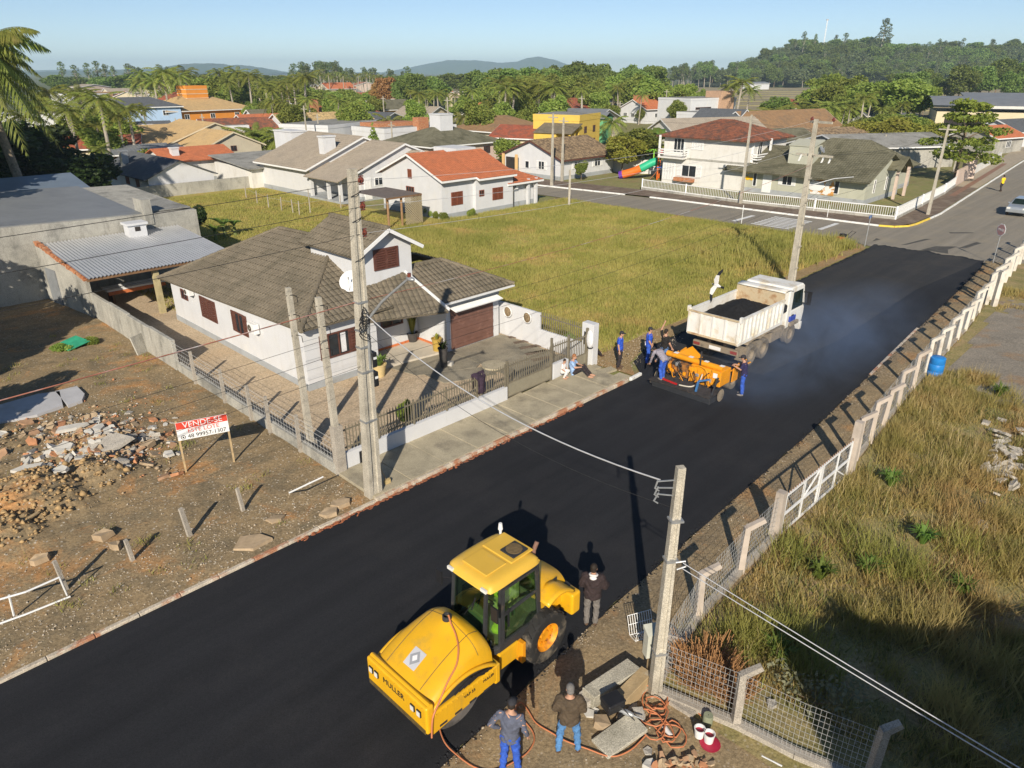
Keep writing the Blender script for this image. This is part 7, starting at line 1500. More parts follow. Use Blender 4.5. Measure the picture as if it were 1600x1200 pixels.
def limbs(seed, h, top, spread, n=6, r=.16):
    g = random.Random(seed); b = MB(); b.tube([(0, 0, -.2), (.05 * h * g.uniform(-.3, .3), .03 * h * g.uniform(-1, 1), h * .5), (0, 0, h)], [r, r * .75, r * .55], 7)
    for i in range(n):
        a = 2 * PI * i / n + g.uniform(-.4, .4); z0 = h * g.uniform(.55, 1); e = Vector((math.cos(a) * spread * g.uniform(.6, 1), math.sin(a) * spread * g.uniform(.6, 1), top * g.uniform(.65, .95)))
        m = Vector((e.x * .45, e.y * .45, z0 + (e.z - z0) * .6)); b.tube([(0, 0, z0), m, e], [r * .5, r * .3, r * .1], 5)
    return b
def blobs_round(seed, h, w, n=9, base=.35):
    g = random.Random(seed); out = [((0, 0, h * (base + 1) / 2), (w * .33, w * .33, h * (1 - base) * .36))]
    for i in range(n):
        a = 2 * PI * i / n + g.uniform(-.5, .5); k = g.uniform(.15, .36); z = g.uniform(base + .1, .88); q = math.sin(PI * (z - base + .12) / (1.16 - base)) ** .6
        out.append(((math.cos(a) * w * k * q, math.sin(a) * w * k * q, h * z), tuple(w * g.uniform(.13, .22) for _ in range(2)) + (h * g.uniform(.09, .16),)))
    return out
def proto(seed, kind_):
    """returns (trunk mesh, crown mesh) of unit-height-10 plants"""
    g = random.Random(seed)
    if kind_ in ('round', 'dark', 'rust', 'yellow', 'deep'):
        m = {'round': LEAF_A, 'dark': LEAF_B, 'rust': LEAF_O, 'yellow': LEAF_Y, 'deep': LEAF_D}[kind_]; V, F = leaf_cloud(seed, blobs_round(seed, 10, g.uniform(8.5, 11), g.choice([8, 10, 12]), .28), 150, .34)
        return limbs(seed, 4, 9, 3, 6, .22).mesh('trunk', BARK), np_mesh('crown', V, F, m)
    if kind_ == 'cone':
        bl = [((0, 0, 10 * z), (2.6 * (1.02 - z), 2.6 * (1.02 - z), 1.0)) for z in np.linspace(.1, .95, 9)]; V, F = leaf_cloud(seed, bl, 190, .25)
        return limbs(seed, 2, 4, .5, 2, .15).mesh('trunk', BARK), np_mesh('crown', V, F, LEAF_A)
    if kind_ == 'euca':
        bl = []; n = g.choice([8, 9, 11])
        for i in range(n):
            z = .42 + .56 * (i + .5) / n; k = (1.15 - z) * g.uniform(.6, 1.3); a = i * 2.4 + g.uniform(-.4, .4); bl.append(((1.5 * k * math.cos(a), 1.5 * k * math.sin(a), 10 * z), (g.uniform(.6, 1.05), g.uniform(.6, 1.05), g.uniform(.45, .8))))
        bl.append(((0, 0, 9.6), (.55, .55, .7))); V, F = leaf_cloud(seed, bl, 115, .22)
        return limbs(seed, 8.5, 9.4, 1.2, 7, .13).mesh('trunk', BARKP), np_mesh('crown', V, F, LEAF_E)
    if kind_ == 'bush':
        V, F = leaf_cloud(seed, [((g.uniform(-3, 3), g.uniform(-3, 3), g.uniform(2, 6)), (3, 3, 3)) for _ in range(7)], 70, .5); return limbs(seed, 3, 6, 3, 5, .25).mesh('trunk', BARK), np_mesh('crown', V, F, LEAF_A)
def frond(b, base, az, L_, rise, droop, wid=.55, n=13, drop=.5, seed=0):
    """one feather leaf: arching rib with paired hanging leaflets"""
    g = random.Random(seed); d = Vector((math.cos(az), math.sin(az), 0)); sd = Vector((-d.y, d.x, 0)); P = []
    for i in range(n + 1):
        t = i / n; P.append(base + d * (L_ * (t - .12 * t * t * droop)) + Vector((0, 0, L_ * (rise * t - droop * t * t))))
    b.tube(P[::2] + ([P[-1]] if n % 2 else []), [.035 * (1 - .8 * i / (n // 2 + 1)) for i in range(len(P[::2]) + (1 if n % 2 else 0))], 3, 0, False)
    for i in range(1, n):
        t = i / n; l = wid * L_ * .42 * math.sin(PI * min(1, t * .9 + .12)) ** .7; ax = (P[i + 1] - P[i - 1]).normalized()
        for s in (1, -1):
            for q in (0, .5):
                o = P[i] + ax * (q * L_ / n); e = o + sd * s * l * .8 + ax * l * .55 + Vector((0, 0, -l * (drop + g.uniform(-.15, .25)))); w = ax * (L_ / n) * .26
                m = (o + e) / 2 + Vector((0, 0, l * .1)); b.add([o - w * .4, o + w * .4, m + w, m - w, e], [(0, 1, 2, 3), (3, 2, 4)])
def palm_crown(seed, n=17, L_=3.0, wid=.5, drop=.5, low=-.35):
    g = random.Random(seed); b = MB()
    for i in range(n):
        k = i / (n - 1); frond(b, Vector((0, 0, 0)), i * 2.4 + g.uniform(-.3, .3), L_ * g.uniform(.85, 1.1), .95 - k * (.95 - low), .55 + .35 * k, wid, 11, drop, seed * 50 + i)
    return b
def palm_proto(seed, h=10, L_=2.7, n=17, r=.16, m=None, tm=None):
    g = random.Random(seed); b = MB(); bx, by = g.uniform(-.5, .5), g.uniform(-.5, .5); b.tube([(0, 0, -.2), (bx * .3, by * .3, h * .35), (bx * .7, by * .7, h * .7), (bx, by, h - .9)], [r * 1.35, r * 1.05, r * .95, r * .85], 8)
    b.tube([(bx, by, h - 1.0), (bx, by, h - .1)], [r * .9, r * .5], 8); c = palm_crown(seed, n, L_); c.v = [(x + bx, y + by, z + h - .2) for x, y, z in c.v]
    return b.mesh('trunk', tm or BARKP), c.mesh('crown', m or LEAF_P)
PR = {k: [proto(100 + i * 7 + len(k), k) for i in range(n)] for k, n in (('round', 4), ('dark', 3), ('rust', 1), ('yellow', 2), ('deep', 2), ('cone', 1), ('euca', 4), ('bush', 3))}
PR['palm'] = [palm_proto(s, 10, 2.9, 18) for s in (1, 2, 3)]; PR['slim'] = [palm_proto(s, 10, 1.5, 12, .1) for s in (4, 5)]; PR['short'] = [palm_proto(s, 3.2, 2.8, 20, .2) for s in (6, 7)]
NAMES_ = {'round': 'broadleaf_tree', 'dark': 'broadleaf_tree', 'rust': 'rusty_tree', 'yellow': 'shrub', 'deep': 'broadleaf_tree', 'cone': 'cypress', 'euca': 'eucalyptus_tree', 'bush': 'bush', 'palm': 'palm_tree', 'slim': 'slim_palm', 'short': 'palm_tree'}
CATS_ = {'cone': 'tree', 'bush': 'bush', 'yellow': 'shrub', 'palm': 'palm', 'slim': 'palm', 'short': 'palm'}
HH = {'short': 5.0}
VR = random.Random(99)
JOINED = {}
def plant(kd, p, h, label, group=None, wide=1.0, parts=True):
    tr, cr = VR.choice(PR[kd]); sc = h / HH.get(kd, 10.0); a = VR.uniform(0, 6.28); wx = sc * wide * VR.uniform(.9, 1.1)
    if not parts:
        k = cr.name
        if k not in JOINED:
            b = MB(); 
            for me, mi in ((tr, 0), (cr, 1)): b.add([v.co for v in me.vertices], [tuple(f.vertices) for f in me.polygons], mi)
            JOINED[k] = b.mesh(NAMES_[kd], [tr.materials[0], cr.materials[0]])
        o = link(NAMES_[kd], JOINED[k], None, p, a); o.scale = (wx, wx, sc); return tag(o, label, CATS_.get(kd, 'tree'), group)
    r = thing(NAMES_[kd], label, CATS_.get(kd, 'tree'), p, a, group); r.scale = (wx, wx, sc); link('trunk', tr, r); link('crown', cr, r); return r
def at_px(kd, px, Y, top, label, group=None, wide=1.0, parts=None):
    p, h = DEP(px, Y, top); return plant(kd, p, max(h, 1.0), label, group, wide, Y < 140 if parts is None else parts)

# the tall palm at the left edge: fronds one by one
p, h = DEP(26, 60, 80); r = thing('palm_tree', 'tall palm with long drooping fronds and thick rough trunk at the left edge', 'palm', p, .3)
b = MB(); b.tube([(0, 0, -.2), (.1, .1, 4), (-.3, 0, 8), (-.9, .1, h - 1.6)], [.42, .36, .33, .28], 10); b.tube([(-.9, .1, h - 1.7), (-1.0, .1, h - .2)], [.3, .15], 9); b.build('trunk', mat('palm_bark', (.26, .21, .15), .95, .35, 6, bump=.6, bscale=14), r)
g = random.Random(5)
for i in range(58):
    k = i / 57; b = MB(); frond(b, Vector((-1, .1, h - .3)), i * 2.4, g.uniform(4.8, 6.2), 1.0 - 1.25 * k, .7 + .45 * k, .46, 22, .95, 900 + i); b.build('frond', LEAF_P, r)
for px, Y, top, l in ((-6, 70, 150, 'palm partly cut by the left picture edge'), (62, 78, 178, 'green palm under the tall palm at the left'), (118, 92, 170, 'bushy palm left of the dark red roof'), (152, 100, 195, 'slender palm beside the grey-roofed white house'), (158, 80, 232, 'small bright palm in front of the dark red roof'), (92, 75, 238, 'low palm with broad fronds in the shade below the tall palm'), (186, 118, 170, 'palm behind the white house with grey roof'), (208, 118, 205, 'low palm beside the pale blue house'), (130, 135, 140, 'palm with loose crown before the white cube house'), (85, 120, 140, 'palm right behind the fronds of the tall palm')):
    at_px('palm', px, Y, top, l, wide=1.35)
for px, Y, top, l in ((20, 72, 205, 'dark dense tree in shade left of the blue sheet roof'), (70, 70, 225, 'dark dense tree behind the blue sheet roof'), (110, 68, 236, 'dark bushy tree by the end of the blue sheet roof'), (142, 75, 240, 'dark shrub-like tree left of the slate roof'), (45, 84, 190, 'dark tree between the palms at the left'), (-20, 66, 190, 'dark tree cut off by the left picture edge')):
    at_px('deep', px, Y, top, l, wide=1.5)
for px, Y, top, l in ((265, 90, 236, 'small clipped green bush against the sand-roofed house'), (195, 95, 232, 'bush left of the clipped one by the sand-roofed house'), (212, 92, 226, 'taller bush beside the brick-walled shed'), (790, 106, 208, 'round bright green tree beside the orange roof'), (895, 101, 232, 'low shrub at the yellow house drive'), (640, 150, 176, 'bush before the small grey-roofed house'), (540, 140, 178, 'round bush by the pale mottled roof'), (560, 145, 172, 'second round bush by the pale mottled roof')):
    at_px('bush', px, Y, top, l)
at_px('cone', 583, 104, 194, 'pointed cypress in front of the flat-roofed modern house', wide=1.5)
for px, Y, top, l in ((910, 88, 250, 'small leafy tree by the far kerb before the bungalow'),):
    at_px('round', px, Y, top, l, wide=.9)
for px, Y, top, l in ((975, 93, 205, 'loose tree left of the playground'), (1000, 97, 196, 'taller loose tree behind the playground'), (1022, 102, 218, 'dense small tree beside the two-storey house')):
    at_px('yellow' if px == 975 else 'round', px, Y, top, l, wide=1.25)
g = random.Random(55)
for i in range(16): at_px('palm', g.uniform(55, 235), g.uniform(85, 150), g.uniform(140, 190), 'palm in the green mass left of the sand-roofed house', 'palms left of the sand-roofed house', 1.3, False)
for i in range(12): at_px('round', g.uniform(40, 240), g.uniform(90, 160), g.uniform(165, 205), 'tree in the green mass left of the sand-roofed house', 'trees left of the sand-roofed house', 1.2, False)
for i in range(40): at_px('round', g.uniform(380, 1060), g.uniform(130, 200), g.uniform(142, 168), 'garden tree among the houses in the middle distance', 'garden trees among the houses', .9, False)
for i in range(14): at_px('short', g.uniform(420, 1000), g.uniform(125, 180), g.uniform(165, 185), 'small garden palm among the houses in the middle distance', 'garden palms among the houses', .9, False)
# banana plants
def banana(p, h, label, n=9):
    r = thing('banana_plant', label, 'banana plant', p, VR.uniform(0, 6)); b = MB(); b.tube([(0, 0, -.1), (0, 0, h * .5)], [.16, .1], 7); b.build('stem', mat('banana_stem', (.16, .19, .06), .8, .2, 5) if 'banana_stem' not in MATS else MATS['banana_stem'], r)
    for i in range(n):
        a = i * 2.4; L_ = h * VR.uniform(.55, .75); d = Vector((math.cos(a), math.sin(a), 0)); sd = Vector((-d.y, d.x, 0)); b = MB(); dr = VR.uniform(.4, .9)
        def f(u, v, d=d, sd=sd, L_=L_, dr=dr): w = L_ * .17 * math.sin(PI * min(1, v * .93 + .06)) ** .6; return Vector((0, 0, h * .48)) + d * (L_ * v * .8) + Vector((0, 0, L_ * (.95 * v - dr * v * v))) + sd * (u - .5) * 2 * w + Vector((0, 0, abs(u - .5) * w * .8))
        b.grid(f, 2, 7); b.build('leaf', LEAF_BAN, r, smooth=60)
for px, Y, top, l in ((1030, 108, 193, 'banana plant behind the playground, the tallest'), (1050, 112, 200, 'banana plant left of the grey-brown roof'), (1012, 106, 205, 'banana plant in the loose trees behind the playground')):
    p, h = DEP(px, Y, top); banana(p, h, l, 10)
for px, py, h, l in ((352, 372, 1.9, 'small banana plant behind the hip roof of the white house'), (368, 368, 1.6, 'lower banana plant behind the hip roof of the white house'), (338, 376, 1.5, 'small banana clump at the workshop corner')):
    banana(W(px, py), h, l, 7)
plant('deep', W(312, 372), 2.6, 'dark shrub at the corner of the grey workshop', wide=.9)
# mid-distance bands of trees and palms
def band(kd, n, px0, px1, Y0, Y1, t0, t1, label, group, wide=1.0, seed=0):
    g = random.Random(seed)
    for i in range(n):
        px = px0 + (px1 - px0) * (i + g.random()) / n; at_px(kd, px, g.uniform(Y0, Y1), g.uniform(t0, t1), label, group, wide, False)
band('palm', 38, 215, 480, 165, 235, 110, 146, 'green palm in the palm belt behind the turret house', 'palms behind the turret house', 1.25, 1)
band('round', 24, 270, 490, 190, 260, 114, 138, 'broadleaf tree in the belt behind the turret house', 'trees behind the turret house', 1.0, 2)
band('short', 6, 385, 440, 104, 112, 180, 198, 'low feathery palm beside the sand-roofed house', 'low palms by the sand-roofed house', 1.0, 3)
band('palm', 9, 425, 560, 140, 175, 148, 172, 'palm among the red roofs left of the centre', 'palms among the red roofs', 1.2, 4)
band('slim', 44, 478, 596, 320, 370, 113, 126, 'slim royal palm with pale trunk in the palm avenue', 'royal palm avenue', 1.3, 5)
band('round', 8, 470, 590, 200, 280, 132, 146, 'leafy tree before the palm avenue', 'trees before the palm avenue', 1.0, 6)
for px, Y, top, l in ((605, 250, 117, 'rust-brown leaved tree, the larger half of the pair'), (594, 255, 126, 'rust-brown leaved tree, the smaller half of the pair')): at_px('rust', px, Y, top, l, wide=.75)
band('dark', 9, 625, 690, 230, 270, 112, 132, 'dense green tree left of the pale field gap', 'dense trees left of centre', .9, 7)
band('palm', 12, 640, 745, 170, 230, 140, 158, 'palm in front of the distant wooded hills', 'palms before the hills', 1.2, 8)
band('palm', 16, 775, 880, 150, 190, 122, 150, 'big palm in the clump left of the yellow house', 'palm clump left of the yellow house', 1.4, 9)
band('dark', 34, 740, 1015, 225, 340, 98, 116, 'tall tree in the dense wood behind the yellow house', 'dense wood behind the yellow house', 1.0, 10)
band('round', 22, 750, 1020, 195, 235, 112, 135, 'lighter tree at the front of the dense wood', 'front of the dense wood', .9, 11)
band('palm', 10, 890, 1075, 185, 215, 132, 150, 'palm at the foot of the dense wood', 'palms at the foot of the wood', 1.2, 12)
at_px('dark', 898, 250, 93, 'tallest tree sticking out of the dense wood', parts=False); 
band('round', 8, 1000, 1100, 205, 260, 128, 142, 'light green tree at the near edge of the ploughed field', 'trees at the field edge', .9, 13)
for px, Y, top, l in ((1150, 170, 126, 'feathery palm beside the tan brick tower, the tallest'), (1165, 172, 138, 'smaller palm right of the tan brick tower'), (1138, 178, 134, 'palm left of the tan brick tower')): at_px('palm', px, Y, top, l, wide=1.4, parts=False)
at_px('dark', 1218, 172, 150, 'dark round tree above the long brown roof', wide=1.3); band('short', 5, 1185, 1225, 150, 158, 152, 162, 'light green palm clump above the brown roof', 'palm clump above the brown roof', 1.0, 14)
band('short', 7, 1245, 1330, 165, 180, 140, 152, 'leafy palm clump right of the small red roof', 'palm clump right of the small red roof', 1.1, 15)
band('round', 22, 1270, 1450, 150, 230, 116, 150, 'broad tree in the green belt before the wooded hill', 'green belt before the wooded hill', 1.1, 16)
band('palm', 8, 1310, 1420, 135, 165, 150, 172, 'palm in the green belt right of the brown roof', 'palms right of the brown roof', 1.2, 17)
band('yellow', 16, 1335, 1470, 108, 135, 176, 205, 'yellow-green shrub behind the ribbed fibre roof', 'shrubs behind the ribbed roof', 1.3, 18)
band('round', 6, 1330, 1440, 120, 140, 175, 190, 'tall green shrub behind the yellow-green ones', 'tall shrubs behind the ribbed roof', 1.2, 19)
band('dark', 12, 1380, 1640, 250, 380, 88, 120, 'dark tree behind the curved warehouse roof', 'trees behind the warehouse', 1.0, 20)
# spreading almond tree at the far street: flat tiers
p = W(1487, 292); r = thing('spreading_tree', 'broad tiered tree spreading over the far pavement', 'tree', p + Vector((2.5, 4, 0)), 0); g = random.Random(8); bl = []
for z, rr_ in ((3.0, 3.9), (4.4, 4.3), (5.8, 3.6), (7.2, 2.6), (8.5, 1.5)):
    for i in range(9): a = i * .7 + z; k = g.uniform(.4, 1); bl.append(((rr_ * k * math.cos(a), rr_ * k * math.sin(a), z + g.uniform(-.35, .35)), (1.15, 1.15, .38)))
V, F = leaf_cloud(61, bl, 230, .2); link('crown', np_mesh('crown', V, F, LEAF_AL), r); limbs(5, 7.5, 8, 3.5, 9, .22).build('trunk', BARK, r)
# distant eucalyptus rows and wooded hill
g = random.Random(31)
for px, top, Y in ((103, 97, 420), (123, 102, 425), (142, 99, 420), (157, 96, 430), (169, 101, 430), (182, 104, 430), (205, 100, 430), (214, 104, 440), (222, 106, 430), (254, 106, 430), (266, 105, 440), (277, 109, 440), (310, 112, 470), (330, 112, 470), (352, 112, 470), (405, 110, 480), (457, 110, 480)):
    at_px('euca', px, Y, top, 'tall thin eucalyptus on the flat skyline at the left', 'skyline eucalyptus at the left', 1.25, False)
for i in range(22): at_px('euca', g.uniform(460, 528), g.uniform(400, 460), g.uniform(96, 106), 'eucalyptus in the tall grove left of the royal palms', 'tall eucalyptus grove', 1.3, False)
for i in range(18): at_px('euca', g.uniform(530, 640), g.uniform(430, 500), g.uniform(104, 112), 'eucalyptus in the lower row behind the royal palms', 'eucalyptus row behind the royal palms', 1.3, False)
band('dark', 26, 90, 470, 380, 470, 114, 121, 'dark tree in the distant belt on the plain', 'distant belt on the plain', 1.6, 32)
band('dark', 18, 560, 760, 380, 520, 113, 121, 'dark tree in the distant belt below the blue hills', 'distant belt below the hills', 1.6, 33)
band('euca', 22, 1005, 1085, 640, 720, 103, 112, 'eucalyptus at the far edge of the ploughed field', 'eucalyptus at the far field edge', 1.4, 34)
cnt = 0; g = random.Random(12); pts = []
while cnt < 290:
    px, Y = g.uniform(1062, 1640), g.triangular(622, 860, 640); P_, _ = DEP(px, Y)
    z = hill_z(P_.x, P_.y)
    if z < .8 and Y > 690: continue
    cnt += 1; front = Y < 700
    pts.append((P_, z)); plant('euca' if g.random() < .62 else 'dark', (P_.x, P_.y, z - .5), g.uniform(13, 21), 'tree of the wood covering the low hill at the right', 'wood on the low hill', g.uniform(.9, 1.3), False)
B_ = []; F_l = []; off = 0; src = []
for me in (PR['euca'][0][1], PR['dark'][1][1], PR['round'][0][1], PR['euca'][2][1]):
    co = np.empty(len(me.vertices) * 3, np.float32); me.vertices.foreach_get('co', co); src.append(co.reshape(-1, 4, 3))
gn = np.random.default_rng(4)
for i in range(1500):
    px, Y = g.uniform(1055, 1690), g.triangular(620, 1000, 690); P_, _ = DEP(px, Y); z = hill_z(P_.x, P_.y)
    if z < 1 and px < 1085: continue
    q = src[i % 4]; q = q[gn.random(len(q)) < .16]; k = g.uniform(1.0, 1.5); c = q.mean(1, keepdims=True); B_.append((c + (q - c) * 1.9) * np.array([k * 1.1, k * 1.1, k]) + np.array([P_.x, P_.y, z - 1])); 
B_ = np.concatenate(B_).reshape(-1, 3); kind(link('hill_wood', np_mesh('hill_wood', B_, np.arange(len(B_)).reshape(-1, 4), LEAF_E)), 'stuff')
for px, top, Y, l, wd in ((1368, 30, 740, 'very tall dark pine standing above the wooded hill', 1.0), (1352, 62, 740, 'lower tree at the foot of the very tall pine', 1.2), (1247, 50, 720, 'ragged tall tree on the hill skyline left of the mast', .7), (1264, 54, 720, 'small tall tree on the hill skyline beside the mast', .6), (1310, 52, 730, 'leaning tall tree on the hill skyline right of the mast', .9)):
    P_, h = DEP(px, Y, top); z = hill_z(P_.x, P_.y); plant('euca', (P_.x, P_.y, z), h - z, l, None, wd * 1.3, False)
P_, h = DEP(1278, 800, 31); r = thing('radio_mast', 'thin white radio mast rising above the wooded hill', 'mast', P_); b = MB()
for q in ((-.6, -.4), (.6, -.4), (0, .6)): b.bar((q[0], q[1], 0), (q[0] * .5, q[1] * .5, h), .25)
for i in range(24): z = h * i / 24; b.bar((-.5, -.4, z), (.5, -.4, z + h / 24), .15)
b.build('lattice', WFRAME, r); b = MB(); b.box((0, 0, h), (2.2, .6, 1.4)); b.build('antenna', STEEL, r)
far_house('open white farm shed at the foot of the wooded hill', 1172, 560, 22, 9, 4.2, 1.0, 'x', 'gable', SHEETM, WHITE, -.2, 0, name='farm_shed', cat='shed')
# trees out of view on the left whose shade falls on the bare lot
for k, (px, py, zc, h) in enumerate(((30, 470, 4.5, 6.5), (72, 500, 4.5, 6.0), (20, 535, 5, 7), (-40, 500, 5, 7), (30, 622, 3.2, 4.6), (-10, 640, 3.6, 5.2), (-70, 590, 4.5, 6.5))):
    q = W(px, py); q = q - Vector((math.cos(SUN_AZ), math.sin(SUN_AZ), 0)) * (zc / math.tan(SUN_EL)); plant('round', q, h, 'tree beside the bare lot outside the picture, shading it', 'shade trees outside the picture on the left', .8)
for x, y, h in ((7.5, 1.4, 6.4), (11, 1.2, 6.8), (16, 1.5, 6.5), (21, 1.2, 6.8)): plant('round', Vector((x, y, 0)), h, 'unseen tree added to roughen the shadow edge of the building', 'added unseen trees on the right', .8)  # unseen trees added to roughen the edge of the building's shadow
for x, y, h, l in ((-42, 47, 13, 'large tree left of the workshop, outside the picture'), (-48.5, 50, 14, 'second tree left of the workshop, outside the picture'), (-36.5, 41, 9, 'third tree left of the workshop, outside the picture')): plant('dark', Vector((x, y, 0)), h, l, None, 1.2)
# leafless-looking young tree against the workshop wall
p = W(8, 470, 0); r = thing('small_tree', 'young tree with hanging leaves before the bare concrete wall', 'tree', p, 0); V, F = leaf_cloud(7, [((g.uniform(-1.4, 1.4), g.uniform(-1, 1), g.uniform(2.2, 4)), (.5, .5, .5)) for _ in range(8)], 60, .17); link('crown', np_mesh('crown', V, F, LEAF_A), r); limbs(9, 2.6, 4, 1.4, 8, .07).build('trunk', BARK, r)
# pots and garden plants of the house
def tuft(b, p, n, h, sp, seed, w=.05):
    g = random.Random(seed)
    for i in range(n):
        a = g.uniform(0, 6.28); k = g.uniform(.3, 1); d = Vector((math.cos(a), math.sin(a), 0)); o = Vector(p) + d * sp * .12; m = o + d * sp * k * .45 + Vector((0, 0, h * g.uniform(.5, .8))); e = o + d * sp * k + Vector((0, 0, h * g.uniform(.5, 1.0))); s = Vector((-d.y, d.x, 0)) * w
        b.add([o - s * .6, o + s * .6, m + s, m - s, e], [(0, 1, 2, 3), (3, 2, 4)])
for (l, p, r0, r1, hp, m, n, h, sp, lm) in (('cream flower pot with succulents on the gravel by the porch', W(594, 588), .2, .3, .55, POTY, 60, .5, .45, LEAF_BAN), ('dark pot with tall bright plant in the porch corner', W(645, 533, .15), .2, .27, .4, POTB, 45, 1.2, .35, LEAF_Y), ('yellow glazed urn beside the garage pillar', W(683, 549, .1), .17, .23, .62, mat('yellow_glaze', (.42, .28, .06), .4, .15, 5), 16, .35, .2, LEAF_Y), ('tall dark vase at the foot of the porch, right of the urn', W(693, 573, .1), .13, .2, .85, POTB, 26, .4, .3, LEAF_D)):
    r = pot(l, p, r0, r1, hp, m); b = MB(); tuft(b, (0, 0, hp - .05), n, h, sp, len(l)); b.build('plant', lm, r)
b = MB(); b.lathe([(.001, 0), (.55, 0), (.55, .07), (.001, .07)], 24); tag(b.build('well_cover', CONC, None, W(772, 572, .06)), 'round pale concrete cover on the drive', 'cover')
rq = random.Random(2); tag(chunk(rq, .2, .14, .2).build('stone', RUB[1], None, W(703, 568, .15), 0), 'pale stone beside the tall dark vase', 'stone')
plant('bush', W(632, 657), 1.0, 'rounded garden bush behind the picket fence', wide=.6); plant('bush', W(1150, 640, 0) * 0 + S(13.9, 4.2), 1.1, 'spiky grey-green bush behind the side picket', wide=.7)
for px, py in ((668, 337), (676, 339), (683, 341), (694, 345), (736, 339)): plant('bush', W(px, py), .9, 'small round shrub at the foot of the orange-roofed house', 'shrubs at the orange-roofed house', .9)
plant('bush', W(100, 548, 0), .5, 'patch of yellowing weeds on the bare lot left of the green sheet', wide=1.8); plant('bush', W(142, 538, 0), .55, 'patch of yellowing weeds on the bare lot right of the green sheet', wide=1.6)
# grass: blades in their thousands
def grass(name, m, pts, hmin, hmax, w, seed, lean=.5, seg2=False):
    g = np.random.default_rng(seed); P = np.asarray(pts, np.float32); n = len(P); a = g.uniform(0, 6.283, n); h = g.uniform(hmin, hmax, n) * (P[:, 3] if P.shape[1] > 3 else 1); P = P[:, :3]
    d = np.stack([np.cos(a), np.sin(a), 0 * a], 1); a2 = g.uniform(0, 6.283, n); l = g.uniform(.1, lean, n); t = P + np.stack([np.cos(a2) * l * h, np.sin(a2) * l * h, h], 1); ww = (w * g.uniform(.6, 1.4, n))[:, None]
    V = np.stack([P - d * ww, P + d * ww, t], 1).reshape(-1, 3); return kind(link(name, np_mesh(name, V, np.arange(3 * n).reshape(-1, 3), m)), 'stuff')
G_F = leafmat('field_grass', (.29, .31, .065), (.55, .48, .155), .32, 0, .45, (.54, .38, .15), (.54, .70), .16, .8)
G_L = leafmat('lot_grass', (.27, .26, .06), (.56, .43, .18), .55, 0, .45, (.52, .35, .15), (.5, .64), .3, .8)
G_G = leafmat('green_grass', (.21, .245, .05), (.42, .38, .11), .6, 0, .35)
def scatter(n, fn, seed):
    g = np.random.default_rng(seed); u = g.random((n, 2)); out = []
    return fn(u, g)
def field_pts(u, g):
    s = 13.4 + u[:, 0] * 33; t = 1.9 + u[:, 1] * 30.5; hs = np.array([noise.noise(Vector((a * .25, b_ * .25, 3))) for a, b_ in zip(s[::1], t[::1])]); k = (t > 2.6 + .5 * hs) & (hs + g.random(len(s)) * .9 > -.02)
    return s[k], t[k], .55 + .7 * np.clip(hs[k] + .3, 0, 1)
def toS(s, t, z, hs): 
    x = SO.x + SU.x * s + SN.x * t; y = SO.y + SU.y * s + SN.y * t; return np.stack([x, y, np.full_like(x, z), hs], 1)
g = np.random.default_rng(3); s, t, hs = field_pts(g.random((190000, 2)), g); grass('field_grass', G_F, toS(s, t, .015, hs), .14, .42, .022, 1)
u = g.random((70000, 2)); s = 3 + u[:, 0] * 25; t = 23 + u[:, 1] * 38; grass('back_lawn_grass', G_F, toS(s, t, .015, .5 + .5 * g.random(len(s))), .1, .3, .03, 2)
u = g.random((14000, 2)); s = 29 + u[:, 0] * 17; t = 26 + u[:, 1] * 6.3; grass('green_lawn_grass', G_G, toS(s, t, .015, np.ones(len(s))), .08, .22, .025, 3)
# taller tussocks along the verge by the corner and behind the far pole
T_ = []
for i in range(420): a, c = RND.gauss(40, 4), RND.gauss(5.5, 2.2); T_ += [(a + RND.gauss(0, .25), c + RND.gauss(0, .25), RND.uniform(.6, 1.3)) for _ in range(26)] if 2.6 < c < 12 and a < 46 else []
T_ = np.array(T_); grass('tussocks', G_F, toS(T_[:, 0], T_[:, 1], .02, T_[:, 2]), .4, .85, .028, 4)
# right lot: rank grass in clumps, thin towards the gravel
def lot_pts(n, seed, sa, sb, ta, tb, thin=.0, cl=.45, gravel=True):
    g = np.random.default_rng(seed); s = sa + g.random(n) * (sb - sa); f = np.interp(s, [-12, -.57, 2.1, 6.6, 11.4, 19.9, 29.4, 35.2, 50.6], [-10.4, -10.25, -9.95, -9.75, -9.75, -9.1, -8.6, -8.1, -7.05]); t = f - .2 - (ta + g.random(n) * (tb - ta))
    q = np.array([noise.noise(Vector((a * cl, b_ * cl, 8))) + .5 * noise.noise(Vector((a * 1.3, b_ * 1.3, 2))) for a, b_ in zip(s, t)]); k = q + g.random(n) * .8 > thin
    x, y = SO.x + SU.x * s + SN.x * t, SO.y + SU.y * s + SN.y * t
    if gravel:
        c = W(1590, 545); dd = ((x - c.x) / 5.8) ** 2 + ((y - c.y) / 7.5) ** 2; k &= (dd + .5 * q > 1.0)
    return s[k], t[k], np.clip(.55 + .9 * q[k], .25, 1.6)
s, t, hs = lot_pts(210000, 5, .3, 24, 0, 17, .05); k = s > 1.2; grass('lot_grass', G_L, toS(s[k], t[k], .06, hs[k]), .12, .42, .014, 5, .8)
s, t, hs = lot_pts(60000, 6, 20, 40, 0, 14, .25); grass('lot_grass', G_L, toS(s, t, .06, hs), .12, .45, .02, 6, .7)
T_ = []
for i in range(330):
    a, c = RND.uniform(1.2, 22), RND.uniform(.3, 13); k = noise.noise(Vector((a * .3, c * .3, 1)))
    if k < -.05: continue
    sz = RND.uniform(.6, 1.25) * (1 + k)
    T_ += [(a + RND.gauss(0, .22), float(fence_t(a)) - c + RND.gauss(0, .22), sz * RND.uniform(.7, 1.1)) for _ in range(110)]
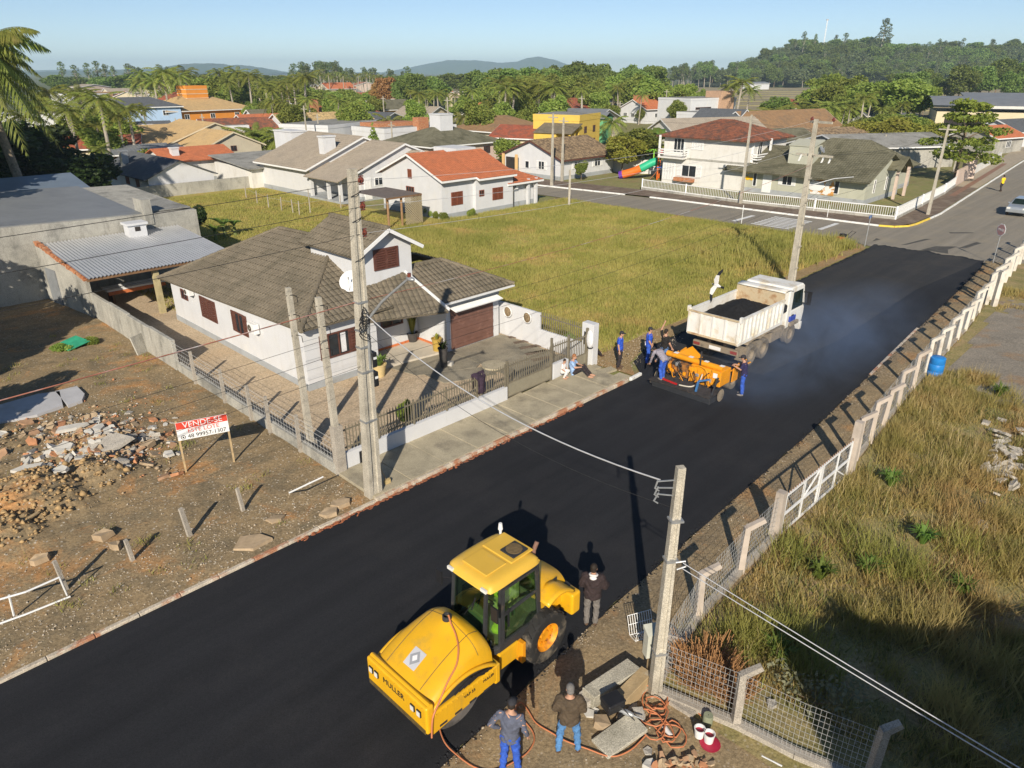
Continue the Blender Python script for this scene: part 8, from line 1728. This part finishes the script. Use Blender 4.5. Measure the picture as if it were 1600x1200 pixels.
T_ = np.array(T_); grass('tussocks', G_L, toS(T_[:, 0], T_[:, 1], .06, T_[:, 2]), .3, .68, .012, 7, .9)
T_ = []
for px, py, n in ((1180, 1000, 420), (1230, 1000, 420), (1260, 1060, 420), (1150, 1010, 300), (1350, 870, 350), (1420, 900, 450), (1500, 860, 300), (1240, 870, 250)):
    p = W(px, py); a, c = ST(p); T_ += [(a + RND.gauss(0, .35), c + RND.gauss(0, .35), RND.uniform(.6, 1.2)) for _ in range(n)]
T_ = np.array(T_); T_ = T_[(T_[:, 1] < np.interp(T_[:, 0], [0, 50], [-10.15, -7.4])) ]; grass('green_tussocks', G_G, toS(T_[:, 0], T_[:, 1], .06, T_[:, 2]), .35, .85, .013, 8, .85)
T_ = []
for i in range(260):
    a, c = RND.uniform(-13, -.5), RND.uniform(.4, 24)
    if left_z(a, c) > .3 or noise.noise(Vector((a * .35, c * .35, 6))) < .02: continue
    T_ += [(a + RND.gauss(0, .13), c + RND.gauss(0, .13), RND.uniform(.3, 1)) for _ in range(22)]
T_ = np.array(T_); grass('lot_weeds', G_G, toS(T_[:, 0], T_[:, 1], .06, T_[:, 2]), .08, .24, .012, 21, .9)
s, t, hs = lot_pts(9000, 15, 1, 24, 0, 15, .1); grass('seed_stalks', mat('straw_stalk', (.50, .40, .20), .9, .3, 2), toS(s, t, .06, hs), .45, 1.0, .006, 15, .45)
s, t, hs = lot_pts(26000, 16, 1, 30, 0, 15, .42, .9); grass('dark_weeds', leafmat('weed_olive', (.12, .14, .035), (.26, .25, .08), .8, 0), toS(s, t, .06, hs), .2, .55, .02, 16, .9)
# dry brush and grey shrub by the mesh fence
def brush(name, label, p, r0, h, n, m, seed, cat='brush', w=.006):
    g = random.Random(seed); b = MB()
    for i in range(n):
        a = g.uniform(0, 6.28); k = g.random() ** .6; o = Vector((math.cos(a) * r0 * k * .5, math.sin(a) * r0 * k * .5, 0)); e = Vector((math.cos(a + g.uniform(-.5, .5)) * r0 * k, math.sin(a + g.uniform(-.5, .5)) * r0 * k, h * g.uniform(.5, 1))); b.bar(o, e, w * 2)
        q = o + (e - o) * g.uniform(.4, .8); b.bar(q, q + Vector((g.gauss(0, .14), g.gauss(0, .14), g.uniform(.05, .2))), w)
    return tag(kind(b.build(name, m, None, p), 'thing'), label, cat)
DRY = mat('dry_twig', (.36, .19, .08), .95, .25, 6); GREYL = leafmat('grey_shrub_leaf', (.16, .165, .09), (.27, .265, .16), 1.2, 0)
brush('dry_brush', 'heap of dry orange-brown brush behind the corner of the mesh fence', W(1100, 1062, .05), .85, .75, 520, DRY, 1); brush('dry_brush', 'second heap of dry brush right behind the first mesh panel', W(1140, 1085, .05), .6, .6, 300, DRY, 2)
r = thing('shrub', 'grey-leaved sprawling shrub at the edge of the deep shade', 'shrub', W(1272, 1120, 0)); V, F = leaf_cloud(3, [((RND.uniform(-.7, .7), RND.uniform(-.5, .5), RND.uniform(.3, .8)), (.35, .35, .25)) for _ in range(9)], 420, .06); link('leaves', np_mesh('leaves', V, F, GREYL), r); limbs(3, .4, .9, .6, 7, .02).build('stem', BARK, r)
r = thing('shrub', 'small dry seed-head shrub inside the deep shade', 'shrub', W(1330, 1110, 0)); V, F = leaf_cloud(5, [((0, 0, .6), (.3, .3, .35))], 500, .05); link('leaves', np_mesh('leaves', V, F, GREYL), r)
for px, py, l in ((1355, 900, 'fresh green leafy weed in the rank grass of the right lot'), (1215, 1030, 'bright green weed behind the mesh fence post'), (1440, 850, 'second leafy weed further into the right lot'), (1500, 930, 'third leafy weed low in the right lot near the shade'), (1280, 905, 'leafy weed in the straw beside the mesh fence'), (1560, 620, 'lone weed at the gravel edge of the right lot'), (1390, 760, 'leafy weed behind the tubular gate')):
    r = thing('weed', l, 'weed', W(px, py, .05)); b = MB(); tuft(b, (0, 0, 0), 60, .6, .45, px, .03); b.build('leaves', LEAF_BAN, r)
T_ = []
for i in range(160): a = RND.uniform(.5, 40); T_ += [(a + RND.gauss(0, .1), float(fence_t(a)) + RND.gauss(.12, .12), RND.uniform(.3, .9)) for _ in range(18)]
T_ = np.array(T_); grass('verge_weeds', G_L, toS(T_[:, 0], T_[:, 1], .05, T_[:, 2]), .2, .5, .012, 9, .7)
# ================================================================== PEOPLE
HAIRG = mat('hair_grey', (.16, .15, .14), .8, .3, 60, local=True); HAIRD = mat('hair_dark', (.025, .018, .013), .7, .3, 60, local=True); CAPD = mat('cap_dark', (.03, .03, .035), .8, .2, 20, local=True)
SHOED = mat('shoe_brown', (.09, .055, .035), .7, .3, 20, local=True); SHOEG = mat('shoe_grey', (.22, .20, .18), .8, .3, 20, local=True)
def cloth(name, c): return mat(name, c, .9, .22, 9, bump=.7, bscale=14, local=True)
JEAN = cloth('jeans_blue', (.085, .21, .42)); WORKB = cloth('work_blue', (.035, .10, .46)); BLUET = cloth('royal_blue_shirt', (.03, .09, .50)); BROWNJ = cloth('brown_jacket', (.085, .062, .04)); GREYB = cloth('slate_shirt', (.10, .11, .15)); DARKJ = cloth('dark_jacket', (.038, .026, .026)); GREYT = cloth('grey_trousers', (.17, .155, .14))
BLACKS = cloth('black_shirt', (.022, .02, .018)); LILAC = cloth('lilac_grey_shirt', (.27, .25, .29)); NAVY = cloth('navy_shirt', (.03, .025, .075)); DARKT = cloth('dark_trousers', (.035, .028, .03)); PALEB = cloth('pale_blue_top', (.30, .44, .68)); WHITEC = cloth('white_clothes', (.72, .70, .68)); YELC = cloth('yellow_top', (.75, .55, .02)); LBLUE = cloth('faded_blue_jeans', (.11, .22, .44))
def remeshed(b, name, mats, parent, vox, sm_=4, extra=None):
    m0 = bpy.data.meshes.new('tmp'); m0.from_pydata(b.v, [], b.f); o = bpy.data.objects.new('tmp', m0); COL.objects.link(o)
    r_ = o.modifiers.new('r', 'REMESH'); r_.mode = 'VOXEL'; r_.voxel_size = vox; s_ = o.modifiers.new('s', 'SMOOTH'); s_.factor = .5; s_.iterations = sm_
    dg = bpy.context.evaluated_depsgraph_get(); me = bpy.data.meshes.new_from_object(o.evaluated_get(dg)); bpy.data.objects.remove(o)
    if extra:
        bm = bmesh.new(); bm.from_mesh(me); t = bpy.data.meshes.new('t'); t.from_pydata(extra.v, [], extra.f); bm.from_mesh(t); bm.to_mesh(me); bm.free()
    if name != 'body':
        n = len(me.vertices); co = np.empty(n * 3, np.float32); nn_ = np.empty(n * 3, np.float32); me.vertices.foreach_get('co', co); me.vertices.foreach_get('normal', nn_); q = co.reshape(-1, 3); f = RND.uniform(0, 9)
        d = .007 * np.sin(q[:, 2] * 31 + 6 * np.sin(q[:, 0] * 13 + f) + 5 * np.sin(q[:, 1] * 15 + f)) + .005 * np.sin(q[:, 0] * 37 + q[:, 2] * 19 + 4 * np.sin(q[:, 2] * 23 + f))
        me.vertices.foreach_set('co', (q + nn_.reshape(-1, 3) * d[:, None]).ravel())
    me.materials.clear(); me.materials.append(mats); me.polygons.foreach_set('use_smooth', [True] * len(me.polygons)); me.name = name
    return link(name, me, parent)
def cap_(b, p0, p1, r0, r1): b.tube([p0, Vector(p0).lerp(Vector(p1), .5), p1], [r0, (r0 + r1) / 2 * 1.04, r1], 10); b.ell(p0, r0, 10, 6); b.ell(p1, r1, 10, 6)
def torso_(b, pel, che, nck, rt, k=0.0, hem=True):
    """elliptical rings from seat to collar"""
    pel, che, nck, rt = Vector(pel), Vector(che), Vector(nck), Vector(rt); rt = rt.normalized(); o = len(b.v); N = 14
    st = [(pel + (pel - che).normalized() * .10, .145, .105), (pel, .17, .12), (pel.lerp(che, .45), .152, .112), (che, .178, .125), (che.lerp(nck, .55), .172, .105), (che.lerp(nck, .88), .095, .075), (nck, .058, .06)]
    for i, (c, rx, ry) in enumerate(st):
        ax = (st[min(i + 1, 6)][0] - st[max(i - 1, 0)][0]).normalized(); r_ = (rt - ax * rt.dot(ax)).normalized(); f = ax.cross(r_)
        for q in range(N): a = 2 * PI * q / N; b.v.append(tuple(c + r_ * (rx + k) * math.cos(a) + f * (ry + k) * math.sin(a)))
    for i in range(6):
        for q in range(N): b.f.append((o + i * N + q, o + i * N + (q + 1) % N, o + (i + 1) * N + (q + 1) % N, o + (i + 1) * N + q)); b.m.append(0)
    b.f.append(tuple(o + q for q in reversed(range(N)))); b.m.append(0); b.f.append(tuple(o + 6 * N + q for q in range(N))); b.m.append(0)
STAND = dict(pel=(0, 0, .93), che=(0, .01, 1.27), nck=(0, 0, 1.47), head=(0, .03, 1.61), look=(0, 1, -.1), sh=.185, eR=(.25, -.03, 1.14), wR=(.26, .05, .90), eL=(-.25, -.03, 1.14), wL=(-.26, .05, .90), hR=(.09, 0, .90), kR=(.11, .02, .49), aR=(.13, -.03, .08), hL=(-.09, 0, .90), kL=(-.11, .02, .49), aL=(-.13, -.03, .08))
def person(label, loc, face, shirt, pants, shoe=SHOED, hair=HAIRD, cap=None, sleeve='long', pose=None, scale=1.0, jacket=0, extras=None, rt=None, vox=.016):
    J = dict(STAND); J.update(pose or {}); V = {k: Vector(v) if isinstance(v, tuple) else v for k, v in J.items()}
    r = thing('person', label, 'person', loc, face - PI / 2); r.scale = (scale,) * 3
    RT = Vector(rt) if rt else Vector((1, 0, 0)); up = (V['nck'] - V['che']).normalized(); SR = V['che'].lerp(V['nck'], .62) + RT * V['sh']; SL = V['che'].lerp(V['nck'], .62) - RT * V['sh']
    if 'sR' in V: SR = V['sR']
    if 'sL' in V: SL = V['sL']
    look = V['look'].normalized(); hx = look.cross(Vector((0, 0, 1))).normalized(); hz = hx.cross(look); HR = Matrix((hx, look, hz)).transposed().to_4x4()
    H = lambda x, y, z: V['head'] + hx * x + look * y + hz * z
    b = MB(); torso_(b, V['pel'], V['che'], V['nck'], RT)
    cap_(b, V['nck'] - up * .05, V['head'] - hz * .04, .058, .052); b.ell(V['head'], (.074, .093, .112), 14, 10, HR); b.ell(H(0, .03, -.065), (.055, .065, .055), 10, 7, HR)
    b.ell(H(0, .098, -.015), (.015, .02, .025), 8, 6, HR); b.ell(H(.075, 0, -.005), (.012, .02, .032), 8, 6, HR); b.ell(H(-.075, 0, -.005), (.012, .02, .032), 8, 6, HR); b.ell(H(0, .085, -.062), (.026, .014, .01), 8, 5, HR)
    fing = MB()
    for s, sh, e, w in ((1, SR, V['eR'], V['wR']), (-1, SL, V['eL'], V['wL'])):
        cap_(b, sh, e, .055, .044); cap_(b, e, w, .044, .030); d = (w - e).normalized(); sd = d.cross(Vector((0, 1, 0)) if abs(d.y) < .8 else Vector((1, 0, 0))).normalized(); fw = sd.cross(d)
        hc = w + d * .06; cap_(b, w, hc, .028, .034)
        for q in range(4):
            L_ = (.07, .082, .076, .06)[q]; bp = hc + fw * (-.027 + .018 * q) * s + d * .012; m = bp + d * L_ * .55 + sd * .008; t = m + d * L_ * .4 + sd * .03
            fing.tube([bp - d * .02, bp, m, t], [.0095, .0095, .0085, .006], 6)
        tb = w + d * .03 + fw * .028 * s * -1; fing.tube([tb, tb + d * .03 - fw * s * .022, tb + d * .06 - fw * s * .024 + sd * .012], [.011, .010, .007], 6)
    for h, k_, a in ((V['hR'], V['kR'], V['aR']), (V['hL'], V['kL'], V['aL'])):
        cap_(b, h, k_, .085, .058); cap_(b, k_, a, .056, .038); fd = Vector((a.x - h.x, 0, 0)) * .0 + Vector(J.get('foot', (0, 1, 0))); b.ell(a + fd * .07 - Vector((0, 0, .045)), (.04, .11, .04), 10, 6)
    body = remeshed(b, 'body', SKINM, r, vox, 3, fing)
    e = MB(); e.ell(H(.03, .084, .02), .012, 8, 6); e2 = MB(); e2.ell(H(-.03, .084, .02), .012, 8, 6); EY = MATS.get('eye') or mat('eye', (.03, .022, .018), .3, .1, 4); e.build('eye', EY, body); e2.build('eye', EY, body)
    b = MB(); k = .016 + jacket; torso_(b, V['pel'] + (V['che'] - V['pel']) * -.05, V['che'], V['nck'] - up * .02, RT, k)
    for sh, e, w in ((SR, V['eR'], V['wR']), (SL, V['eL'], V['wL'])):
        b.ell(sh - up * .005, .066 + jacket, 10, 7)
        if sleeve == 'long': cap_(b, sh, e, .064 + jacket, .053 + jacket); cap_(b, e, e.lerp(w, .93), .053 + jacket, .040 + jacket)
        else: cap_(b, sh, sh.lerp(e, .72), .066, .062)
    remeshed(b, 'jacket' if jacket else 'shirt', shirt, r, vox, 3)
    b = MB(); p0 = V['pel']; b.ell(p0 + Vector((0, 0, -.02)), (.178, .132, .13), 14, 9)
    for h, k_, a in ((V['hR'], V['kR'], V['aR']), (V['hL'], V['kL'], V['aL'])): cap_(b, h, k_, .098, .073); cap_(b, k_, k_.lerp(a, .93), .073, .062)
    remeshed(b, 'trousers', pants, r, vox, 3)
    fd = Vector(J.get('foot', (0, 1, 0))).normalized()
    for a in (V['aR'], V['aL']):
        b = MB(); M_ = fd.to_track_quat('Y', 'Z').to_matrix().to_4x4(); b.ell(a + fd * .075 - Vector((0, 0, .04)), (.05, .135, .045), 12, 8, M_); b.ell(a - Vector((0, 0, .02)), (.05, .06, .06), 10, 7); b.build('shoe', shoe, r, smooth=80)
    if cap:
        b = MB(); b.ell(H(0, -.004, .04), (.086, .105, .085), 14, 9, HR); b.ell(H(0, .12, .035), (.062, .07, .012), 12, 6, HR); b.build('cap', cap, r, smooth=70)
        b = MB(); b.ell(H(0, -.03, -.005), (.078, .08, .09), 12, 8, HR); b.build('hair', hair, r, smooth=80)
    else:
        b = MB(); b.ell(H(0, -.018, .035), (.083, .098, .095), 14, 10, HR); b.ell(H(0, -.045, -.02), (.075, .065, .075), 12, 8, HR); b.build('hair', hair, r, smooth=80)
    if extras: extras(r, V, H)
    return r
WY = PI / 2
person('man in brown jacket and blue jeans watching from the yard edge, seen from behind', W(887, 1173, .03), WY - .05, BROWNJ, JEAN, SHOED, HAIRG, None, 'long', dict(eR=(.27, .03, 1.12), wR=(.13, .20, 1.06), eL=(-.27, .03, 1.12), wL=(-.10, .22, 1.03), aR=(.20, -.02, .08), kR=(.17, .03, .49), aL=(-.19, -.05, .08), kL=(-.16, .02, .49), hR=(.1, 0, .9), hL=(-.1, 0, .9), head=(0, .05, 1.60), look=(-.1, 1, -.35)), .97, .03)
def redmark(r, V, H): pass
person('man in dark cap, slate shirt and bright blue trousers with hand on hip', W(797, 1204, .03), WY - .25, GREYB, WORKB, SHOEG, HAIRD, CAPD, 'long', dict(eL=(-.36, -.06, 1.16), wL=(-.22, .06, .98), eR=(.28, -.02, 1.13), wR=(.30, .10, .90), aR=(.16, -.02, .08), aL=(-.13, -.06, .08), che=(0, .03, 1.27), nck=(.0, .06, 1.46), head=(.01, .11, 1.59), look=(.1, 1, -.3)), 1.0)
def collar(r, V, H): b = MB(); b.tube([V['nck'] + Vector((.085 * math.cos(a), .075 * math.sin(a), -.02 - .02 * math.sin(a))) for a in np.linspace(0, 2 * PI, 12)], .028, 6); b.ell(V['nck'] + Vector((0, -.09, -.05)), (.09, .05, .06), 10, 6); b.build('collar', WHITEC, r, smooth=70)
person('man in dark hooded jacket with white collar standing at the road edge', W(923, 975, .04), WY - .2, DARKJ, GREYT, SHOED, HAIRD, None, 'long', dict(eR=(.27, .05, 1.12), wR=(.30, .24, 1.05), eL=(-.25, .03, 1.13), wL=(-.12, .22, 1.05), aR=(.10, -.02, .08), aL=(-.1, -.05, .08), look=(.1, 1, -.1)), 1.0, .03, collar)
A1 = SA - .3
person('worker in blue polo shirt and dark trousers on the grass verge, furthest from the paver', W(967, 575, .04), SA - 1.15, BLUET, DARKT, SHOED, HAIRD, CAPD, 'short', dict(wR=(.27, .03, .88), wL=(-.27, .02, .88), che=(0, -.02, 1.27)), 1.0)
def belt(r, V, H): b = MB(); b.bb(-.19, .1, -.16, -.13, .9, .98); b.build('reflective_band', WHITEC, r)
person('worker in blue shirt and trousers with pale waist band by the paver', W(1011, 568, .04), SA - .95, BLUET, WORKB, SHOED, HAIRD, CAPD, 'short', dict(wR=(.22, .14, .92), eR=(.25, .02, 1.13), wL=(-.2, .12, .92)), 1.0, 0, belt)
person('worker in black shirt with one arm raised behind the paver', S(14.4, -.75, .3), SA - .2, BLACKS, LBLUE, SHOED, HAIRD, None, 'short', dict(eL=(-.30, .05, 1.62), wL=(-.24, .12, 1.88), wR=(.30, .12, .95), eR=(.27, 0, 1.15)), 1.0)
person('worker in lilac-grey shirt bending over the end of the paver screed', S(13.0, -1.55, .42), SA + 1.35, LILAC, WORKB, SHOEG, HAIRD, CAPD, 'long', dict(pel=(0, -.12, .90), che=(0, .16, 1.10), nck=(0, .36, 1.13), head=(0, .50, 1.11), look=(0, .6, -.8), eR=(.22, .36, .84), wR=(.18, .50, .62), eL=(-.22, .36, .84), wL=(-.2, .46, .60), hR=(.09, -.12, .88), hL=(-.09, -.12, .88), kR=(.11, -.02, .47), kL=(-.11, -.06, .47), aR=(.12, -.04, .08), aL=(-.12, -.16, .08)), 1.0)
person('worker in navy shirt and blue trousers reaching to the paver from the road side', W(1158, 617, .04), SA + PI * .62, NAVY, WORKB, SHOEG, HAIRD, CAPD, 'short', dict(eR=(.24, .14, 1.17), wR=(.18, .36, 1.20), eL=(-.24, .14, 1.17), wL=(-.16, .36, 1.24), look=(0, 1, -.3), che=(0, .03, 1.27), nck=(0, .06, 1.46), head=(0, .11, 1.60)), 1.0)
SIT = dict(pel=(0, 0, .13), che=(0, -.06, .48), nck=(0, -.03, .68), head=(0, .02, .82), look=(.3, 1, -.15), eR=(.30, .12, .44), wR=(.22, .34, .46), eL=(-.26, .10, .42), wL=(-.08, .30, .44), hR=(.1, .04, .12), hL=(-.1, .04, .12), kR=(.17, .42, .44), kL=(-.06, .44, .42), aR=(.17, .70, .08), aL=(-.05, .74, .08))
person('woman in pale blue top and dark trousers sitting on the pavement against the low wall', S(11.35, 1.72, .13), SA - PI / 2 + .5, PALEB, DARKT, SKINM, mat('hair_auburn', (.28, .12, .05), .7, .3, 60, local=True), None, 'short', SIT, 1.0)
person('child in white clothes crouching beside the seated woman', S(10.75, 1.8, .13), SA - PI / 2 + .3, WHITEC, WHITEC, SKINM, HAIRD, None, 'short', dict(pel=(0, -.02, .42), che=(0, .02, .76), nck=(0, .05, .94), head=(.02, .10, 1.07), look=(.6, 1, -.3), eR=(.24, .06, .62), wR=(.18, .2, .5), eL=(-.24, .06, .62), wL=(-.2, .2, .45), hR=(.1, 0, .42), hL=(-.1, 0, .42), kR=(.14, .3, .46), kL=(-.13, .3, .46), aR=(.13, .12, .08), aL=(-.12, .12, .08)), .74)
person('person in dark trousers sitting behind the tall white pillar', S(13.42, 2.55, .02), SA - .15, DARKT, DARKT, SHOED, HAIRD, None, 'long', SIT, .92)
person('distant pedestrian in a yellow top on the far street', W(1563, 299, .0), WY + .3, YELC, DARKT, SHOED, HAIRD, None, 'short', dict(aR=(.12, .12, .08), aL=(-.12, -.2, .1), kR=(.11, .12, .5)), 1.0, vox=.03)
# the bird crossing over the field
BW_ = mat('bird_white', (.74, .72, .68), .8, .08, 6, local=True); BB = mat('bird_black', (.02, .02, .022), .7, .2, 6, local=True)
bp = W(1120, 446, 3.2); r = thing('bird', 'black and white lapwing flying over the grass field with wings spread', 'bird', bp, rad(200)); r.rotation_euler = (.1, rad(-72), rad(25)); r.scale = (1.2, 1.2, 1.2)
b = MB(); b.ell((0, 0, 0), (.07, .17, .065), 12, 8); b.ell((0, .17, .025), (.035, .05, .035), 10, 6); b.tube([(0, .2, .02), (0, .25, .012)], [.012, .003], 6); b.tube([(0, -.1, 0), (0, -.27, .0)], [.05, .015], 8)
for s in (1, -1):
    P = [(0, .08, .03), (.18, .13, .10), (.36, .07, .13), (.38, -.05, .12), (.2, -.08, .09), (0, -.07, .03)]; b.add([(s * x, y, z + .01) for x, y, z in P] + [(s * x, y, z - .01) for x, y, z in P], [tuple(range(6)), tuple(reversed(range(6, 12)))] + [(i, (i + 1) % 6, 6 + (i + 1) % 6, 6 + i) for i in range(6)])
b.build('body', BW_, r, smooth=50)
for s in (1, -1):
    b = MB(); P = [(.34, .075, .128), (.50, .03, .12), (.66, -.08, .08), (.56, -.11, .095), (.38, -.07, .12)]; b.slab([(s * x, y, z) for x, y, z in (P if s < 0 else P[::-1])], .016); b.build('wing_tip', BB, r)
b = MB(); b.tube([(0, -.22, 0), (0, -.33, -.01)], [.035, .05], 8); b.build('tail', BB, r); b = MB(); b.ell((0, .15, .03), (.038, .055, .036), 10, 6); b.build('hood', BB, r)
# ================================================================== CABLES, SMOKE, HAZE
CABR = mat('red_cable', (.33, .13, .09), .5, .3, 1.5, (.45, .43, .42), (.5, .6), .6); CABB = mat('black_cable', (.03, .03, .03), .6, .2, 4); CABW = mat('bare_cable', (.62, .62, .62), .4, .1, 4, metal=.3)
def cable(label, p0, p1, sag, r, m, n=20, group=None):
    p0, p1 = Vector(p0), Vector(p1); b = MB(); b.tube([p0.lerp(p1, i / n) - Vector((0, 0, sag * 4 * (i / n) * (1 - i / n))) for i in range(n + 1)], r, 5)
    return tag(b.build('cable', m, None, smooth=80), label, 'cable', group)
PT = lambda z, t=.2, ds=.12: S(.0 + ds * z / 9.7, t, z)
FAR_T = lambda z, t=1.1: S(31.0, t, z)
PREV = lambda z, t=.2: S(-34, t, z)
cable('reddish low-voltage cable running from the street pole out of the picture on the left', PREV(6.2), PT(6.2), .25, .016, CABR)
cable('reddish low-voltage cable between the street pole and the pole by the field', PT(6.2), FAR_T(7.2), .45, .009, CABR)
for z, t, l in ((5.45, .1, 'upper'), (4.95, .1, 'middle'), (4.35, .1, 'lower')):
    cable('%s black telephone cable from the street pole past the house to the left' % l, PREV(z), PT(z, t), .3, .0055, CABB); cable('%s black telephone cable from the street pole over the field' % l, PT(z, t), FAR_T(z + .6), .5, .005, CABB)
for z, l in ((9.42, 'top'), (8.76, 'middle'), (8.06, 'bottom')):
    cable('%s high-voltage wire on the brown insulators, going left' % l, PREV(z, .05), PT(z, .05, .4), .35, .007, CABB); cable('%s high-voltage wire on the brown insulators, going over the orange-roofed house view' % l, PT(z, .05, .4), FAR_T(z + .1, 1.4), .45, .006, CABW)
NP = W(1022, 1087); TOPN = NP + Vector((-.32, -.02, 5.28))
cable('thick pale service cable crossing the road to the near pole', PT(5.85, -.05), TOPN, .55, .016, CABW); cable('thin dark cable crossing the road below the pale one', PT(5.3, -.05), NP + Vector((-.1, 0, 4.7)), .6, .006, CABB)
for k, l in ((0, 'upper'), (.13, 'lower')): cable('%s of two white wires running from the near pole out at the bottom right' % l, NP + Vector((.25, -.1, 3.5 - k)), Vector((11.6 + k, 2.3, 2.85 - k)), .12, .010, CABW)
for (a, c, sg, l) in ((FAR_T(7.7, 1.0), S(63.4, 2.9, 7.2), .5, 'cable from the field pole to the corner pole'), (FAR_T(5.2, 1.0), S(63.4, 2.9, 5.6), .6, 'lower cable from the field pole to the corner pole'), (FAR_T(7.6, 1.6), S(56.8, 18.1, 7.6), .6, 'cable from the field pole across the street to the slim pole'), (FAR_T(5.0, 1.4), S(60, 9.5, 4.2), .3, 'service cable from the field pole to the nursery'),
                      (S(63.4, 2.9, 7.2), S(56.8, 18.1, 7.6), .5, 'cable along the white fence between two poles'), (S(56.8, 18.1, 7.6), S(53.5, 39.6, 8.2), .6, 'cable along the cross street to the twin poles'), (S(56.8, 18.1, 6.2), S(53.5, 39.6, 6.6), .6, 'lower cable along the cross street to the twin poles'), (S(63.4, 2.9, 6.6), S(112, 5.6, 7.0), .8, 'cable from the corner pole up the far street')):
    cable(l, a, c, sg, .008, CABB)
# vapour from the hot mix
sm_ = bpy.data.materials.new('asphalt_smoke'); sm_.use_nodes = True; nt = sm_.node_tree; nt.nodes.remove(nt.nodes['Principled BSDF']); pv = nt.nodes.new('ShaderNodeVolumePrincipled'); pv.inputs['Color'].default_value = (.42, .60, .95, 1); pv.inputs['Anisotropy'].default_value = .1
tc = nt.nodes.new('ShaderNodeTexCoord'); ln = nt.nodes.new('ShaderNodeVectorMath'); ln.operation = 'LENGTH'; nt.links.new(tc.outputs['Object'], ln.inputs[0])
fall = ramp(nt, ln.outputs['Value'], 1.0, .3); gp = nt.nodes.new('ShaderNodeNewGeometry'); nn = ramp(nt, nz(nt, gp.outputs['Position'], .42, 5, .65, .8), .36, .70); mu = nt.nodes.new('ShaderNodeMath'); mu.operation = 'MULTIPLY'; nt.links.new(fall, mu.inputs[0]); nt.links.new(nn, mu.inputs[1])
m2 = nt.nodes.new('ShaderNodeMath'); m2.operation = 'MULTIPLY'; m2.inputs[1].default_value = .12; nt.links.new(mu.outputs[0], m2.inputs[0]); nt.links.new(m2.outputs[0], pv.inputs['Density']); nt.links.new(pv.outputs[0], nt.nodes['Material Output'].inputs['Volume'])
for c, r_, l in ((S(22.0, -4.6, .7), (11.0, 3.6, 1.9), 0), (S(16.5, -4.2, .5), (4.0, 2.6, 1.2), 2), (S(13.2, -2.8, .3), (1.3, 2.4, .6), 1)):
    b = MB(); b.ell((0, 0, 0), 1.0, 24, 14); o = b.build('smoke', sm_, None, c, SA); o.scale = r_; o['kind'] = 'stuff'
# air
hz_ = bpy.data.materials.new('air'); hz_.use_nodes = True; nt = hz_.node_tree; nt.nodes.remove(nt.nodes['Principled BSDF']); pv = nt.nodes.new('ShaderNodeVolumePrincipled'); pv.inputs['Color'].default_value = (.62, .82, 1.0, 1); pv.inputs['Density'].default_value = .00019; pv.inputs['Anisotropy'].default_value = 0.0
nt.links.new(pv.outputs[0], nt.nodes['Material Output'].inputs['Volume'])
b = MB(); b.bb(-9000, 9000, -400, 9500, -3.0, 142); o = b.build('haze', hz_); o['kind'] = 'stuff'
